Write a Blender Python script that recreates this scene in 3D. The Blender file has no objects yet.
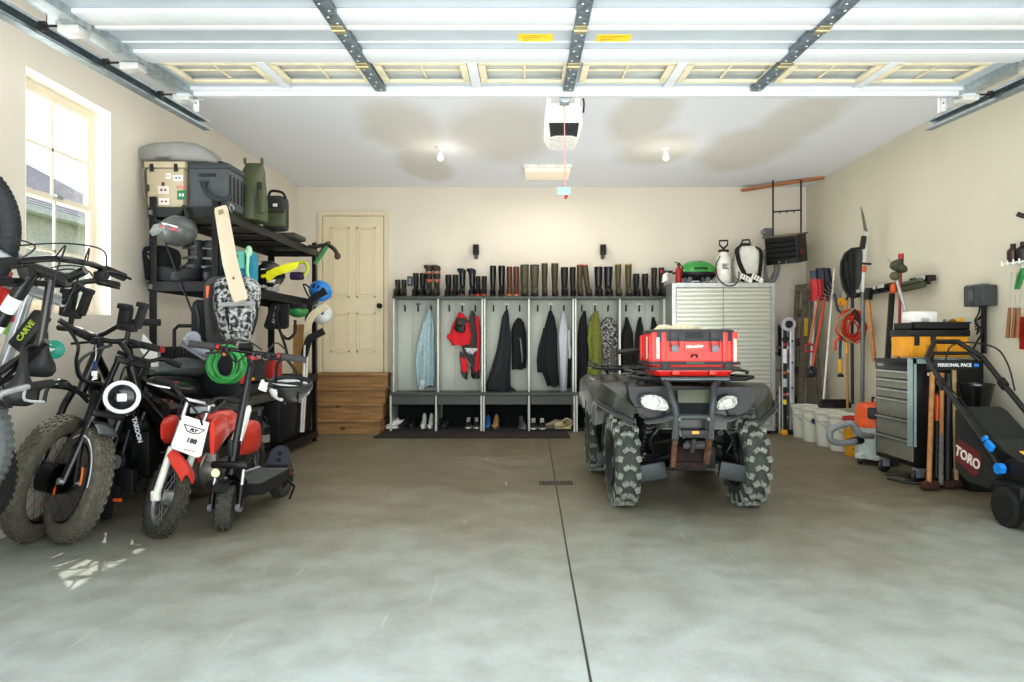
import bpy, bmesh, math, random
from mathutils import Vector, Matrix, Quaternion, noise
random.seed(7)
SC = bpy.context.scene
COL = SC.collection
PI = math.pi
F, CX, CY, CH = 683.0, 525.0, 341.0, 1.12
def V(*a): return Vector(a)
def P(px, py, Y):
    """world point seen at a pixel of the photograph when it stands at depth Y"""
    return Vector(((px-CX)*Y/F, Y, CH+(CY-py)*Y/F))
def R(d): return math.radians(d)
def RX(d): return Matrix.Rotation(R(d), 4, 'X')
def RY(d): return Matrix.Rotation(R(d), 4, 'Y')
def RZ(d): return Matrix.Rotation(R(d), 4, 'Z')
def T(x, y, z): return Matrix.Translation((x, y, z))
def S(x, y, z): return Matrix.Diagonal((x, y, z, 1))

# ---------------------------------------------------------------- materials
def hexlin(h):
    h = h.lstrip('#')
    o = []
    for i in (0, 2, 4):
        c = int(h[i:i+2], 16)/255
        o.append(c/12.92 if c <= .04045 else ((c+.055)/1.055)**2.4)
    return (*o, 1)
MATS = {}
def mat(name, col, rough=.6, metal=0, var=.12, scale=14, bump=0, bscale=60, spec=.5, emis=0, alpha=1, trans=0, col2=None, thr=None, coat=0, ramp=None):
    if name in MATS: return MATS[name]
    m = bpy.data.materials.new(name); m.use_nodes = True
    nt = m.node_tree; N = nt.nodes; L = nt.links
    b = N['Principled BSDF']
    def dk(c):
        l = .3*c[0]+.6*c[1]+.1*c[2]; k = min(1, .42+l*3.6)
        return (c[0]*k, c[1]*k, c[2]*k, 1)
    c = dk(hexlin(col))
    b.inputs['Roughness'].default_value = rough
    b.inputs['Metallic'].default_value = metal
    b.inputs['Specular IOR Level'].default_value = spec
    b.inputs['Coat Weight'].default_value = coat
    tc = N.new('ShaderNodeTexCoord')
    if var or col2:
        n = N.new('ShaderNodeTexNoise'); n.inputs['Scale'].default_value = scale
        n.inputs['Detail'].default_value = 4
        L.new(tc.outputs['Object'], n.inputs['Vector'])
        r = N.new('ShaderNodeValToRGB')
        if col2:
            c2 = dk(hexlin(col2))
            t = thr or (.45, .55)
            r.color_ramp.elements[0].position = t[0]; r.color_ramp.elements[1].position = t[1]
            r.color_ramp.elements[0].color = c; r.color_ramp.elements[1].color = c2
        else:
            r.color_ramp.elements[0].position = .3; r.color_ramp.elements[1].position = .7
            r.color_ramp.elements[0].color = tuple(x*(1-var) for x in c[:3])+(1,)
            r.color_ramp.elements[1].color = tuple(min(1, x*(1+var)) for x in c[:3])+(1,)
        L.new(n.outputs['Fac'], r.inputs['Fac']); L.new(r.outputs['Color'], b.inputs['Base Color'])
    else:
        b.inputs['Base Color'].default_value = c
    if bump:
        n2 = N.new('ShaderNodeTexNoise'); n2.inputs['Scale'].default_value = bscale
        bp = N.new('ShaderNodeBump'); bp.inputs['Strength'].default_value = bump; bp.inputs['Distance'].default_value = .01
        L.new(tc.outputs['Object'], n2.inputs['Vector']); L.new(n2.outputs['Fac'], bp.inputs['Height']); L.new(bp.outputs['Normal'], b.inputs['Normal'])
    if emis:
        b.inputs['Emission Color'].default_value = c; b.inputs['Emission Strength'].default_value = emis
    if trans:
        b.inputs['Transmission Weight'].default_value = trans
    if alpha < 1: b.inputs['Alpha'].default_value = alpha
    MATS[name] = m
    return m

# ---------------------------------------------------------------- mesh builder
def cat(pts, n=6, closed=False):
    """Catmull-Rom through points"""
    pts = [Vector(p) for p in pts]
    out = []
    m = len(pts)
    rng = range(m if closed else m-1)
    for i in rng:
        if closed: a, b, c, d = pts[(i-1) % m], pts[i], pts[(i+1) % m], pts[(i+2) % m]
        else: a, b, c, d = pts[max(i-1, 0)], pts[i], pts[i+1], pts[min(i+2, m-1)]
        for k in range(n):
            t = k/n
            out.append(.5*((2*b)+(c-a)*t+(2*a-5*b+4*c-d)*t*t+(3*b-a-3*c+d)*t**3))
    if not closed: out.append(pts[-1])
    return out

class MB:
    def __init__(s, m=None):
        s.bm = bmesh.new(); s.m = m or Matrix.Identity(4)
    def v(s, p): return s.bm.verts.new(s.m @ Vector(p))
    def face(s, vs):
        try: return s.bm.faces.new(vs)
        except ValueError: return None
    def box(s, c, d, rot=None, bev=0, taper=None):
        """centre, dimensions; taper=(tx,ty) scales the top"""
        M_ = T(*c) @ (rot or Matrix.Identity(4))
        x, y, z = d[0]/2, d[1]/2, d[2]/2
        tx, ty = taper or (1, 1)
        b2 = bmesh.new()
        vs = [b2.verts.new(M_ @ Vector(q)) for q in ((-x, -y, -z), (x, -y, -z), (x, y, -z), (-x, y, -z), (-x*tx, -y*ty, z), (x*tx, -y*ty, z), (x*tx, y*ty, z), (-x*tx, y*ty, z))]
        for f in ((0, 3, 2, 1), (4, 5, 6, 7), (0, 1, 5, 4), (1, 2, 6, 5), (2, 3, 7, 6), (3, 0, 4, 7)):
            b2.faces.new([vs[i] for i in f])
        if bev:
            bmesh.ops.bevel(b2, geom=b2.edges[:], offset=min(bev, min(d)*.45), segments=2, profile=.6, affect='EDGES')
        s._merge(b2)
        return s
    def bx(s, a, b, bev=0):
        a, b = Vector(a), Vector(b)
        d = b-a
        return s.box((a+b)/2, (abs(d.x), abs(d.y), abs(d.z)), bev=bev)
    def _merge(s, b2):
        mp = {}
        for q in b2.verts: mp[q] = s.bm.verts.new(s.m @ q.co)
        for f in b2.faces: s.face([mp[q] for q in f.verts])
        b2.free()
    def beam(s, p0, p1, w, h, up=(0, 0, 1), bev=0, taper=None):
        """rectangular bar from p0 to p1"""
        p0, p1 = Vector(p0), Vector(p1); d = p1-p0; L = d.length; z = d.normalized()
        u = Vector(up)
        if abs(z.dot(u)) > .98: u = Vector((0, 1, 0))
        x = u.cross(z).normalized(); y = z.cross(x)
        M_ = Matrix.Translation((p0+p1)/2) @ Matrix((x, y, z)).transposed().to_4x4()
        return s.box((0, 0, 0), (w, h, L), M_, bev, taper)
    def tube(s, pts, r, n=8, closed=False, sm=0, flat=1, cap=True):
        """sweep; r number or list"""
        pts = cat(pts, sm, closed) if sm else [Vector(p) for p in pts]
        k = len(pts)
        rs = r if isinstance(r, (list, tuple)) else [r]*k
        if len(rs) != k:
            rs = [rs[min(int(i/(k-1)*(len(rs)-1)), len(rs)-2)]*(1-(i/(k-1)*(len(rs)-1)) % 1 if i < k-1 else 0)+rs[min(int(i/(k-1)*(len(rs)-1))+1, len(rs)-1)]*((i/(k-1)*(len(rs)-1)) % 1 if i < k-1 else 1) for i in range(k)]
        tang = []
        for i in range(k):
            if closed: t = pts[(i+1) % k]-pts[i-1]
            else: t = pts[min(i+1, k-1)]-pts[max(i-1, 0)]
            tang.append(t.normalized() if t.length > 1e-9 else Vector((0, 0, 1)))
        nrm = Vector((0, 0, 1)) if abs(tang[0].z) < .9 else Vector((1, 0, 0))
        nrm = (nrm-tang[0]*nrm.dot(tang[0])).normalized()
        rings = []
        for i in range(k):
            if i: nrm = (nrm-tang[i]*nrm.dot(tang[i])).normalized()
            b = tang[i].cross(nrm)
            rings.append([s.v(pts[i]+(nrm*math.cos(2*PI*j/n)*flat+b*math.sin(2*PI*j/n))*rs[i]) for j in range(n)])
        for i in range(k if closed else k-1):
            A, B = rings[i], rings[(i+1) % k]
            for j in range(n): s.face((A[j], A[(j+1) % n], B[(j+1) % n], B[j]))
        if not closed and cap:
            s.face(rings[0][::-1]); s.face(rings[-1])
        return s
    def cyl(s, p0, p1, r, r2=None, n=16):
        return s.tube([p0, p1], [r, r if r2 is None else r2], n)
    def lathe(s, prof, c=(0, 0, 0), rot=None, n=24, sx=1, sy=1, cap=True):
        """profile [(r,z)...] round z"""
        M_ = T(*c) @ (rot or Matrix.Identity(4))
        rings = []
        for r, z in prof:
            if r < 1e-6: rings.append([s.v(M_ @ Vector((0, 0, z)))])
            else: rings.append([s.v(M_ @ Vector((r*sx*math.cos(2*PI*j/n), r*sy*math.sin(2*PI*j/n), z))) for j in range(n)])
        for A, B in zip(rings, rings[1:]):
            for j in range(n):
                a, b = A[j % len(A)], A[(j+1) % n % len(A)]
                c_, d = B[(j+1) % n % len(B)], B[j % len(B)]
                q = []
                for w in (a, b, c_, d):
                    if w not in q: q.append(w)
                if len(q) > 2: s.face(q)
        if cap and len(rings[0]) > 1: s.face(rings[0][::-1])
        if cap and len(rings[-1]) > 1: s.face(rings[-1])
        return s
    def ell(s, c, r, rot=None, n=16, m=10, cut=None):
        """ellipsoid; cut=(lo,hi) in -1..1 of z"""
        lo, hi = cut or (-1, 1)
        a0, a1 = math.asin(lo), math.asin(hi)
        prof = []
        for i in range(m+1):
            a = a0+(a1-a0)*i/m
            prof.append((max(0, math.cos(a)), math.sin(a)))
        if lo == -1: prof[0] = (0, -1)
        if hi == 1: prof[-1] = (0, 1)
        M_ = T(*c) @ (rot or Matrix.Identity(4)) @ S(*r)
        old = s.m; s.m = s.m @ M_
        s.lathe(prof, n=n); s.m = old
        return s
    def torus(s, c, Rr, r, rot=None, n=40, k=12, ry=None, a0=0, a1=2*PI):
        """ring round local z"""
        M_ = T(*c) @ (rot or Matrix.Identity(4))
        full = abs(a1-a0-2*PI) < 1e-6
        rings = []
        for i in range(n if full else n+1):
            a = a0+(a1-a0)*i/n
            rings.append([s.v(M_ @ Vector(((Rr+r*math.cos(b))*math.cos(a), (Rr+r*math.cos(b))*math.sin(a), (ry or r)*math.sin(b)))) for b in [2*PI*j/k for j in range(k)]])
        for i in range(n):
            A, B = rings[i], rings[(i+1) % len(rings)]
            for j in range(k): s.face((A[j], B[j], B[(j+1) % k], A[(j+1) % k]))
        if not full: s.face(rings[0]); s.face(rings[-1][::-1])
        return s
    def prism(s, poly, h, rot=None, c=(0, 0, 0), bev=0, top=None):
        """2D polygon (x,y) extruded along z by h, centred; top optional other polygon"""
        M_ = T(*c) @ (rot or Matrix.Identity(4))
        b2 = bmesh.new()
        A = [b2.verts.new(M_ @ Vector((x, y, -h/2))) for x, y in poly]
        B = [b2.verts.new(M_ @ Vector((x, y, h/2))) for x, y in (top or poly)]
        b2.faces.new(A[::-1]); b2.faces.new(B)
        n = len(poly)
        for i in range(n): b2.faces.new((A[i], A[(i+1) % n], B[(i+1) % n], B[i]))
        if bev: bmesh.ops.bevel(b2, geom=b2.edges[:], offset=bev, segments=2, affect='EDGES')
        s._merge(b2)
        return s
    def loft(s, rings, closed=True, cap=True):
        """rings: list of equal length lists of points"""
        rr = [[s.v(p) for p in q] for q in rings]
        n = len(rr[0])
        for A, B in zip(rr, rr[1:]):
            for j in range(n if closed else n-1): s.face((A[j], A[(j+1) % n], B[(j+1) % n], B[j]))
        if cap and closed: s.face(rr[0][::-1]); s.face(rr[-1])
        return s
    def sheet(s, grid, th=.004):
        """grid of points -> thin shell"""
        b2 = bmesh.new()
        g = [[b2.verts.new(Vector(p)) for p in row] for row in grid]
        for i in range(len(g)-1):
            for j in range(len(g[0])-1): b2.faces.new((g[i][j], g[i][j+1], g[i+1][j+1], g[i+1][j]))
        bmesh.ops.recalc_face_normals(b2, faces=b2.faces[:])
        bmesh.ops.solidify(b2, geom=b2.faces[:], thickness=th)
        s._merge(b2)
        return s
    def jitter(s, amp, sc=8):
        for q in s.bm.verts:
            q.co += noise.noise_vector(q.co*sc)*amp
        return s
    def build(s, name, m, parent=None, smooth=True, local=None, ang=38, **tags):
        if local is None: local = not (parent is not None and rootof(parent).name in WORLD)
        bm = s.bm
        bmesh.ops.recalc_face_normals(bm, faces=bm.faces[:])
        if parent is not None and not local:
            bm.transform(wm(parent).inverted())
        base = None
        if parent is None and not tags.get('keep'):
            xs = [q.co.x for q in bm.verts]; ys = [q.co.y for q in bm.verts]; zs = [q.co.z for q in bm.verts]
            base = Vector(((min(xs)+max(xs))/2, (min(ys)+max(ys))/2, min(zs)))
            bm.transform(Matrix.Translation(-base))
        if smooth:
            ca = R(ang)
            for f in bm.faces: f.smooth = True
            for e in bm.edges:
                if len(e.link_faces) != 2 or e.calc_face_angle(0) > ca: e.smooth = False
        me = bpy.data.meshes.new(name); bm.to_mesh(me); bm.free()
        o = bpy.data.objects.new(name, me)
        if m: me.materials.append(m)
        COL.objects.link(o)
        if parent is not None: o.parent = parent
        if base is not None: o.location = base
        return o
WORLD = set()
def rootof(o):
    while o.parent: o = o.parent
    return o
def wm(o):
    m = Matrix.LocRotScale(o.location, o.rotation_euler, o.scale)
    return (wm(o.parent) @ m) if o.parent else m
def tag(o, label, cat_, group=None, kind=None):
    o['label'] = label; o['category'] = cat_
    if group: o['group'] = group
    if kind: o['kind'] = kind
    return o
def thing(name, label, cat_, loc=(0, 0, 0), rotz=0, group=None, world=False):
    o = bpy.data.objects.new(name, None); COL.objects.link(o)
    o.empty_display_size = .1
    o.location = loc; o.rotation_euler = (0, 0, R(rotz))
    if world: WORLD.add(o.name)
    return tag(o, label, cat_, group)
def struct(name, mb, m, smooth=False):
    o = mb.build(name, m, None, smooth=smooth); o['kind'] = 'structure'; return o
def kids(o): return [c for c in bpy.data.objects if c.parent == o]
KID = {}
def copy_tree(o, label, cat_=None, parent=None):
    c = o.copy(); COL.objects.link(c)
    if parent: c.parent = parent
    if label: c['label'] = label
    for ch in kids(o): copy_tree(ch, None, None, c)
    return c
def text_mb(txt, size, m4, depth=.002, mb=None, bold=0, space=1, align='CENTER', shear=0):
    cu = bpy.data.curves.new('t', 'FONT'); cu.body = txt; cu.size = size; cu.extrude = depth/2
    cu.align_x = align; cu.align_y = 'CENTER'; cu.offset = bold; cu.space_character = space; cu.shear = shear
    cu.resolution_u = 3
    ob = bpy.data.objects.new('t', cu); COL.objects.link(ob)
    dg = bpy.context.evaluated_depsgraph_get()
    me = bpy.data.meshes.new_from_object(ob.evaluated_get(dg))
    bpy.data.objects.remove(ob); bpy.data.curves.remove(cu)
    mb = mb or MB()
    b2 = bmesh.new(); b2.from_mesh(me); b2.transform(m4); bpy.data.meshes.remove(me)
    mb._merge(b2)
    return mb
def frame_m(o, x, up):
    """matrix whose local x,y are the given world directions (text lies in x-up plane)"""
    x = Vector(x).normalized(); z = x.cross(Vector(up)).normalized(); y = z.cross(x)
    return Matrix.Translation(o) @ Matrix((x, y, z)).transposed().to_4x4()

# common materials
BLK = mat('black_plastic', '#1b1c1e', .5)
BLKM = mat('black_metal', '#191a1c', .38, .3)
RUB = mat('black_rubber', '#262624', .85)
DUSTY = mat('dusty_rubber', '#4d4b42', .92, var=.25, scale=30, bump=.4)
GREYP = mat('grey_plastic', '#6b6f72', .5)
SIL = mat('brushed_silver', '#b9bcbc', .35, .85)
GALV = mat('galvanised_steel', '#a9b3b6', .42, .7, var=.2, scale=25)
WHITE = mat('white_plastic', '#e4e4de', .45)
RED = mat('red_plastic', '#a81c1c', .38)
ORANGE = mat('orange_plastic', '#d2561f', .45)
YEL = mat('yellow_plastic', '#e9ab1e', .45)
GREEN = mat('green_plastic', '#2e7f3f', .5)
WOOD = mat('tool_handle_wood', '#b07c48', .6, var=.2, scale=18)
OLIVE = mat('olive_plastic', '#4b4f33', .6)
BLUE = mat('bright_blue_plastic', '#1d86d8', .45)
# ================================================================ camera
cd = bpy.data.cameras.new('camera'); cam = bpy.data.objects.new('camera', cd); COL.objects.link(cam)
cam.location = (0, 0, CH); cam.rotation_euler = (R(90), 0, 0)
cd.sensor_width = 36; cd.lens = 36*F/1024; cd.shift_x = -(CX-512)/1024; cd.clip_start = .05; cd.clip_end = 300
SC.camera = cam
SC.view_settings.view_transform = 'Standard'
SC.view_settings.look = 'None'
SC.view_settings.exposure = 0.09
SC.view_settings.gamma = 0.91
# ================================================================ world and lights
w = bpy.data.worlds.new('sky'); SC.world = w; w.use_nodes = True
nt = w.node_tree; bg = nt.nodes['Background']
sk = nt.nodes.new('ShaderNodeTexSky'); sk.sky_type = 'NISHITA'; sk.sun_elevation = R(50); sk.sun_rotation = R(-60)
sk.sun_disc = False; sk.air_density = 1.0; sk.dust_density = 2.5; sk.ozone_density = 1.0
mixw = nt.nodes.new('ShaderNodeMix'); mixw.data_type = 'RGBA'; mixw.inputs[0].default_value = .55
mixw.inputs[7].default_value = (3.6, 3.75, 3.9, 1)
nt.links.new(sk.outputs[0], mixw.inputs[6]); nt.links.new(mixw.outputs[2], bg.inputs[0]); bg.inputs[1].default_value = .30
def area(name, loc, rot, sx, sy, power, col=(1, 1, 1)):
    l = bpy.data.lights.new(name, 'AREA'); l.shape = 'RECTANGLE'; l.size = sx; l.size_y = sy; l.energy = power; l.color = col
    o = bpy.data.objects.new(name, l); COL.objects.link(o); o.location = loc; o.rotation_euler = rot
    return o
# daylight pouring through the open garage doorway
area('doorway_daylight', (.35, .2, 1.5), (R(90), 0, 0), 6.0, 2.4, 190, (.95, .98, 1))
# added lamp standing in for driveway bounce onto the raised door and ceiling
area('driveway_bounce_fill', (.35, .6, .12), (R(140), 0, 0), 5.5, 1.8, 110, (.97, .99, 1))
area('window_daylight', (-3.25, 4.48, 2.0), (0, R(-90), 0), 1.3, .8, 18, (.95, .98, 1))
# fluorescent fixture and two lamp holders on the ceiling
area('fixture_glow', (.26, 7.99, 3.0), (0, 0, 0), .45, .35, 9, (1, .95, .86))
for x in (-.88, 1.465):
    l = bpy.data.lights.new('lamp_glow', 'POINT'); l.energy = 2.5; l.color = (1, .92, .8); l.shadow_soft_size = .12
    o = bpy.data.objects.new('lamp_glow', l); COL.objects.link(o); o.location = (x, 7.1, 2.85)
area('ceiling_fill', (.35, 5.2, 3.08), (0, 0, 0), 4.5, 4.5, 75, (1, .97, .92))  # added soft fill lamp below the ceiling, not one of the fixtures
area('upward_fill', (.5, 5.6, .5), (R(180), 0, 0), 4.0, 5.5, 95, (1, .99, .95))  # added invisible lamp facing up, brightens the ceiling in place of bounced light
sl = bpy.data.lights.new('sunlight', 'SUN'); sl.energy = 5; sl.angle = R(.6); sl.color = (1, .95, .86)
so = bpy.data.objects.new('sunlight', sl); COL.objects.link(so)
so.rotation_euler = Vector((-.40, .43, 1)).to_track_quat('Z', 'Y').to_euler()

# ================================================================ room shell
XL, XR, YB, ZC = -2.97, 3.68, 8.94, 3.136
Y0 = 0.75
def wall_mat(name, col, dark):
    m = mat(name, col, .75, var=.035, scale=1.2, bump=.08, bscale=180)
    return m
WALL = wall_mat('wall_paint_cream', '#dcd5c6', 0)
# concrete floor
fm = bpy.data.materials.new('worn_concrete'); fm.use_nodes = True
nt = fm.node_tree; N = nt.nodes; L = nt.links; b = N['Principled BSDF']
g = N.new('ShaderNodeNewGeometry')
n1 = N.new('ShaderNodeTexNoise'); n1.inputs['Scale'].default_value = .9; n1.inputs['Detail'].default_value = 7; n1.inputs['Roughness'].default_value = .62
n2 = N.new('ShaderNodeTexNoise'); n2.inputs['Scale'].default_value = 5; n2.inputs['Detail'].default_value = 8
n3 = N.new('ShaderNodeTexNoise'); n3.inputs['Scale'].default_value = 45; n3.inputs['Detail'].default_value = 3
for n in (n1, n2, n3): L.new(g.outputs['Position'], n.inputs['Vector'])
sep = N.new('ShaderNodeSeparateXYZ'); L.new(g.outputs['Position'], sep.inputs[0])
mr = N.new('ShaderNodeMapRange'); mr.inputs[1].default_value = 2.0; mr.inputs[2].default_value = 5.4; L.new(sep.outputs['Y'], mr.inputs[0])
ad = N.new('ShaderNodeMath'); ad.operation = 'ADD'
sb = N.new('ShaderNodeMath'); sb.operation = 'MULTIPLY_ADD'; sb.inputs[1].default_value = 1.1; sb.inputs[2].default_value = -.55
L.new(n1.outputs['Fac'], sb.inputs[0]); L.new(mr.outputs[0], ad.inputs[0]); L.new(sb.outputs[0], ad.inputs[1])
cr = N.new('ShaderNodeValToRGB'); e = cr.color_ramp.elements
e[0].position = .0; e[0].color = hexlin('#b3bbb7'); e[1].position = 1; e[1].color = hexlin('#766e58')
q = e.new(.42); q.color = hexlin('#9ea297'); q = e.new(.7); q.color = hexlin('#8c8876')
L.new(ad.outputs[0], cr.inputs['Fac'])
mx = N.new('ShaderNodeMix'); mx.data_type = 'RGBA'; mx.blend_type = 'MULTIPLY'; mx.inputs[0].default_value = .55
cr2 = N.new('ShaderNodeValToRGB'); cr2.color_ramp.elements[0].position = .32; cr2.color_ramp.elements[0].color = (.62, .60, .56, 1); cr2.color_ramp.elements[1].position = .6; cr2.color_ramp.elements[1].color = (1, 1, 1, 1)
L.new(n2.outputs['Fac'], cr2.inputs['Fac']); L.new(cr.outputs['Color'], mx.inputs[6]); L.new(cr2.outputs['Color'], mx.inputs[7])
mx2 = N.new('ShaderNodeMix'); mx2.data_type = 'RGBA'; mx2.blend_type = 'MULTIPLY'; mx2.inputs[0].default_value = .25
L.new(mx.outputs[2], mx2.inputs[6]); L.new(n3.outputs['Color'], mx2.inputs[7])
# scuffs: long stretched noise, lighter
mp = N.new('ShaderNodeMapping'); mp.inputs['Rotation'].default_value = (0, 0, R(38)); mp.inputs['Scale'].default_value = (26, 1.6, 1)
n4 = N.new('ShaderNodeTexNoise'); n4.inputs['Scale'].default_value = 1; n4.inputs['Detail'].default_value = 2
L.new(g.outputs['Position'], mp.inputs[0]); L.new(mp.outputs[0], n4.inputs['Vector'])
cr3 = N.new('ShaderNodeValToRGB'); cr3.color_ramp.elements[0].position = .70; cr3.color_ramp.elements[0].color = (0, 0, 0, 1); cr3.color_ramp.elements[1].position = .78; cr3.color_ramp.elements[1].color = (.4, .4, .4, 1)
L.new(n4.outputs['Fac'], cr3.inputs['Fac'])
mx3 = N.new('ShaderNodeMix'); mx3.data_type = 'RGBA'; L.new(cr3.outputs['Color'], mx3.inputs[0]); L.new(mx2.outputs[2], mx3.inputs[6]); mx3.inputs[7].default_value = hexlin('#c9ccc6')
L.new(mx3.outputs[2], b.inputs['Base Color'])
rr = N.new('ShaderNodeMapRange'); rr.inputs[3].default_value = .38; rr.inputs[4].default_value = .62; L.new(n2.outputs['Fac'], rr.inputs[0]); L.new(rr.outputs[0], b.inputs['Roughness'])
bp = N.new('ShaderNodeBump'); bp.inputs['Strength'].default_value = .12; bp.inputs['Distance'].default_value = .01; L.new(n3.outputs['Fac'], bp.inputs['Height']); L.new(bp.outputs[0], b.inputs['Normal'])
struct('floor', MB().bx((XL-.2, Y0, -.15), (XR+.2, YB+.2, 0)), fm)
struct('trim_1', MB().bx((-12, -14, -.25), (14, Y0-.01, -.02)), mat('driveway_concrete', '#c9c8c0', .8, var=.1, scale=2))
# control joint: thin dark groove filler
jm = mat('joint_dark', '#4c4a42', .9)
m_ = MB()
pts = [(548, 437), (555.6, 482.6), (568, 557), (590.7, 681), (640, 950)]
pts = [((x-CX)*CH/(y-CY), F*CH/(y-CY)) for x, y in pts]
for (a, c), (d, f) in zip(pts, pts[1:]):
    m_.beam((a, c, .0006), (d, f, .0006), .009, .0016)
struct('trim_2', m_, jm)
# ceiling with patchy drywall compound
cm = bpy.data.materials.new('ceiling_drywall'); cm.use_nodes = True
nt = cm.node_tree; N = nt.nodes; L = nt.links; b = N['Principled BSDF']; b.inputs['Roughness'].default_value = .85
g = N.new('ShaderNodeNewGeometry')
tot = None
def blob(cx, cy, sx, sy):
    global tot
    mp = N.new('ShaderNodeMapping'); mp.vector_type = 'POINT'
    mp.inputs['Location'].default_value = (-cx/sx, -cy/sy, 0); mp.inputs['Scale'].default_value = (1/sx, 1/sy, 0)
    nn = N.new('ShaderNodeTexNoise'); nn.inputs['Scale'].default_value = 1.6; nn.inputs['Detail'].default_value = 3
    L.new(g.outputs['Position'], nn.inputs['Vector'])
    add = N.new('ShaderNodeVectorMath'); add.operation = 'MULTIPLY_ADD'; add.inputs[1].default_value = (.55, .55, 0)
    L.new(g.outputs['Position'], mp.inputs[0]); L.new(nn.outputs['Color'], add.inputs[0]); L.new(mp.outputs[0], add.inputs[2])
    off = N.new('ShaderNodeVectorMath'); off.operation = 'SUBTRACT'; off.inputs[1].default_value = (.275, .275, 0); L.new(add.outputs[0], off.inputs[0])
    ln = N.new('ShaderNodeVectorMath'); ln.operation = 'LENGTH'; L.new(off.outputs[0], ln.inputs[0])
    r = N.new('ShaderNodeMapRange'); r.inputs[1].default_value = 1.15; r.inputs[2].default_value = .7; L.new(ln.outputs['Value'], r.inputs[0])
    if tot is None: tot = r.outputs[0]
    else:
        mm = N.new('ShaderNodeMath'); mm.operation = 'MAXIMUM'; L.new(tot, mm.inputs[0]); L.new(r.outputs[0], mm.inputs[1]); tot = mm.outputs[0]
def cyx(px, py): Y = F*(ZC-CH)/(CY-py); return ((px-CX)*Y/F, Y)
for px, py, sx, sy in ((405, 130, .42, .9), (425, 165, .3, .9), (500, 135, .55, 1.1), (640, 120, .32, .9), (655, 150, .4, .7), (745, 150, .5, .9), (800, 120, .35, .8)):
    x, y = cyx(px, py); blob(x, y, sx, sy)
mxc = N.new('ShaderNodeMix'); mxc.data_type = 'RGBA'; L.new(tot, mxc.inputs[0])
mxc.inputs[6].default_value = hexlin('#e2e5ea'); mxc.inputs[7].default_value = hexlin('#d2d1cb'); L.new(mxc.outputs[2], b.inputs['Base Color'])
struct('ceiling', MB().bx((XL-.2, Y0, ZC), (XR+.2, YB+.2, ZC+.15)), cm)
struct('wall_back', MB().bx((XL-.2, YB, 0), (XR+.2, YB+.15, ZC)), WALL)
WALLR = mat('wall_paint_right', '#cdc9b5', .75, var=.03, scale=1.2, bump=.08, bscale=180)
struct('wall_right', MB().bx((XR, Y0, 0), (XR+.18, YB, ZC)), WALLR)
# left wall round the window opening
wy0, wy1, wz0, wz1 = 4.06, 4.90, 1.30, 2.76
m_ = MB(); a, c = XL-.16, XL
m_.bx((a, Y0, 0), (c, wy0, ZC)); m_.bx((a, wy1, 0), (c, YB, ZC)); m_.bx((a, wy0, 0), (c, wy1, wz0)); m_.bx((a, wy0, wz1), (c, wy1, ZC))
struct('wall_left', m_, WALL)
# window
FRM = mat('window_frame_almond', '#e6dcc6', .5, var=.02)
JMB = mat('window_return_white', '#efeadf', .7, var=.02)
xf = XL-.115
rw = struct('window_1', MB().bx((xf-.03, wy0, wz0), (xf, wy0+.045, wz1)).bx((xf-.03, wy1-.045, wz0), (xf, wy1, wz1)).bx((xf-.029, wy0+.045, wz1-.045), (xf-.001, wy1-.045, wz1)).bx((xf-.029, wy0+.045, wz0), (xf-.001, wy1-.045, wz0+.045)), FRM)
zm = 2.05
def sash(name, z0, z1, x, grid):
    m = MB(); t = .035
    m.bx((x-.02, wy0+.045, z0), (x+.008, wy0+.045+t, z1)).bx((x-.02, wy1-.045-t, z0), (x+.008, wy1-.045, z1))
    m.bx((x-.019, wy0+.045+t, z1-t), (x+.007, wy1-.045-t, z1)).bx((x-.019, wy0+.045+t, z0), (x+.007, wy1-.045-t, z0+t))
    if grid:
        ym = (wy0+wy1)/2; zz = (z0+z1)/2
        m.bx((x-.012, ym-.009, z0), (x, ym+.009, z1)).bx((x-.012, wy0+.05, zz-.009), (x, wy1-.05, zz+.009))
    o = m.build(name, FRM, rw, local=False, smooth=False); return o
WORLD.add(rw.name)
s1 = sash('upper_sash', zm-.02, wz1-.045, xf-.012, True); s2 = sash('lower_sash', wz0+.045, zm+.02, xf+.004, True)
GL = bpy.data.materials.new('window_glass'); GL.use_nodes = True
nt = GL.node_tree; N = nt.nodes; L = nt.links
tr = N.new('ShaderNodeBsdfTransparent'); gs = N.new('ShaderNodeBsdfGlossy'); gs.inputs['Roughness'].default_value = .03
ms = N.new('ShaderNodeMixShader'); ms.inputs[0].default_value = .06
L.new(tr.outputs[0], ms.inputs[1]); L.new(gs.outputs[0], ms.inputs[2]); L.new(ms.outputs[0], N['Material Output'].inputs['Surface'])
MB().bx((xf-.018, wy0+.07, zm+.01), (xf-.014, wy1-.07, wz1-.07)).build('pane', GL, s1, local=False)
MB().bx((xf-.002, wy0+.07, wz0+.07), (xf+.002, wy1-.07, zm-.01)).build('pane', GL, s2, local=False)
MB().bx((xf+.01, wy0+.40, zm+.0), (xf+.03, wy0+.46, zm+.025)).build('sash_lock', SIL, s2, local=False)
# white-painted returns of the opening
m_ = MB(); t = .006
m_.bx((xf, wy0, wz0), (XL+.001, wy0+t, wz1)).bx((xf, wy1-t, wz0), (XL+.001, wy1, wz1)).bx((xf, wy0+t, wz1-t), (XL+.0008, wy1-t, wz1)).bx((xf, wy0+t, wz0), (XL+.0008, wy1-t, wz0+t))
struct('trim_3', m_, JMB)
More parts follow.
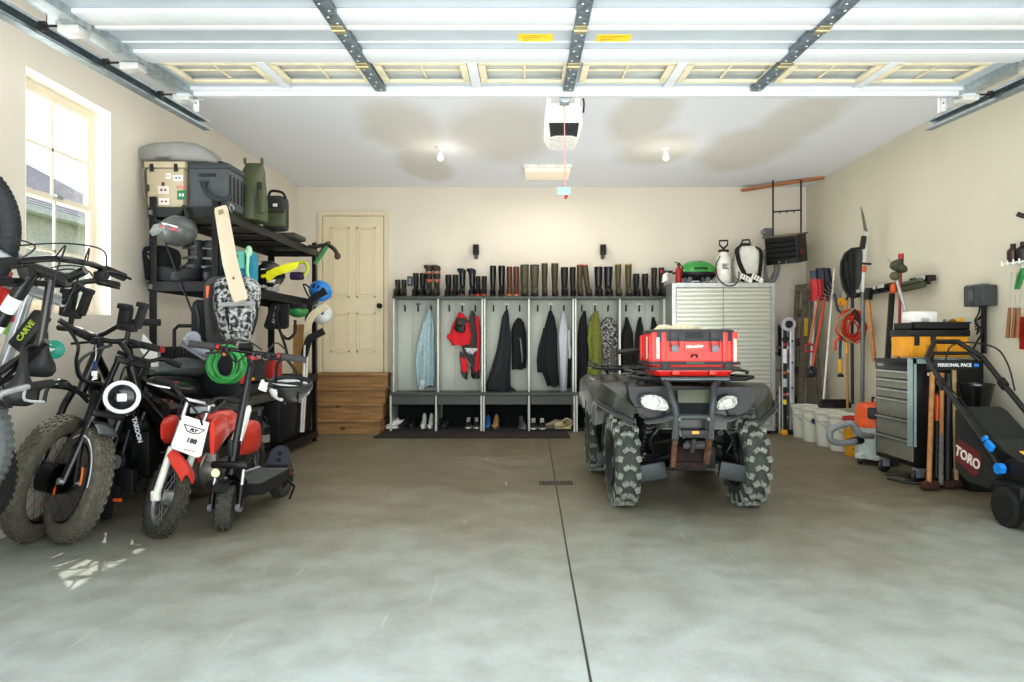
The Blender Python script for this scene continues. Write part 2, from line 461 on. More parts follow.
# house next door through the window
nh = thing('neighbour_house', 'pale sided house with grey shingled roof seen through the left window', 'house', (-9, 4.5, -.2), world=True)
sid = mat('pale_siding', '#e8e4d8', .8)
m_ = MB()
for i in range(22): m_.box((-9+.01, 8.0, .1+i*.16), (.3, 16, .158), RY(2))
m_.build('siding_wall', sid, nh)
m_ = MB(); 
for i in range(26): m_.box((-8.5-i*.16, 8.0, 3.5+i*.085), (.2, 17, .03), RY(-0+24))
m_.build('shingled_roof', mat('grey_shingles', '#8d8f94', .9, var=.25, scale=8), nh)
MB().bx((-8.87, 5.9, 1.4), (-8.80, 7.2, 2.6)).build('house_window', mat('dim_window', '#9aa4a8', .3), nh)
MB().bx((-8.6, 0, 3.34), (-8.4, 16.2, 3.46)).build('gutter', WHITE, nh)
m_ = MB().bx((-30, 0, -.3), (XL-.2, 30, -.2)); struct('trim_4', m_, mat('lawn', '#6f8a4a', .9, var=.3))

# ---------------------------------------------------------------- entry door + steps
DCR = mat('door_paint_cream', '#ddd2b4', .5, var=.02)
x0, x1, z0, z1 = -2.63, -1.845, .714, 2.743
m_ = MB().bx((x0, YB-.045, z0), (x1, YB-.005, z1))
dr = struct('door_1', m_, DCR); WORLD.add(dr.name)
# six raised panels
m_ = MB(); cw = (x1-x0)
for cx0, cx1 in ((x0+.10, x0+.345), (x1-.345, x1-.10)):
    for za, zb in ((.976, 1.487), (1.69, 2.60)):
        c = ((cx0+cx1)/2, YB-.047, (za+zb)/2)
        for (A, B) in (((cx0, za), (cx1, za+.018)), ((cx0, zb-.018), (cx1, zb)), ((cx0, za), (cx0+.018, zb)), ((cx1-.018, za), (cx1, zb))):
            m_.bx((A[0], YB-.056, A[1]), (B[0], YB-.044, B[1]))
        m_.box(c, (cx1-cx0-.07, .012, zb-za-.07), bev=.005)
m_.build('raised_panels', DCR, dr, smooth=False)
k = P(380, 306, YB-.05)
kb = MB().lathe([(.0, 0), (.033, 0), (.033, .008), (.012, .012), (.012, .035), (.03, .045), (.033, .06), (.022, .075), (0, .078)], k, RX(90)).build('door_knob', mat('oil_bronze', '#2a2420', .35, .6), dr)
t = .055
m_ = MB().bx((x0-t+.008, YB-.03, 0.62), (x0-.01, YB, z1+.01)).bx((x1+.01, YB-.03, 0.62), (x1+t-.008, YB, z1+.01)).bx((x0-t+.008, YB-.031, z1+.01), (x1+t-.008, YB, z1+t+.01))
m_.bx((x0-t-.01, YB-.038, 0.62), (x0-t+.008, YB, z1+t+.01)).bx((x1+t-.008, YB-.038, .62), (x1+t+.01, YB, z1+t+.01))
struct('trim_5', m_, DCR)
struct('trim_6', MB().bx((x0-.01, YB-.07, z0-.025), (x1+.01, YB, z0)), mat('threshold_dark', '#3c3630', .5))
# wooden box steps
PINE = bpy.data.materials.new('knotty_pine'); PINE.use_nodes = True
nt = PINE.node_tree; N = nt.nodes; L = nt.links; b = N['Principled BSDF']; b.inputs['Roughness'].default_value = .6
g = N.new('ShaderNodeNewGeometry'); mp = N.new('ShaderNodeMapping'); mp.inputs['Scale'].default_value = (1.5, 1.5, 22); L.new(g.outputs['Position'], mp.inputs[0])
nn = N.new('ShaderNodeTexNoise'); nn.inputs['Scale'].default_value = 2.0; nn.inputs['Detail'].default_value = 5; L.new(mp.outputs[0], nn.inputs['Vector'])
cr = N.new('ShaderNodeValToRGB'); cr.color_ramp.elements[0].position = .3; cr.color_ramp.elements[0].color = hexlin('#7d5c36'); cr.color_ramp.elements[1].position = .7; cr.color_ramp.elements[1].color = hexlin('#a88452')
L.new(nn.outputs['Fac'], cr.inputs['Fac'])
vo = N.new('ShaderNodeTexVoronoi'); vo.inputs['Scale'].default_value = 1; mp2 = N.new('ShaderNodeMapping'); mp2.inputs['Scale'].default_value = (3.3, 1, 5.6); L.new(g.outputs['Position'], mp2.inputs[0]); L.new(mp2.outputs[0], vo.inputs['Vector'])
cr4 = N.new('ShaderNodeValToRGB'); cr4.color_ramp.elements[0].position = .07; cr4.color_ramp.elements[0].color = hexlin('#57371c'); cr4.color_ramp.elements[1].position = .15; cr4.color_ramp.elements[1].color = (1, 1, 1, 1)
L.new(vo.outputs['Distance'], cr4.inputs['Fac'])
mx = N.new('ShaderNodeMix'); mx.data_type = 'RGBA'; mx.blend_type = 'MULTIPLY'; mx.inputs[0].default_value = .9; L.new(cr.outputs[0], mx.inputs[6]); L.new(cr4.outputs[0], mx.inputs[7]); L.new(mx.outputs[2], b.inputs['Base Color'])
st = thing('wooden_steps', 'four knotty pine steps below the cream door', 'steps', (-2.32, 8.5, 0), world=True)
sx0, sx1 = -2.95, -1.74; rh = .712/4
for i in range(4):
    yf = 8.19+.15*i; zt = rh*(i+1)
    m_ = MB().bx((sx0, yf+.012, rh*i), (sx1, yf+.032, zt-.03)); m_.build('riser', PINE, st, smooth=False)
    m_ = MB().bx((sx0, yf-.01, zt-.03), (sx1+.005, YB-.08 if i == 3 else yf+.2, zt), bev=.004); m_.build('tread', PINE, st)
m_ = MB()
for i in range(4): m_.bx((sx1-.025, 8.21+.15*i, rh*i), (sx1-.003, YB-.09, rh*(i+1)-.031))
m_.build('side_panel', PINE, st, smooth=False)
# drain
dn = thing('floor_drain', 'small dark slotted floor drain grate on the concrete joint', 'drain', (0, 0, 0), world=True)
y = F*CH/(483-CY); x = (556-CX)*y/F; dn.location = (x, y, 0)
m_ = MB(); m_.bx((x-.13, y-.07, 0.0005), (x+.13, y+.07, .003)); m_.build('grate_frame', mat('drain_dark', '#3d3b33', .8), dn)
m_ = MB()
for i in range(9): m_.bx((x-.12+.028*i, y-.06, .003), (x-.12+.028*i+.012, y+.06, .006))
m_.build('grate_bars', mat('drain_bar', '#625f52', .7, .3), dn)
# floor mat
tag(MB().bx((-1.75, 7.86, .001), (.52, 8.40, .012), bev=.004).build('floor_mat', mat('brown_mat', '#3a3128', .95, bump=.5, var=.2, scale=60), None), 'long dark brown mat on the floor in front of the lockers', 'floor mat')
# ================================================================ raised garage door
DW = mat('door_steel_white', '#d3d7da', .45, .0, var=.03)
DG = mat('door_recess_grey', '#b4bec4', .4, .15, var=.05, scale=5)
DY = mat('door_seam_ivory', '#dbd2b4', .6)
def dz(Y): return 2.667-.05*(4.3-Y)
gd = thing('garage_door', 'raised white sectional garage door overhead with a row of small windows', 'garage door', (.31, 3.2, dz(3.2)), world=True)
DX0, DX1 = -2.126, 2.75
secs = [4.3, 3.67, 3.19, 2.68, 2.15]
def slab(m, xa, xb, ya, yb, za, zb, bev=0):
    """box following the slope of the open door; z measured from the door's lower face"""
    c = V((xa+xb)/2, (ya+yb)/2, dz((ya+yb)/2)+(za+zb)/2)
    m.box(c, (abs(xb-xa), abs(yb-ya), abs(zb-za)), Matrix.Rotation(math.atan(.05), 4, 'X'), bev=bev)
wx = [-1.72+.5725*i for i in range(8)]
for i, (ya, yb) in enumerate(zip(secs, secs[1:])):
    if i == 0:
        m = MB(); y1, y2 = 3.715, 4.01
        slab(m, DX0, DX1, y2, ya, 0, .03); slab(m, DX0, DX1, yb, y1, 0, .03)
        xs = [DX0]+[q for x in wx for q in (x-.235, x+.235)]+[DX1]
        for a, b_ in zip(xs[::2], xs[1::2]): slab(m, a, b_, y1, y2, 0, .03)
        sec = m.build('door_section', DG, gd, smooth=False)
        m = MB(); slab(m, DX0, DX1, 4.12, 4.3, -.02, 0, .004); slab(m, DX0, DX1, 4.16, 4.19, -.045, 0, .004); slab(m, DX0, DX1, 3.675, 3.70, -.012, 0)
        m.build('rail', DW, sec)
        for x in wx:
            m = MB()
            slab(m, x-.255, x+.255, y1-.02, y1+.02, -.014, .0, .004); slab(m, x-.255, x+.255, y2-.02, y2+.02, -.014, .0, .004)
            slab(m, x-.255, x-.215, y1, y2, -.014, .0, .004); slab(m, x+.215, x+.255, y1, y2, -.014, .0, .004)
            slab(m, x-.006, x+.006, y1, y2, .003, .012); slab(m, x-.23, x+.23, (y1+y2)/2-.006, (y1+y2)/2+.006, .003, .012)
            m.build('window_frame', DY, sec)
            m = MB(); slab(m, x-.23, x+.23, y1, y2, .014, .018); m.build('window_pane', mat('door_glass', '#b9bdb9', .15, 0, var=.25, scale=3, alpha=.85), sec)
        for a, b_ in zip(wx[::2], wx[1::2]):
            m = MB(); slab(m, (a+b_)/2-.028, (a+b_)/2+.028, y1-.03, y2+.1, -.016, 0, .004); m.build('stile', DW, sec)
    else:
        m = MB(); slab(m, DX0, DX1, yb+.002, ya-.002, 0, .03); sec = m.build('door_section', DG, gd, smooth=False)
        m = MB(); slab(m, DX0, DX1, ya-.15, ya-.012, -.022, 0, .006); slab(m, DX0, DX1, yb+.012, yb+.05, -.022, 0, .006)
        slab(m, DX0, DX1, (ya+yb)/2-.006, (ya+yb)/2+.002, -.006, 0)
        m.build('rail', DW, sec)
    if i < 4:
        m = MB(); slab(m, DX0, DX1, yb-.011, yb+.011, -.012, .0); m.build('seam', DY, sec, smooth=False)
DKG = mat('stile_dark_galvanised', '#6f7c84', .45, .6, var=.35, scale=30)
for x in (-.87, .26, 1.39):
    m = MB()
    for i, (ya, yb) in enumerate(zip(secs, secs[1:])):
        if i == 0: ya = 4.13
        slab(m, x-.032, x+.032, yb+.015, ya-.01, -.034, -.004, .003)
    st_ = m.build('stile', DKG, gd)
    m = MB()
    for i in range(28):
        Y = 4.08-.068*i; m.cyl((x-.012 if i % 2 else x+.012, Y, dz(Y)-.036), (x-.012 if i % 2 else x+.012, Y, dz(Y)-.0345), .006, n=8)
    m.build('perforations', mat('perforation_white', '#cfd6d8', .5), st_)
    for yb in secs[1:4]:
        m = MB(); slab(m, x-.03, x+.03, yb-.045, yb+.045, -.042, -.034, .003); m.tube([(x-.032, yb, dz(yb)-.042), (x+.032, yb, dz(yb)-.042)], .007); m.build('hinge', mat('hinge_brass', '#a39a78', .4, .6), gd)
for sgn, x in ((-1, DX0+.05), (1, DX1-.05)):
    for ya, yb in zip(secs, secs[1:]):
        m = MB(); slab(m, x-.055, x+.055, yb+.01, ya-.01, -.03, 0, .004); slab(m, x-sgn*.05, x-sgn*.056, yb+.01, ya-.01, -.045, 0); m.build('end_stile', GALV, gd)
    for yb in (4.22, 3.67, 3.19, 2.68):
        m = MB(); xx = x+sgn*.03
        slab(m, xx-.05, xx+.05, yb-.045, yb+.045, -.065, -.03, .006); m.build('roller_bracket', mat('bracket_zinc', '#d5d6d2', .4, .3), gd)
        m = MB(); m.cyl((xx, yb, dz(yb)-.02), (x+sgn*.19, yb, dz(yb)-.02), .006, n=8); m.lathe([(0, -.012), (.022, -.012), (.022, .012), (0, .012)], (x+sgn*.175, yb, dz(yb)-.02), RY(90)); m.build('roller', BLK, gd)
YST = mat('yellow_sticker', '#f3c81d', .5, var=.05)
for px, py, w_ in ((535.5, 37.5, .17), (613.5, 38, .17)):
    k = (341-py)/F; Y = 1.332/(k-.05); x = (px-CX)*Y/F
    m = MB(); slab(m, x-w_/2, x+w_/2, Y-.045, Y+.045, -.0025, -.0005); o_ = m.build('warning_sticker', YST, gd)
    m = MB(); [slab(m, x-w_/2+.02, x+w_/2-.03*(1+j), Y-.03+.02*j, Y-.026+.02*j, -.0035, -.0025) for j in range(4)]; m.build('printed_lines', mat('sticker_print', '#8a7a20', .6), o_)
m = MB(); m.lathe([(0, -.05), (.035, -.05), (.04, .03), (.0, .04)], (.25, 4.25, dz(4.25)-.03), RX(90)); m.build('arm_bracket', GALV, gd)

# tracks with hangers
def track(x, sgn, label):
    t = thing('door_track', label, 'track', (x, 3.2, dz(3.2)), world=True)
    m = MB(); y0, y1 = 1.6, 4.95
    def zz(Y): return dz(Y)-.02
    for (dx, dzz, w_, h_) in ((sgn*.028, 0, .004, .065), (.004*sgn, -.032, .05, .004), (.004*sgn, .032, .05, .004), (-sgn*.02, -.026, .004, .014), (-sgn*.02, .026, .004, .014)):
        m.beam((x+dx, y0, zz(y0)+dzz), (x+dx, y1, zz(y1)+dzz), w_, h_)
    m.build('channel', mat('track_galvanised', '#8b979c', .4, .7, var=.2, scale=20), t, smooth=False)
    m = MB(); m.beam((x+sgn*.045, y0, zz(y0)-.0), (x+sgn*.045, y1, zz(y1)), .03, .004).beam((x+sgn*.032, y0, zz(y0)+.015), (x+sgn*.032, y1, zz(y1)+.015), .004, .04)
    m.build('angle_iron', mat('track_dark', '#4f5b60', .5, .6), t, smooth=False)
    for Y in (4.75, 3.3):
        m = MB(); xx = x-sgn*.02
        m.bx((xx-.02, Y-.018, dz(Y)+.02), (xx+.02, Y-.014, ZC)).bx((xx-.02, Y-.018, dz(Y)+.02), (xx-.016, Y+.018, ZC))
        m.build('hanger_strap', mat('hanger_white', '#dfe2e2', .5, .2), t, smooth=False)
        for q in range(5): MB().cyl((xx, Y-.019, dz(Y)+.08+q*.05), (xx, Y-.0175, dz(Y)+.08+q*.05), .006, n=8).build('slot', BLK, t)
    m = MB().beam((x, 1.6, dz(1.6)-.02), (x, 1.25, dz(1.6)-.16), .05, .05).beam((x, 1.25, dz(1.6)-.16), (x, 1.1, dz(1.6)-.5), .05, .05).beam((x, 1.1, dz(1.6)-.5), (x, 1.1, .0), .05, .05)
    m.build('vertical_track', GALV, t)
track(-2.30, -1, 'galvanised steel track hung above the left wall beside the raised door')
track(2.92, 1, 'galvanised steel track hung above the right wall beside the raised door')

# ---------------------------------------------------------------- opener
ox, oy = .29, 5.25
op = thing('garage_door_opener', 'white garage door opener with dark lens hanging from the ceiling', 'door opener', (ox, oy, 2.64), world=True)
m = MB()
def rr_(x0, x1, y0, y1, z, c): return [(x0+c, y0, z), (x1-c, y0, z), (x1, y0+c, z), (x1, y1-c, z), (x1-c, y1, z), (x0+c, y1, z), (x0, y1-c, z), (x0, y0+c, z)]
m.loft([rr_(ox-.115, ox+.115, 5.12, 5.5, 2.90, .03), rr_(ox-.135, ox+.135, 5.09, 5.53, 2.875, .03), rr_(ox-.14, ox+.14, 5.08, 5.54, 2.75, .03), rr_(ox-.135, ox+.135, 5.09, 5.53, 2.72, .04), rr_(ox-.10, ox+.10, 5.13, 5.5, 2.655, .04)])
m.build('housing', WHITE, op)
m = MB(); m.loft([rr_(ox-.112, ox+.112, 5.074, 5.14, 2.742, .01), rr_(ox-.10, ox+.10, 5.085, 5.16, 2.66, .01)]); m.build('light_lens', mat('dark_lens', '#23211f', .2), op)
m = MB(); [m.bx((ox-.06+.03*i, 5.068, 2.715), (ox-.045+.03*i, 5.075, 2.735)) for i in range(5)]; m.build('lens_slots', BLK, op)
for sx in (-1, 1):
    m = MB(); xx = ox+sx*.11
    m.bx((xx-.016, 5.2, 2.9), (xx+.016, 5.204, ZC)).bx((xx-.016, 5.2, ZC-.004), (xx+.016, 5.3, ZC)); m.build('hanger_bracket', mat('hanger_white', ''), op)
m = MB(); m.bx((ox-.02, 2.2, 2.90), (ox+.02, 5.3, 2.935)); m.build('drive_rail', BLKM, op)
m = MB(); m.bx((ox-.035, 4.92, 2.86), (ox+.035, 5.05, 2.93), bev=.006); m.tube([(ox-.01, 5.0, 2.88), (ox-.01, 4.7, 2.78), (.25, 4.32, dz(4.3)-.03)], .009); m.build('trolley_arm', BLKM, op)
m = MB(); m.tube([(ox+.0, 4.9, 2.9), (ox+.10, 4.95, 2.92), (ox+.14, 5.0, 2.88), (ox+.14, 5.03, 2.80)], .007, sm=4); m.build('cable', BLK, op)
PNK = mat('pink_cord', '#e39a92', .7)
rp = thing('release_cord', 'thin pink release cord with light blue tag hanging below the opener', 'cord', (.26, 4.55, 2.05), world=True)
p0 = P(564, 104, 4.6); p1 = P(565, 192, 4.6)
MB().tube([p0, (p0+p1)/2+V(.003, 0, 0), p1], .0035, n=6).build('cord', PNK, rp)
MB().box(P(564, 191, 4.59), (.088, .01, .05), RY(3), bev=.004).build('tag', mat('pale_blue_tag', '#9fd0ea', .5), rp)
MB().box(P(566, 197, 4.6), (.02, .012, .03), RY(25), bev=.004).build('handle', RED, rp)

# ---------------------------------------------------------------- ceiling fixture and lamp holders
fx = thing('ceiling_light', 'white rectangular light fixture flush on the ceiling near the back wall', 'light fixture', (.26, 7.99, ZC-.08), world=True)
MB().box((.26, 7.99, ZC-.02), (.56, .46, .04), bev=.01).build('base', WHITE, fx)
MB().box((.26, 7.99, ZC-.062), (.52, .42, .045), bev=.015).build('diffuser', mat('diffuser', '#fff2dc', .5, emis=.1, var=0), fx)
for x, y, lb in ((-.88, 7.1, 'small white ceiling lamp holder left of the door opener'), (1.465, 7.1, 'small white ceiling lamp holder right of the door opener')):
    t = thing('ceiling_lamp_holder', lb, 'lamp holder', (x, y, ZC-.15), world=True)
    MB().lathe([(0, 0), (.05, 0), (.052, -.02), (.03, -.035), (.028, -.055), (0, -.055)], (x, y, ZC)).build('holder', WHITE, t)
    MB().lathe([(.0, 0), (.016, 0), (.018, -.02), (.034, -.055), (.033, -.075), (.018, -.092), (0, -.096)], (x, y, ZC-.05)).build('bulb', mat('bulb_glass', '#fff4dd', .3, var=0), t)
for px, lb in ((476, 'left of the two small black speakers on the back wall'), (603, 'right of the two small black speakers on the back wall')):
    c = P(px, 250.5, YB-.07)
    t = thing('wall_speaker', lb, 'speaker', (c.x, YB-.05, c.z-.08), world=True)
    MB().box(c+V(0, 0, .01), (.075, .09, .12), RX(-8), bev=.006).build('cabinet', BLK, t)
    MB().box(c+V(0, -.048, .015), (.06, .006, .09), RX(-8)).build('grille', mat('speaker_grille', '#38332f', .9, bump=.5, bscale=400), t)
    MB().beam(c+V(0, .0, -.05), c+V(0, .06, -.09), .045, .03).build('bracket', GREYP, t)

# ---------------------------------------------------------------- heater hung in the corner
bd = tag(MB().beam(P(741, 190, 8.94)+V(0, -.02, -.012), (3.665, 8.38, ZC-.012), .09, .022, bev=.003).build('ceiling_board', mat('stained_board', '#b0703c', .55, var=.15, scale=12), None), 'narrow orange stained board fixed across the back right ceiling corner', 'board')
hc = P(783, 251, 8.5)
h = thing('garage_heater', 'black electric garage heater hung on two rods near the back right corner', 'heater', (hc.x, 8.5, hc.z-.2), world=True)
hm = T(*(hc+V(.04, 0, 0))) @ RZ(-44) @ RX(10)
o_ = MB(hm).box((0, 0, .02), (.40, .30, .34), bev=.008).build('heater_body', mat('heater_black', '#1e1c1b', .4), h)
MB(hm).box((0, -.0, .195), (.44, .33, .02)).build('top_cover', mat('heater_top', '#6e6455', .6), h)
m = MB(hm)
for i in range(4): m.box((0, -.162, .12-.062*i), (.36, .035, .008), RX(-35))
m.build('louvres', mat('louvre_steel', '#3a3d3f', .3, .5), h)
m = MB(hm); m.box((0, -.153, .02+.02), (.37, .006, .26)); m.build('grille', mat('grille_dark', '#0d0d0d', .7), h)
for x in (-.03, .06): MB(hm).lathe([(0, 0), (.015, 0), (.012, .015), (0, .016)], (x, -.152, -.125), RX(90)).build('knob', GREYP, h)
m = MB(hm); m.box((.203, -.02, -.02), (.004, .10, .05), RX(10)); m.build('red_badge', mat('badge_red', '#8c2b33', .5), h)
for px, yy in ((773, 8.45), (801, 8.42)):
    a = P(px, 266, yy); x = a.x
    MB().tube([(x, yy, hc.z+.15), (x, yy, ZC-.03)], .011, n=8).build('hanging_rod', BLKM, h)
a = P(773, 212, 8.45); c = P(801, 210, 8.42)
m = MB().tube([a, c], .009, n=8)
for k in (.25, .5, .75): m.tube([a.lerp(c, k), a.lerp(c, k)+V(0, 0, -.03)], .006, n=6)
m.build('cross_bar', BLKM, h)
ob = P(768, 233, YB-.05)
t = thing('outlet_box', 'grey outlet box with plug on the back wall beside the heater', 'outlet', (ob.x, YB-.03, ob.z-.06), world=True)
MB().box(ob, (.11, .07, .12), bev=.01).build('box', GREYP, t); MB().box(ob+V(-.07, -.02, .01), (.05, .04, .04), bev=.006).build('plug', mat('plug_grey', '#85898a', .5), t)
MB().tube([ob+V(0, .03, -.06), (ob.x, YB-.025, 1.0)], .012, n=8).build('conduit', mat('conduit', '#c9c7b8', .5), t)
hs = tag(MB().tube([P(767, 250, 8.88), P(763.5, 262, 8.88), P(765, 278, 8.87), P(772, 281, 8.86), P(777, 270, 8.86), P(776, 258, 8.87)], .035, n=10, sm=6).build('flexible_hose', mat('hose_grey', '#8a8e8a', .6, bump=.5), None), 'thick grey flexible hose looped on the wall under the heater', 'hose')
# ================================================================ lockers
LG = mat('locker_sage_panel', '#b3b9ae', .55, var=.03)
LD = mat('locker_slate', '#545a55', .5, var=.06)
LE = mat('locker_edge_light', '#c4c8c0', .45)
LX0, BW = -1.675, .575
YF, YU, YR = 8.45, 8.64, 8.92
ZB0, ZB1, ZT = .335, .475, 1.675
HOOK = mat('hook_black', '#22211f', .5, .3)
for u in range(3):
    x0 = LX0+u*2*BW; x1 = x0+2*BW
    lb = ['grey mudroom locker unit nearest the wooden steps with light blue shirt and red vest', 'middle grey mudroom locker unit holding the charcoal coat and dark jackets', 'grey mudroom locker unit partly behind the quad bike, beside the metal cabinet'][u]
    lk = thing('mudroom_locker', lb, 'locker', ((x0+x1)/2, 8.68, 0), world=True, group='mudroom locker units')
    g_ = .006
    m = MB().bx((x0+g_, YR-.012, .0), (x1-g_, YR, ZT))
    m.build('back_panel', LG, lk, smooth=False)
    m = MB()
    for k in range(6): m.bx((x0+.02+k*(2*BW-.03)/6, YR-.020, ZB1), (x0+.02+(k+1)*(2*BW-.03)/6-.009, YR-.011, ZT-.03), bev=.003)
    m.build('wall_boards', LG, lk)
    for xx in (x0+g_+.009, (x0+x1)/2, x1-g_-.009):
        m = MB().bx((xx-.009, YU, ZB1), (xx+.009, YR-.012, ZT-.02)); dv = m.build('divider', LG, lk, smooth=False)
        m = MB().bx((xx-.009, YF, .0), (xx+.009, YR-.012, ZB1-.028)); m.build('bench_divider', LG, lk, smooth=False)
        MB().bx((xx-.010, YU-.006, ZB1), (xx+.010, YU, ZT-.02)).build('edge_strip', LE, dv, smooth=False)
        MB().bx((xx-.011, YF-.012, .0), (xx+.011, YF-.001, ZB1-.028)).build('edge_strip', LE, dv, smooth=False)
    MB().bx((x0+.002, YU-.03, ZT-.02), (x1-.002, YR, ZT+.012), bev=.003).build('top_board', LD, lk)
    MB().bx((x0+.002, YF-.02, ZB1-.028), (x1-.002, YR-.012, ZB1), bev=.003).build('bench_seat', LD, lk)
    for b_ in range(2):
        xa, xb = x0+b_*BW+.022, x0+(b_+1)*BW-.022
        MB().bx((xa, YF-.004, ZB0), (xb, YF+.012, ZB1-.03)).build('bench_apron', LD, lk, smooth=False)
        MB().bx((xa, YR-.03, .03), (xb, YR-.021, ZB1-.03)).build('cubby_back', mat('cubby_shadow', '#131415', .9), lk, smooth=False)  # near-black panel, the shade under the bench is painted into its colour
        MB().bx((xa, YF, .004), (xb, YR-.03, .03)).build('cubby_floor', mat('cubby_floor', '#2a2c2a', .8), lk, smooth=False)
        for k in range(3):
            hx = x0+b_*BW+.115+.17*k; hz = 1.54
            m = MB().box((hx, YR-.026, hz), (.018, .008, .075), bev=.003)
            m.tube([(hx, YR-.03, hz+.015), (hx, YR-.06, hz+.018), (hx, YR-.085, hz+.045)], .006, n=6, sm=3)
            m.tube([(hx, YR-.03, hz-.02), (hx, YR-.055, hz-.03), (hx, YR-.07, hz-.005)], .006, n=6, sm=3)
            m.build('coat_hook', HOOK, lk)
        m = MB().box((x0+(b_+.5)*BW-.0, YR-.024, 1.60), (.055, .005, .02)); m.build('name_plate', mat('plate_dark', '#4a4d4a', .4) if (u, b_) == (0, 0) else mat('plate_light', '#d8dcd4', .4), lk)

# ---------------------------------------------------------------- boots standing on top of the lockers
def boot(name, label, px0, px1, ytop, col, sole='#1b1a18', base=297, top=None, band=None, foldc=None, lean=0, mir=1, shine=.55, wide=1.0, group=None):
    """tall boot seen from the toe, standing on the locker top between two pixel columns"""
    Y = 8.76; s = F/Y
    xc = ((px0+px1)/2-CX)/s; w_ = (px1-px0)/s; zb = ZT+.0125; h_ = CH+(CY-ytop)/s-zb
    r = w_/2*.92
    t = thing(name, label, 'boot', (xc, Y, zb), group=group)
    cm_ = mat('boot_'+col.strip('#')+('s' if shine < .5 else ''), col, shine, var=.12, scale=12)
    m = MB(); rings = []
    prof = [(0.0, .80, .0), (.10, .84, 0), (.22, .78, .0), (.34, .80, .0), (.5, .88, 0), (.75, 1.0, 0), (.95, 1.0, 0), (1.0, .98, 0)]
    for v_, q, _ in prof:
        z = .025+v_*(h_-.025); dx = lean*v_
        rx = r*q; ry = max(r*1.05, .055)*(q if v_ > .2 else q*1.05)
        rings.append([(dx+rx*math.cos(a), ry*math.sin(a)+.02*(1-v_), z) for a in [2*PI*j/16 for j in range(16)]])
    inner = [[(p[0]*.9+lean*.1, p[1]*.9, p[2]-.004) for p in rings[-1]], [(lean+(p[0]-lean)*.85, p[1]*.85, p[2]-.06) for p in rings[-1]]]
    m.loft(rings+inner)
    # foot
    fr = min(max(r*.95, .036), .05)
    m.ell((0, -.075, .055), (fr, .12, .052), cut=(-.75, 1))
    m.ell((0, -.01, .07), (fr*.95, .09, .07), cut=(-.75, 1))
    m.jitter(.003, 9)
    m.build('shaft', cm_, t)
    outl = [(fr*1.08*math.cos(a)*(1 if math.sin(a) < 0 else .85), -.055+.145*math.sin(a)) for a in [2*PI*j/20 for j in range(20)]]
    MB().prism(outl, .024, c=(0, 0, .012), bev=.004).build('sole', mat('sole_'+sole.strip('#'), sole, .7), t)
    if top:
        m = MB(); m.lathe([(r*1.0, 0), (r*1.06, .0), (r*1.06, .012), (r*.95, .012)], (lean, 0, h_-.012), n=16, sy=max(1, .055/r)); m.build('top_band', mat('band_'+top.strip('#'), top, .6), t)
    if band:
        for (va, vb, bc) in band:
            m = MB(); z0, z1 = .02+va*h_, .02+vb*h_
            m.lathe([(r*.97, z0), (r*1.05, z0+.003), (r*1.05, z1-.003), (r*.97, z1)], (lean*va, 0, 0), n=16, sy=max(1, .055/r)*1.02); m.build('strap', mat('strap_'+bc.strip('#'), bc, .6, var=.2), t)
    if foldc:
        m = MB(); m.loft([[(lean+rr*math.cos(a)*1.1-mir*off, rr*1.2*math.sin(a), z) for a in [2*PI*j/14 for j in range(14)]] for rr, off, z in ((r*.98, 0, h_-.05), (r*1.12, .004, h_-.02), (r*1.18, .012, h_), (r*1.05, .025, h_+.015), (r*.8, .035, h_+.012), (r*.55, .04, h_-.02))])
        m.jitter(.006, 14); m.build('folded_cuff', mat('cuff_'+foldc.strip('#'), foldc, .7, var=.3, scale=20), t)
    return t
BP = [
 ('short olive rubber', 395, 400.6, 401.2, 406.8, 280, '#3a3b30', {}, 'at the far left end'),
 ('plain black mid-height', 412.8, 419, 419.6, 426, 273.5, '#222225', {}, 'behind the small blue box'),
 ('camouflage', 425.6, 432.6, 433, 440.5, 266.5, '#43402f', dict(band=((.42, .52, '#a0604a'), (.56, .68, '#39352a'), (.70, .78, '#a8705e')), foldc='#4a3f30'), 'with orange patches and folded cuffs'),
 ('black mid-height', 445, 451.8, 452.3, 458.8, 275, '#202124', {}, 'between the camouflage and the navy pairs'),
 ('shiny navy rubber', 459, 466, 468.5, 476, 270, '#212936', dict(foldc='#262f3e', shine=.25, sole='#6b4a44'), 'with tops folded over'),
 ('short black', 475.6, 480.8, 481.4, 487.2, 276.5, '#1d1c1f', dict(sole='#a8452c'), 'with orange soles'),
 ('tall glossy black', 489.5, 496.5, 498, 505.5, 266, '#18191b', dict(shine=.2), 'beside the brown pair'),
 ('tall reddish brown', 506.5, 512.5, 513, 519.5, 267, '#6b3f2f', dict(sole='#c07a50'), 'with pale orange soles'),
 ('wide olive wader-like', 520, 529.3, 529.8, 539.5, 265, '#56533f', dict(top='#3d3b30'), 'with flat flared tops'),
 ('tall slim olive', 541.2, 548, 551, 558.6, 263.5, '#4c4630', dict(top='#8a7c3e'), 'with dull yellow top bands'),
 ('black tall', 560.5, 568.5, 569.5, 576, 267.5, '#25211f', {}, 'between two olive pairs'),
 ('olive hunting', 576.6, 583.2, 585, 592, 265, '#544d33', dict(top='#b05030'), 'with orange tops, one leaning'),
 ('wide navy', 594, 603, 603.6, 613, 267, '#1e2028', dict(top='#2a2e3a', shine=.3), 'with scalloped tops'),
 ('tall olive tan', 614.8, 621.6, 624.8, 632, 264.5, '#5a5334', dict(top='#a88e3c'), 'with yellow rims'),
 ('black strapped ankle', 632.8, 639.6, 641.6, 648.6, 274, '#1f2024', dict(band=((.55, .6, '#3c3f46'), (.78, .83, '#3c3f46'))), 'with two buckled straps'),
 ('dark taupe', 651, 657.4, 658.4, 664.4, 268, '#3b3430', {}, 'nearest the metal cabinet'),
]
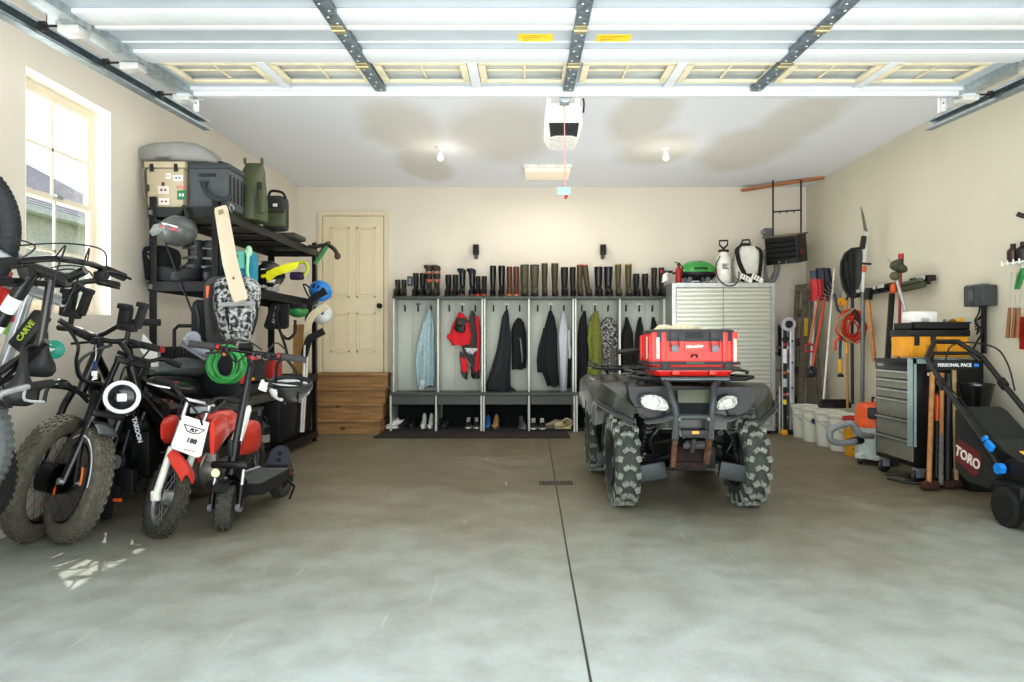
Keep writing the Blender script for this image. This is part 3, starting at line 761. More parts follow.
for nm, a, b_, c, d, yt, col, kw, wh in BP:
    for side, x0, x1 in (('left', a, b_), ('right', c, d)):
        k2 = dict(kw)
        if nm == 'olive hunting' and side == 'right': k2['lean'] = -.05
        boot('rubber_boot' if 'ankle' not in nm else 'leather_boot', f'{side} one of the {nm} boots {wh}', x0, x1, yt, col, mir=1, group='boots in a row on top of the lockers', **k2)
c = P(410, 281, YB-.02)
t = thing('wall_switch_box', 'small dark blue box on the back wall above the lockers', 'switch box', (c.x, YB-.01, c.z-.05), world=True)
MB().box(c, (.065, .03, .12), bev=.005).build('box', mat('slate_blue', '#3b4658', .5), t); MB().box(c+V(0, -.016, 0), (.035, .004, .08)).build('face_plate', mat('pale_blue_plate', '#8794a6', .4), t)

# ---------------------------------------------------------------- clothes on hooks
def cloth(name, col, var=.15, col2=None, scale=25): return mat('cloth_'+name, col, .9, var=var, scale=scale, col2=col2, bump=.25, bscale=90)
def garment_mb(rows, Y, th=.05, folds=5, seed=1, amp=.012, n=28, mb=None):
    """rows: list of (py, px_left, px_right) top to bottom; a soft hanging mass with vertical folds"""
    m = mb or MB(); rg = random.Random(seed); ph = [rg.random()*6 for _ in range(4)]
    rr = []
    # resample rows
    N_ = 14; rings = []
    for i in range(N_+1):
        v_ = i/N_*(len(rows)-1); k = min(int(v_), len(rows)-2); f_ = v_-k
        f_ = f_*f_*(3-2*f_)*.5+f_*.5
        py = rows[k][0]*(1-f_)+rows[k+1][0]*f_; xl = rows[k][1]*(1-f_)+rows[k+1][1]*f_; xr = rows[k][2]*(1-f_)+rows[k+1][2]*f_
        a, c_ = P(xl, py, Y), P(xr, py, Y)
        cx, hw = (a.x+c_.x)/2, (c_.x-a.x)/2; vv = i/N_
        T_ = th*(.45+.55*min(1, vv*3))
        ring = []
        for j in range(n):
            an = 2*PI*j/n; ca, sa = math.cos(an), math.sin(an)
            u = ca; f2 = amp*math.sin(folds*u*2.2+ph[0]+vv*1.5*math.sin(ph[1]))*(.2+vv)+amp*.5*math.sin(folds*3.7*u+ph[2]+vv*4)*(.2+vv)
            ring.append((cx+hw*math.copysign(abs(ca)**.75, ca)+amp*.4*math.sin(vv*9+ph[3]), Y+T_*sa*.9+(f2 if sa < .2 else 0), a.z+(.012*math.sin(u*5+ph[1]) if i == N_ else 0)))
        rings.append(ring)
    m.loft(rings)
    return m
def garment(name, label, cat_, rows, Y, m_, parts=(), **kw):
    zb = P(0, rows[-1][0], Y).z; xc = P((rows[-1][1]+rows[-1][2])/2, 0, Y).x
    t = thing(name, label, cat_, (xc, Y, zb), world=True)
    garment_mb(rows, Y, **kw).build('body', m_, t)
    for pn, prow, pm, dy, kk in parts:
        garment_mb(prow, Y+dy, **kk).build(pn, pm, t)
    return t
GY = 8.80
c1 = cloth('light_blue', '#9fb6bb')
garment('hanging_shirt', 'light blue grey long shirt hanging in the leftmost locker bay', 'shirt', [(309, 428, 430.5), (318, 425, 433), (330, 422, 435), (350, 421, 435), (372, 420, 435), (386, 419, 434.5)], GY, c1,
        (('sleeve', [(322, 423, 427), (340, 418.5, 424), (360, 416, 420.5), (377, 416.5, 420), (386, 418, 421)], c1, -.035, dict(th=.02, folds=2, seed=4)),
         ('cuff', [(380, 419, 424), (386, 420, 425), (390, 418, 424)], cloth('pale_cuff', '#b9c6c4'), -.05, dict(th=.015, folds=2, seed=5))), th=.05, folds=6, seed=2, amp=.014)
# red vest pack
rd = cloth('red', '#c01c2a', .1)
garment('life_vest', 'red and black life vest hanging in the second locker bay', 'vest', [(312, 459, 461), (317, 456, 466), (325, 452.5, 470), (336, 450, 471.5), (345, 451, 469)], GY-.06, rd,
        (('black_pocket', [(318, 457, 466.5), (321, 455.5, 467.5), (325, 455.5, 466.5)], BLK, -.055, dict(th=.03, folds=1, seed=3)),
         ('black_pocket', [(325.5, 454.5, 466), (329, 454, 466), (332, 456, 464.5)], BLK, -.058, dict(th=.03, folds=1, seed=6)),
         ('waist_flap', [(334, 447, 452), (338, 447, 453), (341, 449, 452)], rd, -.02, dict(th=.03, folds=1, seed=7))), th=.06, folds=2, seed=5)
dg = cloth('dark_grey_red', '#4b4847', .2)
garment('life_vest', 'grey and red harness vest with black straps hanging beside the red vest', 'vest', [(311, 471, 474), (320, 469, 477), (332, 466, 479), (345, 462, 479.5), (354, 464, 479.5), (366, 472, 479.5)], GY, dg,
        (('red_panel', [(316, 475.5, 479), (330, 476.5, 480), (350, 477, 480), (372, 474, 480)], rd, -.03, dict(th=.03, folds=1, seed=3)),
         ('red_strap', [(358, 460.5, 466), (364, 461, 468), (372, 462, 468)], rd, -.03, dict(th=.03, folds=1, seed=8)),
         ('black_strap', [(352, 460, 463), (362, 460, 467), (372, 461, 468), (379, 464, 467)], BLK, -.015, dict(th=.02, folds=1, seed=8)),
         ('black_strap', [(366, 470, 479.5), (374, 471, 479.5), (378, 471.5, 479.5)], BLK, -.015, dict(th=.03, folds=1, seed=9)),
         ('silver_flap', [(348, 464, 478), (351, 466, 477), (354, 469, 473)], mat('silver_cloth', '#b4b6b8', .5, .2), -.045, dict(th=.02, folds=1, seed=9))), th=.05, folds=3, seed=9)
garment('hanging_coat', 'long charcoal coat spreading to the bench in the third locker bay', 'coat', [(310, 505.5, 508), (316, 503, 509.5), (330, 500, 510), (350, 496, 510.5), (370, 491, 510.5), (390, 485, 511.5)], GY-.03, cloth('charcoal', '#32343a'),
        (('hem', [(386, 500, 510), (389, 503, 515), (391.5, 504, 516)], cloth('charcoal_dark', '#26272b'), -.02, dict(th=.03, folds=2, seed=2)),), th=.07, folds=5, seed=11, amp=.018)
garment('hanging_jacket', 'black jacket with grey striped sleeve beside the long charcoal coat', 'jacket', [(318, 517, 520), (323, 513.5, 524), (332, 511.5, 526.3), (350, 511.5, 526.3), (369, 512, 526)], GY, cloth('black', '#17181c'),
        (('grey_stripe', [(338, 519, 520.5), (350, 521, 523), (362, 521, 523)], cloth('mid_grey', '#6a6d70'), -.052, dict(th=.008, folds=1, seed=2)),), th=.05, folds=3, seed=12)
nb = cloth('blue_black', '#14171f')
garment('hanging_jacket', 'blue black hooded jacket hanging in the fourth locker bay', 'jacket', [(311, 549, 552), (318, 546.5, 554.5), (332, 543, 557), (350, 541, 557.5), (370, 541, 558), (386, 547, 559)], GY, nb,
        (('sleeve', [(328, 543, 547), (345, 539, 544), (362, 536.5, 541.5), (372, 537, 542)], nb, -.03, dict(th=.025, folds=1, seed=2)),), th=.06, folds=4, seed=14)
lgy = cloth('pale_grey', '#a9aeb4')
garment('hanging_shirt', 'pale grey hooded shirt hanging beside the blue black jacket', 'shirt', [(311, 561.5, 564), (320, 560, 566.5), (335, 558.5, 569), (352, 559, 568), (372, 559.5, 567), (391, 560, 567)], GY-.02, lgy,
        (('sleeve', [(330, 567, 570), (345, 568, 571.3), (358, 568, 571.3)], lgy, -.02, dict(th=.02, folds=1, seed=2)),), th=.045, folds=5, seed=15)
tag(garment_mb([(345, 565.5, 571), (365, 566, 571), (388, 566.5, 571)], GY+.01, th=.035, seed=3).build('hanging_garment', nb, None), 'black garment showing behind the pale grey shirt', 'garment')
garment('hanging_coat', 'long navy black coat at the left of the fifth locker bay', 'coat', [(311, 583, 585.5), (320, 580, 587), (340, 577.6, 588), (365, 577.2, 588), (391, 577.2, 588)], GY, nb, (), th=.055, folds=3, seed=17)
ol = cloth('olive_green', '#6a6f2c', .15)
garment('hanging_jacket', 'olive green long jacket hanging in the fifth locker bay', 'jacket', [(311, 595, 598), (318, 590, 599.5), (332, 588, 601), (355, 588.5, 601.5), (375, 587, 602), (391, 583, 602)], GY-.025, ol, (('sleeve', [(322, 588.5, 592), (340, 587.5, 592), (358, 588.5, 592.5)], ol, -.045, dict(th=.02, folds=1, seed=2)),), th=.055, folds=4, seed=19)
garment('hanging_jacket', 'black and grey mottled jacket hanging right of the olive jacket', 'jacket', [(317, 606, 611), (322, 601.5, 616), (330, 600, 618), (342, 601, 618), (352, 603, 617), (370, 607, 617)], GY-.03, cloth('mottled', '#2c2c2e', col2='#8b8b88', scale=40),
        (('dark_lining', [(340, 608, 618), (356, 607, 618), (372, 607, 618)], cloth('brown_grey', '#5a544f'), -.01, dict(th=.04, folds=2, seed=2)),), th=.05, folds=3, seed=21)
for a, b_, c_, lb in ((620.5, 627, 634, 'first of three black jackets hanging in the bay behind the quad bike rack'), (634, 640, 645.5, 'second of three black jackets hanging in the bay behind the quad bike rack'), (648.5, 653.5, 659.5, 'third of three black jackets hanging in the bay behind the quad bike rack')):
    garment('hanging_jacket', lb, 'jacket', [(317, b_-1, b_+1.2), (323, b_-2.5, b_+2.5), (334, a+1, c_-1), (350, a, c_), (372, a, c_)], GY, cloth('jacket_black', '#1b1c1c'), (), th=.05, folds=3, seed=int(a))

# ---------------------------------------------------------------- shoes in the cubbies
def shoe(name, label, px, py, col, sole='#dcdcd6', length=.27, rot=0, w_=.085, high=0, group=None, Y=8.60, zb=.0305, tip=0, lace=None):
    x = (px-CX)*Y/F
    t = thing(name, label, 'shoe', (x, Y, zb), rot, group)
    m = MB(); rings = []
    L_ = length
    for k, (v_, ww, hh, zb_) in enumerate(((-.5, .45, .035, .02), (-.47, .75, .05, .02), (-.38, .95, .058, .02), (-.22, 1.0, .07, .02), (-.05, .9, .095, .02), (.1, .82, .11+high, .02), (.3, .8, .105+high*1.1, .02), (.44, .75, .10+high*1.1, .02), (.5, .5, .085+high, .02))):
        rings.append([(w_/2*ww*math.copysign(abs(math.cos(a))**.8, math.cos(a))*(1-.25*max(0, math.sin(a))), v_*L_, zb_+(hh-zb_)*.5*(1+math.sin(a))) for a in [2*PI*j/14 for j in range(14)]])
    m.loft(rings); m.jitter(.002, 20); m.build('upper', mat('shoe_'+col.strip('#'), col, .7, var=.15), t)
    out = [(w_/2*1.06*math.cos(a)*(1 if math.sin(a) < .2 else .88), L_*.52*math.sin(a)) for a in [2*PI*j/20 for j in range(20)]]
    MB().prism(out, .024, c=(0, 0, .012), bev=.004).build('sole', mat('shoesole_'+sole.strip('#'), sole, .6), t)
    m = MB(); m.lathe([(.8, 0), (1, .006), (.8, .012)], (0, .26*L_, .098+high*1.05), n=14, sx=w_*.36, sy=L_*.16); m.build('collar', mat('collar_dark', '#1c1c1e', .9), t)
    if lace:
        m = MB()
        for k in range(4): m.beam((-w_*.25, -.16*L_+k*.035*L_*2, .082+.012*k+high*.15*k), (w_*.25, -.14*L_+k*.07*L_, .086+.012*k+high*.15*k), .008, .006)
        m.build('laces', mat('lace_'+lace.strip('#'), lace, .8), t)
    return t
G1 = 'shoes under the locker bench'
shoe('sneaker', 'white and black sneaker lying at the far left under the bench', 396, 425, '#d6d6d0', rot=-50, group=G1, lace='#ffffff', Y=8.56)
shoe('sneaker', 'black sneaker with white stripe behind the far left sneakers', 399, 420, '#222426', rot=-60, group=G1, Y=8.72, sole='#8a8c8a')
shoe('sneaker', 'black sneaker beside the far left white sneaker', 405.5, 425, '#1b1d20', rot=-20, group=G1, Y=8.6, sole='#2c2e30')
shoe('sneaker', 'dark shoe in the middle of the first cubby', 412.5, 424, '#202225', rot=0, group=G1, Y=8.66, sole='#3a3a3a')
shoe('high_top_shoe', 'left white high-top shoe standing beside its mate in the first cubby', 424, 420, '#c9cac0', rot=0, high=.075, w_=.07, group=G1, lace='#efefe8', Y=8.6)
shoe('high_top_shoe', 'right white high-top shoe standing beside its mate in the first cubby', 431, 420, '#c9cac0', rot=0, high=.07, w_=.07, group=G1, lace='#efefe8', Y=8.6)
shoe('sneaker', 'dark grey shoe at the left of the second cubby', 438.5, 424, '#34383a', rot=-15, group=G1, Y=8.62, sole='#4a4c4c')
shoe('sneaker', 'low dark shoe second from left in the second cubby', 446.5, 424, '#26292b', rot=-10, group=G1, Y=8.6, sole='#303233')
shoe('sneaker', 'left black and white sneaker at the right of the second cubby', 468.5, 423, '#1e2022', rot=0, group=G1, lace='#f0f0ea', Y=8.6)
shoe('sneaker', 'right black and white sneaker at the right of the second cubby', 476.5, 423, '#1e2022', rot=4, group=G1, lace='#f0f0ea', Y=8.6)
shoe('ankle_boot', 'bright blue shoe in the third cubby', 488, 420, '#1f5f96', sole='#1b4a74', rot=0, high=.05, group=G1, Y=8.56)
shoe('ankle_boot', 'tan suede boot beside the blue shoe', 496, 420, '#9a7346', sole='#7d5b36', rot=-5, high=.06, group=G1, Y=8.56)
shoe('ankle_boot', 'grey ankle shoe at the right of the third cubby', 522, 420, '#4e5660', sole='#8d949a', rot=12, high=.045, group=G1, Y=8.56)
shoe('sneaker', 'left black sneaker with white sole in the fourth cubby', 533.5, 424, '#17181b', rot=0, group=G1, lace='#f4f4f0', Y=8.52, w_=.095)
shoe('sneaker', 'right black sneaker with white sole in the fourth cubby', 542, 424, '#17181b', rot=0, group=G1, lace='#f4f4f0', Y=8.52, w_=.095)
shoe('sneaker', 'taupe shoe seen from the side in the fourth cubby', 554, 424, '#8d8570', sole='#6a6558', rot=-75, group=G1, Y=8.58)
t = thing('ankle_boot', 'cream slip-on boot lying with its round opening towards us', 'shoe', ((567-CX)*8.52/F, 8.52, .0305), 0, G1)
m = MB(); m.lathe([(.05, .16), (.05, 0.02), (.058, .0), (.066, .01), (.062, .03), (.06, .1), (.045, .2), (0, .22)], (0, -.06, .068), RX(-90)); m.build('upper', mat('cream_suede', '#c6b892', .8), t)
m = MB(); m.ell((-.09, .06, .04), (.09, .05, .04)); m.build('toe', mat('cream_suede', ''), t)
MB().box((-.05, -.02, .006), (.2, .1, .012), bev=.005).build('sole', mat('cream_sole', '#a79b78', .7), t)
# ================================================================ right side of the garage
def W(px, py, off=0.0):
    Y = F*(XR-off)/(px-CX); return V(XR-off, Y, CH+(CY-py)*Y/F)
# ---------------------------------------------------------------- steel cabinet with ribbed doors
SC_ = bpy.data.materials.new('ribbed_steel'); SC_.use_nodes = True
b = SC_.node_tree.nodes['Principled BSDF']; b.inputs['Base Color'].default_value = hexlin('#d3d6cb'); b.inputs['Metallic'].default_value = .6; b.inputs['Roughness'].default_value = .3
cb = thing('storage_cabinet', 'tall silver metal cabinet with two horizontally ribbed doors', 'cabinet', (2.39, 8.45, 0), world=True)
cx0, cx1, cy0, cy1, cz = 1.77, 3.01, 8.22, 8.68, 1.82
MB().bx((cx0, cy0+.02, .05), (cx1, cy1, cz-.0)).build('carcass', mat('cabinet_side', '#9a9d98', .45, .5), cb, smooth=False)
m = MB().bx((cx0, cy0, .04), (cx0+.045, cy0+.03, cz)).bx((cx1-.045, cy0, .04), (cx1, cy0+.03, cz)).bx((cx0+.045, cy0+.001, cz-.05), (cx1-.045, cy0+.03, cz)).bx((cx0+.045, cy0+.001, .04), (cx1-.045, cy0+.03, .09))
m.build('front_frame', mat('cabinet_frame', '#c3c6c4', .35, .7), cb, smooth=False)
mid = (cx0+cx1)/2
for a, c in ((cx0+.055, mid-.004), (mid+.004, cx1-.055)):
    rows = []; z = .095; n_ = 33; h_ = (cz-.055-.095)/n_
    pr = []
    for i in range(n_):
        z0 = .095+i*h_
        pr += [(cy0+.018, z0), (cy0+.004, z0+h_*.35), (cy0+.004, z0+h_*.7), (cy0+.018, z0+h_*.98)]
    m = MB(); A = [m.v((a, y, z)) for y, z in pr]; B = [m.v((c, y, z)) for y, z in pr]
    for i in range(len(pr)-1): m.face((A[i], B[i], B[i+1], A[i+1]))
    dd = m.build('ribbed_door', SC_, cb, smooth=False)
    hx = c-.025 if a < mid-.1 else a+.025
    MB().bx((hx-.008, cy0-.008, .9), (hx+.006, cy0+.003, .98), bev=.004).build('handle', SIL, dd)
for x in (cx0+.05, cx1-.05):
    for y in (cy0+.05, cy1-.05): MB().cyl((x, y, 0), (x, y, .05), .018).build('foot', BLK, cb)
# ---------------------------------------------------------------- things on the cabinet
zt = cz+.001
SY = 8.4; s_ = F/SY
def onX(px, Y=SY): return (px-CX)*Y/F
x = onX(677.5); t = thing('fire_extinguisher', 'small red fire extinguisher at the left end of the cabinet top', 'extinguisher', (x, 8.34, zt))
MB().lathe([(0, 0), (.034, 0), (.038, .01), (.038, .16), (.03, .19), (.014, .205), (.014, .215), (0, .215)]).build('cylinder', RED, t)
MB().box((0, 0, .235), (.035, .03, .04), bev=.005).beam((0, 0, .25), (-.05, 0, .262), .014, .01).build('valve', BLK, t)
MB().tube([(.01, 0, .235), (.045, -.01, .2), (.042, -.01, .1)], .007, sm=3).build('hose', BLK, t)
# small green portable grill
gx = onX(698, 8.5)
t = thing('portable_grill', 'small portable grill with domed green lid on the cabinet', 'grill', (gx, 8.52, zt))
MB().lathe([(0, .04), (.15, .05), (.22, .10), (.235, .135), (.235, .15), (0, .15)], sy=.66, n=28).build('firebox', mat('grill_black', '#242525', .5), t)
ld = MB().lathe([(.235, .15), (.232, .175), (.21, .22), (.16, .265), (.09, .292), (0, .30)], sy=.66, n=28).build('lid', mat('grill_green', '#3f9a45', .3, coat=.3), t)
MB().tube([(-.07, -.15, .185), (-.06, -.185, .19), (.06, -.185, .19), (.07, -.15, .185)], .010, sm=3).build('lid_handle', BLK, ld)
MB().lathe([(0, 0), (.02, 0), (.02, .006), (0, .006)], (.01, -.09, .268), RX(60)).build('thermometer', GREYP, ld)
for sx in (-1, 1):
    MB().box((sx*.27, 0, .145), (.08, .10, .02), bev=.008).build('side_handle', BLK, t)
    MB().tube([(sx*.15, -.1, .06), (sx*.17, -.11, 0.0), (sx*.17, .11, 0.0), (sx*.15, .1, .06)], .009).build('leg', GREYP, t)
MB().box((.19, -.09, .145), (.06, .03, .03), bev=.008).build('regulator', RED, t)
# sprayer nozzle + clamp tools
x = onX(668, 8.5)
t = thing('leaf_blower', 'white and black blower with red tip hanging over the cabinet left edge', 'blower', (onX(668), 8.42, zt))
MB().loft([[(-.03+k*.10*0+.045*math.cos(a)*(1-.3*k), .035*math.sin(a), .035+.1*k+.02*math.cos(a)) for a in [2*PI*j/12 for j in range(12)]] for k in (0, .5, 1)]).build('housing', WHITE, t)
MB().beam((-.07, 0, .155), (.06, 0, .15), .04, .03, bev=.008).build('motor_grip', BLK, t)
MB().lathe([(0, 0), (.022, 0), (.024, .03), (0, .034)], (-.065, 0, .155), RY(-90)).build('red_tip', RED, t)
for k, (p0, p1) in enumerate((((683, 277), (712, 274)), ((686, 280), (714, 279)))):
    a = P(*p0, 8.30); c = P(*p1, 8.26+.03*k); a.z = c.z = zt+.022+.0*k
    if k: a.z = c.z = zt+.022
    t = thing('bar_clamp', ['grey bar clamp lying behind on the cabinet in front of the grill', 'grey bar clamp lying at the front edge of the cabinet'][k], 'clamp', ((a.x+c.x)/2, (8.37, 8.27)[k], zt), world=True)
    a.y = c.y = (8.37, 8.27)[k]
    MB().beam(a, c, .02, .01).build('bar', SIL, t)
    for q in (.1, .75):
        p = a.lerp(c, q); MB().box(p+V(0, -.01, .015), (.05, .035, .07), RY(20), bev=.006).build('jaw', mat('clamp_grey', '#5d6366', .5, .3), t)
    MB().cyl(a.lerp(c, .45), a.lerp(c, .7)+V(0, 0, .015), .014).build('grip', BLK, t)
# pump sprayer
x = onX(723.5, 8.36)
t = thing('pump_sprayer', 'white pump sprayer bottle with black pump handle on the cabinet', 'sprayer', (x, 8.36, zt))
MB().lathe([(0, 0), (.075, 0), (.088, .015), (.09, .05), (.092, .26), (.084, .31), (.06, .345), (.052, .36), (.052, .39), (0, .39)], n=28).build('tank', mat('translucent_white', '#dcdcd2', .45), t)
MB().lathe([(0, 0), (.06, 0), (.064, .008), (.064, .028), (.02, .034), (.014, .06), (0, .06)], (0, 0, .385)).build('pump_cap', BLK, t)
MB().tube([(-.012, 0, .44), (-.048, 0, .475), (-.052, 0, .525), (.052, 0, .53), (.048, 0, .475), (.012, 0, .44)], .011).build('pump_handle', BLK, t)
m = MB(); 
for i, w_ in enumerate((.075, .055, .06, .075)): m.bx((-.04, -.0945, .225-.018*i), (-.04+w_, -.0915, .235-.018*i))
m.build('printed_label', mat('print_dark', '#4b4d4d', .6), t)
MB().tube([(-.06, -.06, .33), (-.11, -.07, .22), (-.10, -.12, .06), (-.02, -.17, -.03), (.08, -.17, -.03), (.15, -.11, .05), (.17, -.06, .14)], .007, sm=6).build('spray_hose', BLK, t)
# backpack sprayer
x = onX(748, 8.45)
t = thing('backpack_sprayer', 'white backpack sprayer tank with black shoulder straps on the cabinet', 'sprayer', (x, 8.47, zt))
rings = []
for z, w_, d_, in ((.0, .15, .10), (.03, .175, .115), (.25, .185, .12), (.38, .17, .11), (.45, .125, .09), (.475, .07, .06)):
    rings.append([(w_*math.copysign(abs(math.cos(a))**.55, math.cos(a)), d_*math.copysign(abs(math.sin(a))**.55, math.sin(a)), z) for a in [2*PI*j/28 for j in range(28)]])
MB().loft(rings).build('tank', mat('translucent_white', ''), t)
MB().lathe([(0, 0), (.075, 0), (.078, .012), (.06, .035), (0, .038)], (-.03, 0, .47)).tube([(-.075, 0, .5), (-.06, 0, .55), (.02, 0, .555), (.035, 0, .5)], .011).build('lid', BLK, t)
for sx in (-1, 1):
    MB().tube([(sx*.10-.02, -.05, .46), (sx*.145-.03, -.14, .40), (sx*.13-.03, -.19, .25), (sx*.09, -.17, .10), (sx*.10, -.11, .03)], .026, sm=5, flat=.35).build('shoulder_strap', mat('webbing_black', '#242425', .9), t)
MB().box((-.0, -.15, .07), (.14, .06, .10), bev=.02).build('waist_pad', mat('pad_olive', '#3a3a2f', .9), t)
MB().tube([(-.16, -.02, .40), (-.20, -.03, .25), (-.18, -.06, .1), (-.12, -.1, .03)], .012, sm=4).build('hose', mat('hose_grey', ''), t)
for k, (px, rz, ry_, lb) in enumerate(((746.5, 12, 28, 'left white paper-wrapped strip leaning before the backpack sprayer'), (757.5, -8, 32, 'right white paper-wrapped strip leaning before the backpack sprayer'))):
    x = onX(px, 8.24)
    t = thing('instruction_card', lb, 'card', (x, 8.245, zt))
    MB(T(0, 0, .055) @ RY(ry_) @ RX(-18)).box((0, 0, 0), (.15, .012, .065)).build('card', mat('paper', '#e8e6da', .8), t)
    m = MB(T(0, 0, .055) @ RY(ry_) @ RX(-18)); [m.box((-.05+.035*i, -.0065, 0), (.012, .002, .05)) for i in range(3)]; m.build('printed_bars', mat('print_grey', '#777770', .7), t)

# ---------------------------------------------------------------- ladders and boards behind
ly = 8.2
t = thing('folding_ladder', 'silver multi-position aluminium ladder with round black hinge and yellow foot', 'ladder', (3.13, ly, 0), world=True)
lx = onX(787.5, ly)
for k, dx in enumerate((-.045, .045)):
    MB().bx((lx+dx-.028, ly-.03, .04), (lx+dx+.028, ly+.03, 1.30), bev=.006).build('rail', mat('ladder_aluminium', '#cfd3d6', .35, .6) if k else mat('ladder_black_rail', '#2c2e30', .5), t)
MB().bx((lx-.078, ly-.034, .04), (lx-.066, ly-.02, 1.3)).build('edge_strip', mat('ladder_aluminium', ''), t)
MB().lathe([(0, -.04), (.08, -.04), (.085, -.03), (.085, .03), (0, .03)], (lx, ly-.01, 1.32), RX(90), n=28).build('hinge_cover', mat('ladder_aluminium', ''), t)
MB().lathe([(0, 0), (.045, 0), (.045, .012), (0, .012)], (lx, ly-.045, 1.32), RX(90)).build('hinge_knob', BLK, t)
MB().lathe([(0, 0), (.04, 0), (.04, .015), (0, .015)], (lx-.04, ly-.03, 1.14), RX(90)).build('lock_button', BLK, t)
for z in (1.12, .86, .56, .28): MB().cyl((lx+.045, ly-.032, z), (lx+.045, ly-.036, z), .012, n=10).build('rivet', mat('rivet_dark', '#2d2d2d', .5), t)
for z, h_, c_, nm in ((1.08, .03, '#b02a2a', 'red_sticker'), (.94, .17, '#e4e4e4', 'white_label'), (.74, .03, '#b5542a', 'orange_sticker'), (.62, .10, '#bfc4c6', 'grey_label'), (.48, .03, '#c43a52', 'warning_label'), (.39, .06, '#e3cf2c', 'yellow_label')):
    MB().bx((lx-.066, ly-.034, z-h_/2), (lx-.022, ly-.0305, z+h_/2)).build(nm, mat('lab'+c_.strip('#'), c_, .6), t)
for k, dx in enumerate((-.045, .045)): MB().box((lx+dx, ly, .03), (.07, .08, .06), bev=.008).build('foot', YEL if k == 0 else BLK, t)
for k, (z) in enumerate((.2, .48, .76, 1.04)): MB().bx((lx-.05, ly+.03, z-.015), (lx+.05, ly+.24, z+.015)).build('rung', mat('ladder_aluminium', ''), t)
tag(MB().bx((onX(775.5, 8.3)+.03, 8.26, 0), (onX(781, 8.3)+.0, 8.30, .57), bev=.004).build('white_board', WHITE, None), 'white plastic panel standing between the steel cabinet and folding ladder', 'panel')
t = thing('shelf_bracket', 'black metal bracket strip hanging above the white panel by the folding ladder', 'bracket', (onX(779, 8.5), 8.5, .93), world=True)
xx = onX(779.5, 8.5); MB().bx((xx-.02, 8.48, .93), (xx+.02, 8.5, 1.32)).build('strip', BLKM, t)
for z in (1.02, 1.14, 1.26): MB().bx((xx-.03, 8.44, z), (xx+.03, 8.48, z+.02)).build('lug', BLKM, t)
MB().bx((xx-.02, 8.5, .95), (xx+.02, YB-.003, .97)).build('wall_arm', BLKM, t)
# old wooden step ladder leaning in the corner
WD = mat('weathered_wood', '#6f6558', .85, var=.35, scale=22, bump=.3)
wl = thing('wooden_ladder', 'weathered grey wooden ladder leaning in the back right corner', 'ladder', (3.35, 8.4, 0), world=True)
def lr(a, b_, w_=.06, d_=.03, nm='rail', mm=WD): MB().beam(a, b_, w_, d_, up=(0, 1, 0), bev=.003).build(nm, mm, wl)
A0, A1 = P(792, 430, 8.45), P(797.5, 289, 8.62); B0, B1 = P(799, 430, 8.25), P(806, 287, 8.50)
A0.z = B0.z = 0.0
C0 = V(3.58, 8.05, 0); C1 = P(810.5, 287, 8.45)
lr(A0, A1); lr(B0, B1, .085)
lr(V(3.56, 8.15, 0), P(811, 290, 8.38), .05)
for k in (.22, .42, .62, .82): lr(A0.lerp(A1, k), B0.lerp(B1, k), .09, .02, 'tread')
lr(A1+V(-.02, 0, 0), P(812, 287, 8.40), .10, .03, 'top_cap')
p = B0.lerp(B1, .72); MB().box(p+V(.005, -.045, 0), (.045, .004, .22), RY(2)).build('yellow_label', mat('aged_yellow', '#c9a83c', .7, var=.2, scale=40), wl)

# ---------------------------------------------------------------- snow shovels
def shovel(label, px_blade, py0, py1, wpx, colr, hcol, hx1, hy1, Y0_, Y1_, grip, gcol):
    top = P(px_blade, py0, Y0_); bot = P(px_blade, py1, Y0_)
    hb = P(hx1, hy1, Y1_)
    t = thing('snow_shovel', label, 'shovel', (hb.x, hb.y, hb.z), world=True)
    s = F/Y0_; hw = wpx/2/s; hh = (top.z-bot.z)
    g = []
    for i in range(9):
        v_ = i/8; row = []
        for j in range(9):
            u = j/4-1; ww = hw*(.8+.2*math.sin(min(1, v_*1.6)*PI/2))
            row.append(V(bot.x+u*ww, Y0_-.05*(1-u*u)-.04*math.sin(v_*PI)+.012*math.cos(u*9), bot.z+v_*hh-(.02*(u*u) if i == 0 else 0)))
        g.append(row)
    MB().sheet(g, .006).build('scoop', mat('scoop_'+colr.strip('#'), colr, .4), t)
    MB().tube([V(bot.x, Y0_-.06, bot.z+hh*.35), V(bot.x, Y0_-.05, bot.z-.02), hb], [.014, .016, .014], n=10).build('shaft', mat('shaft_'+hcol.strip('#'), hcol, .5, var=.1), t)
    MB().tube([hb, hb+V(-.045, 0, -.03), hb+V(-.045, 0, -.10), hb+V(.045, 0, -.10), hb+V(.045, 0, -.03), hb], .012, n=8).build('d_grip', mat('grip_'+gcol.strip('#'), gcol, .5), t)
    return t
shovel('dark blue plastic snow shovel hung scoop up behind the red one', 822.5, 268.5, 300, 15, '#1d2748', '#d4502b', 812.5, 366, 8.05, 7.95, 1, '#2b2c3c')
shovel('grey blue snow shovel with silver shaft hung left of the dark blue scoop', 814, 271, 299, 10, '#4c5564', '#b9bec2', 810.5, 368, 8.15, 8.1, 1, '#20242c')
shovel('red plastic snow shovel with wooden shaft hung scoop up', 815.5, 279.5, 300.5, 13, '#b3202c', '#a87048', 809.5, 343, 7.92, 7.9, 1, '#b02028')
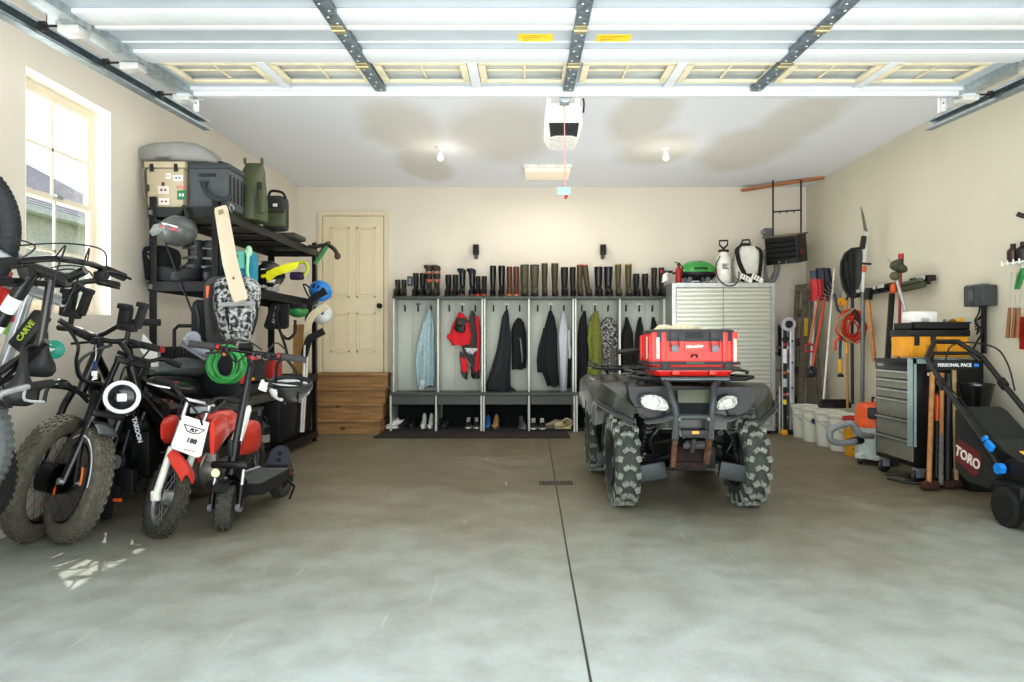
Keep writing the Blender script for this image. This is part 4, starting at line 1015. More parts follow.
# ---------------------------------------------------------------- push broom leaning on the buckets
pb = thing('push_broom', 'long-handled black push broom with pale pole standing on the buckets', 'broom', (3.3, 7.6, .37), world=True)
a = P(834.5, 269, 7.85); c = P(823, 405, 7.55)
MB().tube([a, c], .012, n=10).build('pole', mat('pole_pale', '#d9d6cc', .4), pb)
MB().box(c+V(.12, -.02, .0), (.34, .07, .06), RZ(-4), bev=.012).build('head', BLK, pb)
m = MB()
for i in range(22): m.box(c+V(-.03+.014*i, -.03, .045), (.007, .05, .04), RX((i % 3-1)*8))
o_ = m.build('bristles', mat('bristle', '#2d2e2e', .9), pb); o_['kind'] = 'stuff'
# claw rake / cultivator cluster
t = thing('garden_rake', 'steel fan rake with splayed tines hung above the blue trimmer', 'rake', (3.5, 7.7, 1.2), world=True)
hub = P(840, 300, 7.7)
m = MB()
for i in range(9):
    a_ = R(75+i*13); tip = hub+V(math.cos(a_)*.22, -.02, math.sin(a_)*.22+.02); m.tube([hub, hub.lerp(tip, .8), tip+V(.0, -.03, 0)], .004, n=6)
m.build('tines', SIL, t)
MB().tube([hub, P(846, 330, 7.65), P(848, 404, 7.6)], .013, n=8).build('handle', WOOD, t)
MB().box(hub+V(0, 0, -.02), (.05, .03, .09), bev=.006).build('ferrule', YEL, t)
t = thing('grabber_tool', 'dark blue and yellow grabber pole with yellow end hung below the rake', 'grabber', (3.4, 7.6, .7), world=True)
MB().tube([P(834, 294, 7.62), P(838, 310, 7.6), P(842, 314, 7.6), P(840, 350, 7.6), P(840.5, 376, 7.6)], .016, n=8).build('shaft', mat('navy_shaft', '#28415c', .5), t)
MB().cyl(P(840.5, 359, 7.59), P(840.5, 373, 7.59), .022, n=12).build('yellow_grip', YEL, t)
MB().lathe([(0, 0), (.035, 0), (.03, .03), (0, .03)], P(840.5, 377, 7.59)).build('end_cap', BLK, t)
MB().box(P(845, 302, 7.6), (.05, .04, .09), RY(20), bev=.008).build('yellow_jaw', YEL, t)
# big black scoop shovel
t = thing('scoop_shovel', 'large ribbed black plastic scoop shovel hung blade up on the right wall', 'shovel', (3.55, 7.3, .6), world=True)
outl = [(839.5, 275), (840, 262), (844, 253), (851, 248), (861, 246.5), (862, 262), (860.5, 280), (856, 297), (848, 298), (842, 288)]
cen = V(0, 0, 0); pts = [P(x, y, 7.35) for x, y in outl]
for p in pts: cen += p/len(pts)
m = MB(); rr = []
rr.append([p for p in pts]); rr.append([cen+(p-cen)*.96+V(0, -.03, 0) for p in pts]); rr.append([cen+(p-cen)*.86+V(0, -.012, 0) for p in pts]); rr.append([cen+(p-cen)*.3+V(0, .01, 0) for p in pts])
m.loft(rr); sh = m.build('scoop', mat('scoop_black', '#343636', .5), t)
m = MB()
for k in (-.06, 0, .06): m.tube([P(850+k*100, 255, 7.33), P(851+k*70, 275, 7.33), P(852+k*30, 292, 7.33)], .008, n=6)
m.build('ribs', mat('scoop_black', ''), t)
MB().tube([P(852.5, 290, 7.36), P(852, 330, 7.36), P(852.5, 404, 7.4)], .017, n=10).build('handle', mat('dark_shaft', '#2e3433', .5), t)
# pole saw
t = thing('pole_saw', 'pole saw with curved blade pointing up and white orange head', 'pole saw', (3.5, 7.0, .5), world=True)
MB().tube([P(861, 207, 7.0), P(863, 216, 7.0), P(866, 232, 7.0)], [.008, .022, .03], n=8, flat=.4, sm=3).build('curved_blade', mat('blade_grey', '#77776c', .4, .6), t)
MB().beam(P(866.5, 229, 7.0), P(864, 272, 7.0), .034, .034, bev=.008).build('head', mat('saw_pale', '#c2c3bb', .5), t)
MB().beam(P(864, 236, 6.96), P(862, 249, 6.96), .045, .045, bev=.01).build('motor', mat('dark_motor', '#2d2620', .6), t)
MB().beam(P(864.3, 266, 6.97), P(863.9, 272, 6.97), .032, .032, bev=.01).build('orange_collar', ORANGE, t)
MB().beam(P(861, 263.5, 6.95), P(871, 264, 6.95), .02, .02, bev=.004).build('side_handle', BLK, t)
MB().cyl(P(863.8, 272, 7.0), P(863, 292, 7.0), .017).build('upper_pole', mat('saw_pale', ''), t)
MB().cyl(P(863, 290, 7.02), V(P(862, 404, 7.05).x, 7.05, 0), .02).build('lower_pole', mat('pole_grey', '#6e7471', .4, .3), t)
# extension cord coil
t = thing('extension_cord', 'orange extension cord coiled in a round bundle on the right wall', 'cord', (3.5, 7.35, .98), world=True)
c = P(852, 327, 7.22); rg = random.Random(5)
OC = mat('cord_orange', '#c23a1c', .5, var=.15)
m = MB()
for i in range(22):
    rx, rz = .075+rg.random()*.075, .10+rg.random()*.08; ox_, oz_ = rg.uniform(-.03, .03), rg.uniform(-.02, .02); dy = rg.uniform(-.05, .05)
    m.tube([c+V(ox_+rx*math.cos(a), dy+.03*math.sin(2*a+i), oz_+rz*math.sin(a)) for a in [2*PI*j/16 for j in range(16)]], .0085, n=6, closed=True)
m.build('coil', OC, t)
m = MB()
for i in range(3): m.tube([c+V(-.03+.012*i, -.075, .19), c+V(-.13-.02*i, -.07, .08), c+V(-.15-.01*i, -.07, -.06), c+V(-.06+.02*i, -.08, -.17)], .008, n=6, sm=4)
m.build('tan_rope', mat('rope_tan', '#8d8262', .8), t)
MB().tube([c+V(-.02, -.07, .18), c+V(.02, -.08, .10), c+V(.05, -.08, .03)], .02, n=8, sm=4).build('black_plug', BLK, t)
MB().tube([c+V(-.14, -.03, -.1), c+V(-.19, -.02, -.16), c+V(-.185, -.02, -.25)], .014, n=8).build('orange_end', OC, t)
# black plastic tool rail on the wall
rl = thing('tool_rail', 'long black tool holder rail with white inserts across the right wall', 'tool rail', (XR, 6.9, 1.6), world=True)
a, c = W(854, 293.5, .06), W(932, 277.5, .06)
MB().beam(a, c, .05, .075, up=(1, 0, 0), bev=.006).build('rail', BLK, rl)
m = MB(); m.beam(a+V(-.02, 0, -.045), c.lerp(a, .02)+V(-.02, 0, -.045), .02, .05, up=(1, 0, 0)); m.build('lower_lip', BLKM, rl)
for k in (.04, .14, .25, .36, .47, .78, .95):
    p = a.lerp(c, k); MB().box(p+V(-.060, 0, .004), (.012, .12, .034), bev=.003).build('white_insert', mat('insert_grey', '#b9bcb6', .5), rl)
for k in (.1, .2, .31, .42, .54, .66, .88):
    p = a.lerp(c, k); MB().box(p+V(-.055, 0, -.035), (.05, .03, .035), bev=.006).build('clip', BLK, rl)
p = W(893.5, 288.5, .14); tag(MB().ell(p, (.03, .035, .055)).build('work_glove', ORANGE, None), 'small orange glove clipped on the black tool rail', 'glove')
# handles below the rail
def pole(name, label, cat_, p0, p1, Y0_, Y1_, r, m_, extra=None):
    a, b_ = P(*p0, Y0_), P(*p1, Y1_); t = thing(name, label, cat_, tuple(b_), world=True)
    MB().tube([a, b_], r, n=10).build('handle', m_, t); return t, a, b_
t, a, b_ = pole('axe', 'wooden-handled axe hanging head up from the left end of the tool rail', 'axe', (867.5, 296), (874.5, 362), 6.9, 6.8, .022, WOOD)
MB().box(a+V(0, -.02, .02), (.05, .08, .12), bev=.01).build('head', BLKM, t)
t, a, b_ = pole('level', 'long black spirit level hanging under the tool rail', 'level', (892, 294), (887.5, 360), 6.55, 6.4, .02, BLK)
MB().beam(a, b_, .045, .03, up=(0, 1, 0)).build('body', BLK, t)
t, a, b_ = pole('red_pry_bar', 'red pole standing with its tip above the tool rail behind the yellow toolbox', 'bar', (901, 257), (896, 463), 6.3, 6.25, .013, mat('bar_red', '#94201e', .5))
MB().cyl(a+V(0, 0, -.12), a, .022).build('dark_band', BLK, t); MB().cyl(a+V(0, 0, -.02), a+V(0, 0, .03), .024).build('red_cap', RED, t)
t = thing('string_trimmer', 'string trimmer with olive head up and silver shaft leaning on the tool rail', 'trimmer', tuple(P(909, 345, 5.95)), world=True)
hd = P(900, 268, 6.05)
MB().tube([P(896.5, 280, 6.05), P(909.5, 324, 5.95)], .014, n=10).build('shaft', SIL, t)
MB().ell(hd, (.065, .06, .04), RY(25)).lathe([(0, 0), (.045, 0), (.055, .04), (.03, .07), (0, .07)], hd+V(-.02, 0, .0), RY(-30)).build('motor_head', OLIVE, t)
MB().ell(P(895, 276, 6.04), (.045, .04, .04)).build('cutting_spool', mat('olive_dark', '#5a5c3c', .6), t)
MB().tube([P(893, 266, 6.04), P(887, 258, 6.04)], .003, n=6).build('cutting_line', GREYP, t)
t = thing('olive_tool_pouch', 'olive pouch hanging on the right end of the tool rail', 'pouch', tuple(W(912, 290, .2)), world=True)
a, c = W(902, 287, .12), W(924, 282, .12)
MB().beam(a+V(0, 0, -.02), c+V(0, 0, -.02), .055, .06, up=(1, 0, 0), bev=.015).jitter(.008, 9).build('pouch', OLIVE, t); MB().beam(a+V(-.02, 0, .02), c+V(-.02, 0, .02), .03, .05, up=(1, 0, 0), bev=.005).build('flap', mat('olive_dark', ''), t)
t, a, b_ = pole('garden_hoe', 'wooden-handled tool with orange collar standing behind the buckets', 'hoe', (846.5, 300), (847.5, 408), 7.5, 7.4, .013, mat('handle_tan', '#b98a55', .6))
MB().tube([a, a+V(.0, -.03, .05), a+V(.04, -.05, .03)], .012, n=6).build('head', BLKM, t); p = P(847, 348, 7.42); MB().cyl(p+V(0, 0, -.06), p+V(0, 0, .06), .016).build('yellow_label', YEL, t)

# ---------------------------------------------------------------- buckets
BW_ = mat('bucket_white', '#cdcfc2', .45, var=.06)
def bucket(label, x, y, body=BW_, lid=BW_, bail=True, group='lidded buckets along the right wall', lidn='lid'):
    t = thing('bucket', label, 'bucket', (x, y, 0), 0, group)
    MB().lathe([(0, 0), (.130, 0), (.132, .006), (.146, .27), (.153, .272), (.153, .282), (.147, .284), (.148, .335), (.155, .338), (.155, .35), (0, .35)], n=28).build('pail', body, t)
    MB().lathe([(0, .352), (.150, .352), (.158, .345), (.159, .352), (.158, .372), (.150, .374), (.147, .362), (0, .362)], n=28).build(lidn, lid, t)
    MB().tube([(-.153, .0, .30), (-.15, -.06, .26), (-.08, -.145, .20), (.0, -.165, .185), (.08, -.145, .20), (.15, -.06, .26), (.153, 0, .3)], .003, n=6, sm=4).build('bail_handle', mat('bail_wire', '#8a8c88', .4, .6), t)
    return t
bucket('white lidded bucket farthest back, under the snow shovels', 3.28, 7.99)
t2 = bucket('white lidded bucket with small round blue emblem, second from the back', 3.265, 7.66)
bucket('white lidded bucket third from the back, beneath the push broom head', 3.275, 7.34)
bucket('plain white lidded bucket just behind the yellow bucket', 3.275, 7.02)
MB().lathe([(0, 0), (.032, 0), (.032, .004), (0, .004)], (-.075, -.125, .235), RZ(-31) @ RX(90)).build('round_emblem', mat('emblem_blue', '#384a78', .5), t2)
m = MB(T(.02, -.143, .24) @ RX(-0)); [m.box((.01*(i % 2), 0, .025-.014*i), (.07-.02*(i % 2), .006, .008)) for i in range(4)]; m.build('printed_text', mat('print_dark', ''), t2)
t5 = bucket('yellow bucket with red lid beside the shop vacuum', 3.285, 6.70, mat('bucket_yellow', '#d99b1f', .45), mat('lid_red', '#bb2a2a', .4), lidn='red_lid')
m = MB(); [m.box((-.06+.05*math.sin(i), -.139, .17-.022*i), (.10-.02*(i % 3), .008, .009)) for i in range(5)]; m.build('printed_text', mat('print_brown', '#7a4a14', .6), t5)

# ---------------------------------------------------------------- shop vacuum
vx, vy = 3.225, 6.28
t = thing('shop_vacuum', 'orange and white shop vacuum with looping grey hose beside the tool chest', 'vacuum', (vx, vy, 0))
VW = mat('vac_drum', '#b9c4bc', .45)
MB().lathe([(0, .05), (.165, .05), (.172, .07), (.185, .32), (.19, .325), (.19, .345), (0, .345)], n=30).build('drum', VW, t)
MB().lathe([(.192, .335), (.194, .36), (.178, .385), (.172, .5), (.15, .545), (.06, .56), (0, .56)], n=30).build('motor_head', ORANGE, t)
m = MB(T(0, 0, 0) @ RZ(-28)); m.box((0, -.158, .47), (.13, .06, .10), RX(-6), bev=.02); m.build('black_vent', BLK, t)
m = MB(T(0, 0, 0) @ RZ(-28)); m.lathe([(0, 0), (.026, 0), (.022, .02), (0, .022)], (.03, -.188, .47), RX(90)); m.build('orange_dial', ORANGE, t)
m = MB(RZ(-10)); [m.box((.02, -.176, .43-.018*i), (.10, .02, .007)) for i in range(3)]; m.build('vent_slots', BLK, t)
MB().tube([(-.03, 0, .55), (-.03, 0, .60), (.03, 0, .60), (.03, 0, .55)], .012).build('carry_handle', BLK, t)
for a_ in (200, 250, 300, 20, 110):
    p = V(math.cos(R(a_))*.185, math.sin(R(a_))*.185, 0)
    MB().box(p*.93+V(0, 0, .075), (.08, .08, .05), RZ(a_), bev=.01).build('caster_arm', VW, t)
    MB().lathe([(0, -.014), (.03, -.014), (.034, 0), (.03, .014), (0, .014)], p+V(0, 0, .034), RZ(a_+35) @ RX(90)).build('caster', BLK, t)
hp = [P(872, 436, 6.08), P(860, 434, 5.98), P(852, 424, 5.95), P(846, 424, 5.95), P(836, 427, 5.92), P(830, 432, 5.92), P(831, 440, 5.92), P(840, 443, 5.94), P(852, 442, 5.98), P(858, 440, 6.1)]
hp = [p-V(vx, vy, 0) for p in hp]
m = MB(); pts = cat(hp, 10); m.tube(pts, [.026+.003*(i % 2) for i in range(len(pts))], n=12); m.build('hose', mat('vac_hose', '#85888a', .5), t)
MB().tube([hp[-2]+V(-.03, 0, 0), hp[-1]+V(.02, 0, 0)], [.03, .04], n=12).build('hose_nozzle', BLK, t)

# ---------------------------------------------------------------- rolling tool chest
ch = thing('tool_chest', 'black rolling tool chest with grey drawers and silver pulls against the right wall', 'tool chest', (3.3, 5.6, 0), world=True)
hx0, hx1, hy0, hy1, hz0, hz1 = 3.03, 3.56, 5.30, 5.92, .13, .965
CHB = mat('chest_black', '#18191a', .35, .3)
MB().bx((hx0+.012, hy0, hz0), (hx1, hy1, hz1-.01), bev=.006).build('cabinet_body', CHB, ch)
MB().bx((hx0-.005, hy0-.008, hz1-.012), (hx1+.005, hy1+.008, hz1+.008), bev=.004).build('top_panel', BLK, ch)
MB().bx((hx0-.002, hy0+.01, hz1-.075), (hx0+.014, hy1-.01, hz1-.012), bev=.004).build('header_strip', CHB, ch)
MB().bx((hx0-.005, hy1-.15, hz1-.055), (hx0-.001, hy1-.05, hz1-.035)).build('brand_plate', mat('plate_dim', '#8a8c8c', .4), ch)
DG2 = mat('drawer_grey', '#7b7c6f', .45, .2)
zs = [hz1-.08, hz1-.155, hz1-.235, hz1-.315, hz1-.47, hz1-.63, hz0+.035]
for za, zb in zip(zs, zs[1:]):
    d = MB().bx((hx0, hy0+.045, zb+.006), (hx0+.016, hy1-.035, za-.004), bev=.003).build('drawer', DG2, ch)
    MB().bx((hx0-.018, hy0+.045, za-.020), (hx0+.004, hy1-.035, za-.007), bev=.004).build('drawer_pull', SIL, d)
m = MB().bx((hx0-.008, hy0-.008, .30), (hx0-.003, hy0+.10, hz1+.0)).bx((hx0-.008, hy0-.012, .30), (hx0+.06, hy0-.008, hz1)); 
an = thing('angle_bracket', 'pale galvanised steel angle strip hanging on the tool chest corner', 'steel angle', (hx0, hy0, .3), world=True)
m = MB().bx((hx0-.030, hy0-.022, .30), (hx0-.026, hy0+.06, hz1+.02)).bx((hx0-.030, hy0-.022, .30), (hx0-.004, hy0-.018, hz1+.02)).build('upright', mat('galv_blue', '#9fb4b4', .45, .4), an, smooth=False)
m = MB().bx((hx0-.030, hy0-.022, hz1+.016), (hx0+.32, hy0+.03, hz1+.020)).bx((hx0-.03, hy0-.022, hz1-.02), (hx0+.32, hy0-.018, hz1+.02)).build('top_leg', mat('galv_blue', ''), an, smooth=False)
MB().bx((hx0+.09, hy0-.004, .85), (hx0+.19, hy0, .875)).build('white_label', WHITE, ch)
for i, (x, y) in enumerate(((hx0+.06, hy0+.06), (hx0+.06, hy1-.06), (hx1-.06, hy0+.06), (hx1-.06, hy1-.06))):
    MB().box((x, y, .12), (.07, .07, .03)).bx((x-.03, y-.022, .05), (x+.03, y-.018, .12)).bx((x-.03, y+.018, .05), (x+.03, y+.022, .12)).build('caster_fork', GALV, ch)
    MB().lathe([(0, -.015), (.04, -.015), (.052, -.008), (.052, .008), (.04, .015), (0, .015)], (x-.01, y, .052), RX(90)).build('caster_wheel', BLK, ch)
# cables / bar on floor beneath
tag(MB().tube([(2.93, 5.52, .012), (3.0, 5.35, .012), (3.12, 5.3, .012), (3.05, 5.45, .012), (3.15, 5.6, .012), (3.0, 5.7, .012)], .011, sm=6).build('cable', mat('cable_dark', '#3b3936', .6), None), 'dark cable lying on the floor under the tool chest', 'cable')
# ---------------------------------------------------------------- yellow toolbox + tray
tb = thing('toolbox', 'yellow plastic toolbox with black lid on top of the tool chest', 'toolbox', (3.28, 5.6, hz1+.009), world=True)
q0, q1 = 3.07, 3.555
zb = hz1+.024
MB().box(((q0+q1)/2, 5.60, zb+.085), (q1-q0, .24, .17), bev=.015, taper=(1.03, 1.03)).build('body', mat('toolbox_yellow', '#dd9a22', .5), tb)
MB().box(((q0+q1)/2, 5.60, zb+.195), (q1-q0+.025, .27, .055), bev=.012).build('lid', BLK, tb)
for k in (.14, .41): 
    x = q0+k*(q1-q0); MB().box((x, 5.468, zb+.14), (.035, .02, .09), bev=.006).build('latch', BLK, tb)
MB().box((q0+.13+.17*.35, 5.474, zb+.075), (.09, .006, .06)).build('label_panel', mat('yellow_dark', '#c08a1a', .5), tb)
m = MB(); [m.box((q0+.19, 5.470, zb+.09-.018*i), (.07, .004, .007)) for i in range(3)]; m.build('label_lines', mat('print_brown', ''), tb)
for i in (0, 3, 5): MB().box((q0+.03+.09*i, 5.476, zb+.06), (.012, .02, .11), bev=.004).build('rib', YEL, tb)
ty = thing('tool_tray', 'black open tool tray lying on the yellow toolbox', 'tray', (3.3, 5.6, zb+.224), world=True)
z = zb+.2235
m = MB().bx((q0+.03, 5.46, z), (q1-.0, 5.74, z+.008)).bx((q0+.03, 5.46, z), (q1, 5.468, z+.055)).bx((q0+.03, 5.732, z), (q1, 5.74, z+.055)).bx((q0+.03, 5.46, z), (q0+.038, 5.74, z+.055)).bx((q1-.008, 5.46, z), (q1, 5.74, z+.055)).bx((q0+.02, 5.45, z+.05), (q1+.01, 5.466, z+.06))
m.build('tray', BLK, ty, smooth=False)
w1 = thing('white_case', 'white plastic case with rounded top in the black tray', 'case', (3.25, 5.62, z+.009), world=True)
MB().box((3.245, 5.62, z+.08), (.21, .16, .14), bev=.02).build('case', WHITE, w1); MB().box((3.245, 5.535, z+.08), (.06, .012, .03), bev=.004).build('latch', mat('latch_grey', '#b5b7b2', .5), w1)
for k, (dx, c_, lb) in enumerate(((0, BLK, 'black drill bit holder in the tray beside the white case'), (.07, mat('brass_dull', '#8a7a3d', .4, .4), 'dull brass tape measure in the middle of the tray'), (.125, YEL, 'yellow and black cordless tool at the right of the tray'))):
    t = thing(['bit_holder', 'tape_measure', 'cordless_tool'][k], lb, 'tool', (3.40+dx, 5.55, z+.009))
    if k == 0: MB().box((0, 0, .025), (.07, .05, .05), bev=.008).build('base', BLK, t); MB().cyl((.01, 0, .05), (.01, 0, .075), .012).build('knob', GREYP, t)
    elif k == 1: MB().lathe([(0, -.02), (.03, -.02), (.033, 0), (.03, .02), (0, .02)], (0, 0, .045), RX(90)).build('case', c_, t); MB().box((0, 0, .008), (.05, .04, .016)).build('base', BLK, t)
    else: MB().beam((-.03, 0, .055), (.03, 0, .075), .04, .035, bev=.01).build('body', YEL, t); MB().box((0, 0, .02), (.04, .04, .04), bev=.005).build('battery', BLK, t); MB().cyl((-.03, 0, .055), (-.045, 0, .05), .012).build('chuck', BLK, t)

# ---------------------------------------------------------------- long tools leaning on the chest side
def rod(t, a, b_, r, m_, nm='handle', n=10, r2=None): MB().tube([a, b_], [r, r2 or r], n=n).build(nm, m_, t)
RUST = mat('rusty_iron', '#5b3a2c', .9, .2, var=.3, scale=20, bump=.3)
def lean(px0, py0, px1, Yb=5.12, Yt=5.24, zb=.03):
    a = P(px0, py0, Yt); b_ = V(onX(px1, Yb), Yb, zb); return a, b_
a, b_ = lean(932.5, 372, 929)
t = thing('sledge_hammer', 'sledge hammer with wooden handle up, foremost leaning on the tool chest', 'hammer', (b_.x, b_.y, 0), world=True)
rod(t, a, b_+V(0, 0, .02), .019, WOOD); MB().tube([b_+V(-.065, -.01, .008), b_+V(-.05, -.01, .008), b_+V(.06, .01, .008), b_+V(.075, .01, .008)], [.028, .034, .034, .028], n=8).build('head', RUST, t)
a, b_ = lean(942, 373, 941, 5.17, 5.26)
t = thing('pickaxe', 'pick with speckled worn wooden handle second from the front', 'pick', (b_.x, b_.y, 0), world=True)
rod(t, a, a.lerp(b_, .55), .016, WOOD); rod(t, a.lerp(b_, .55), b_, .017, mat('worn_handle', '#77716a', .8, var=.5, scale=60), 'worn_lower_handle')
MB().tube([b_+V(.02, -.0, .0), b_+V(.10, .0, .012), b_+V(.2, .02, -.005)], [.03, .032, .02], n=8, sm=3).build('head', RUST, t)
a, b_ = lean(937.5, 394, 936.5, 5.22, 5.28)
t = thing('splitting_maul', 'maul with orange and black fibreglass handle between the wooden ones', 'maul', (b_.x, b_.y, 0), world=True)
rod(t, a, a.lerp(b_, .3), .018, ORANGE, 'orange_grip'); rod(t, a.lerp(b_, .3), b_, .017, BLK); MB().box(b_+V(.0, .0, .012), (.10, .05, .07), bev=.012).build('head', BLKM, t)
MB().tube([a+V(0, 0, -.01), a+V(.02, -.01, .03)], .02, n=8).build('end_knob', BLK, t)
a, b_ = lean(948.5, 376, 947.5, 5.22, 5.3, 0.002)
t = thing('black_pipe', 'thick black plastic pipe standing against the tool chest end', 'pipe', (b_.x, b_.y, 0), world=True); rod(t, a, b_, .032, BLK, 'pipe', 16); 
MB().cyl(a, a+(a-b_).normalized()*.02, .036).build('collar', BLK, t)
a, b_ = lean(954, 370, 956.5, 5.18, 5.26)
t = thing('mattock', 'mattock with plain pale wooden handle rearmost beside the black pipe', 'mattock', (b_.x, b_.y, 0), world=True)
rod(t, a, b_, .017, mat('pale_handle', '#a58f66', .7)); MB().box(b_+V(.05, .01, .01), (.16, .045, .05), bev=.012).build('head', RUST, t)
# black planter bucket
t = thing('black_bucket', 'glossy black bucket on a stand behind the mower bag', 'bucket', tuple(P(976, 407, 5.13)), world=True)
c = P(976, 408, 5.13)
MB().lathe([(0, 0), (.085, 0), (.118, .17), (.124, .172), (.124, .185), (.112, .185), (.08, .01), (0, .01)], (c.x, c.y, c.z), n=24).build('pail', mat('gloss_black', '#151617', .18), t)
MB().bx((c.x-.08, c.y-.07, 0), (c.x+.1, c.y+.08, c.z-.001), bev=.01).build('stand', BLK, t)
# ---------------------------------------------------------------- wall charger and items at the right edge
c = W(980, 296, .07); 
t = thing('battery_charger', 'dark grey two-part charger unit mounted on the right wall with black cord', 'charger', (c.x, c.y, c.z-.09), world=True)
MB().box(c+V(0, .06, 0), (.12, .11, .165), bev=.012).box(c+V(.0, -.06, 0), (.12, .11, .165), bev=.012).build('housing', mat('charger_grey', '#4a4e50', .45), t)
MB().box(c+V(-.062, .02, .0), (.012, .06, .09), bev=.005).build('front_plate', mat('charger_plate', '#5a5f61', .4), t)
MB().box(c+V(-.02, 0, .086), (.07, .2, .01)).build('top_edge', GREYP, t)
m = MB(); q = c+V(-.02, -.03, -.085)
m.tube([q, q+V(0, .02, -.06), q+V(-.02, .03, -.12), q+V(0, -.02, -.2), q+V(0, .03, -.27), q+V(0, .08, -.33)], .007, sm=5, n=6)
m.tube([q+V(0, -.06, 0), q+V(0, -.03, -.06), q+V(0, .05, -.12), q+V(-.01, .0, -.16), q+V(0, .04, -.22)], .007, sm=5, n=6)
for k in range(4): m.tube([q+V(-.01, -.04, -.09-.02*k), q+V(-.02, .03, -.12-.02*k), q+V(0, -.01, -.17-.015*k), q+V(0, -.04, -.09-.02*k)], .006, n=6)
m.build('cord', BLK, t)
q = W(985, 322, .02); MB().bx((q.x-.02, q.y-.02, q.z-.25), (q.x+.0, q.y+.02, q.z+.15)).build('cord_channel', BLK, t)
# small rack at the very edge
c = W(1016, 264, .07)
t = thing('wall_rack', 'white wire rack on the right wall at the photo edge holding hand tools', 'rack', tuple(c), world=True)
MB().bx((c.x-.05, c.y-.16, c.z), (c.x+.065, c.y+.07, c.z+.012)).build('shelf', WHITE, t)
for k in range(4): MB().tube([(c.x-.05, c.y+.05-.06*k, c.z+.0), (c.x-.07, c.y+.05-.06*k, c.z-.01), (c.x-.07, c.y+.05-.06*k, c.z+.025)], .006, n=6).build('prong', WHITE, t)
for k, dy in enumerate((.03, -.07)):
    t = thing('glue_bottle', ['brown bottle standing on the small white wall rack', 'black bottle standing beside the brown one at the photo edge'][k], 'bottle', (c.x, c.y+dy, c.z+.0125))
    MB().lathe([(0, 0), (.036, 0), (.038, .01), (.038, .09), (.02, .11), (.016, .115), (0, .115)]).build('bottle', [mat('brown_glass', '#4a2e24', .3), BLK][k], t); MB().lathe([(0, .113), (.018, .113), (.018, .14), (0, .14)]).build('cap', BLK, t)
for k, px in enumerate((1007.8, 1013, 1017.2)):
    a, b_ = W(px+2.5, 300, .09), W(px-.2, 338, .09); mid_ = a.lerp(b_, .2)
    t = thing('chisel', ['first', 'second', 'third'][k]+' wooden-handled chisel from the left hanging below the white wall rack', 'chisel', tuple(b_), world=True)
    rod(t, W(px+3.3, 272, .09), mid_, .005, SIL, 'blade', 6); rod(t, mid_, b_, .011, mat('handle_brown', '#8a5a34', .6), 'handle', r2=.014)
a, b_ = W(1023, 268, .1), W(1017, 289, .1)
t = thing('pliers', 'green-handled pliers hanging from the white rack at the photo edge', 'pliers', tuple(b_), world=True)
for s in (-1, 1): MB().tube([a, a.lerp(b_, .4)+V(0, s*.02, 0), b_+V(0, s*.01, 0)], .012, sm=4, n=8).build('handle', GREEN, t)
MB().tube([a, a+V(0, 0, .05)], [.016, .006], n=8).build('jaws', SIL, t)
c = W(1027, 333, .0215); tag(MB().box(c, (.04, .11, .24), bev=.008).build('red_folder', RED, None), 'red flat case hanging on the right wall at the photo edge', 'case')
c = W(1023, 216, .06); t = thing('wall_hook', 'black hook on the right wall near the top right edge', 'hook', tuple(c), world=True)
MB().tube([c+V(.06, 0, 0), c, c+V(-.03, .02, .02)], .018, n=8).build('hook', BLK, t); MB().box(c+V(.05, -.03, 0), (.02, .08, .05)).build('plate', BLK, t)

# ---------------------------------------------------------------- lawn mower
mw = thing('lawn_mower', 'black push lawn mower with grass bag and maroon logo panel at the right edge', 'lawn mower', (3.15, 4.3, 0), world=True)
ML, MR = 2.93, 3.36
HB = mat('mower_black', '#191b1c', .5)
FAB = mat('bag_fabric', '#33352f', .92, bump=.4, bscale=200)
MB().tube([(ML, 4.22, .34), (ML, 4.42, .52), (ML+.005, 4.8, .82), (ML+.01, 5.0, 1.0), (ML+.13, 5.10, 1.115), (MR-.13, 5.10, 1.115), (MR-.01, 5.0, 1.0), (MR, 4.8, .82), (MR, 4.42, .52), (MR, 4.22, .34)], .019, n=10).build('handlebar', HB, mw)
MB().beam((ML+.03, 5.02, .945), (MR-.03, 5.02, .945), .075, .03, up=(0, 1, 0), bev=.008).build('control_panel', HB, mw)
MB().tube([(ML+.04, 4.99, .98), (ML+.08, 5.03, 1.03), (MR-.08, 5.03, 1.03), (MR-.04, 4.99, .98)], .014, n=8).build('drive_bar', HB, mw)
text_mb('PERSONAL PACE', .033, frame_m(((ML+MR)/2+.0, 5.0, .943), (1, 0, 0), (0, 0, 1)), .003, bold=.0012).build('panel_lettering', mat('lettering_white', '#d8dcdc', .5), mw)
MB().box((MR-.055, 5.0, .943), (.035, .006, .022), bev=.002).build('blue_mark', BLUE, mw)
MB().tube([(ML+.15, 5.0, .98), (ML+.18, 4.99, 1.08), (ML+.3, 4.98, 1.11), (MR+.05, 4.95, 1.07), (MR+.07, 4.85, .95), (MR+.01, 4.7, .78)], .006, sm=5, n=6).build('control_cable', BLK, mw)
MB().tube([(ML, 4.78, .82), (ML+.05, 4.7, .74), (ML+.06, 4.5, .58), (ML+.1, 4.3, .42)], .006, sm=5, n=6).build('control_cable', BLK, mw)
MB().box((ML, 4.80, .82), (.035, .08, .06), RX(42), bev=.01).build('handle_joint', BLK, mw); MB().box((MR, 4.80, .82), (.035, .08, .06), RX(42), bev=.01).build('handle_joint', BLK, mw)
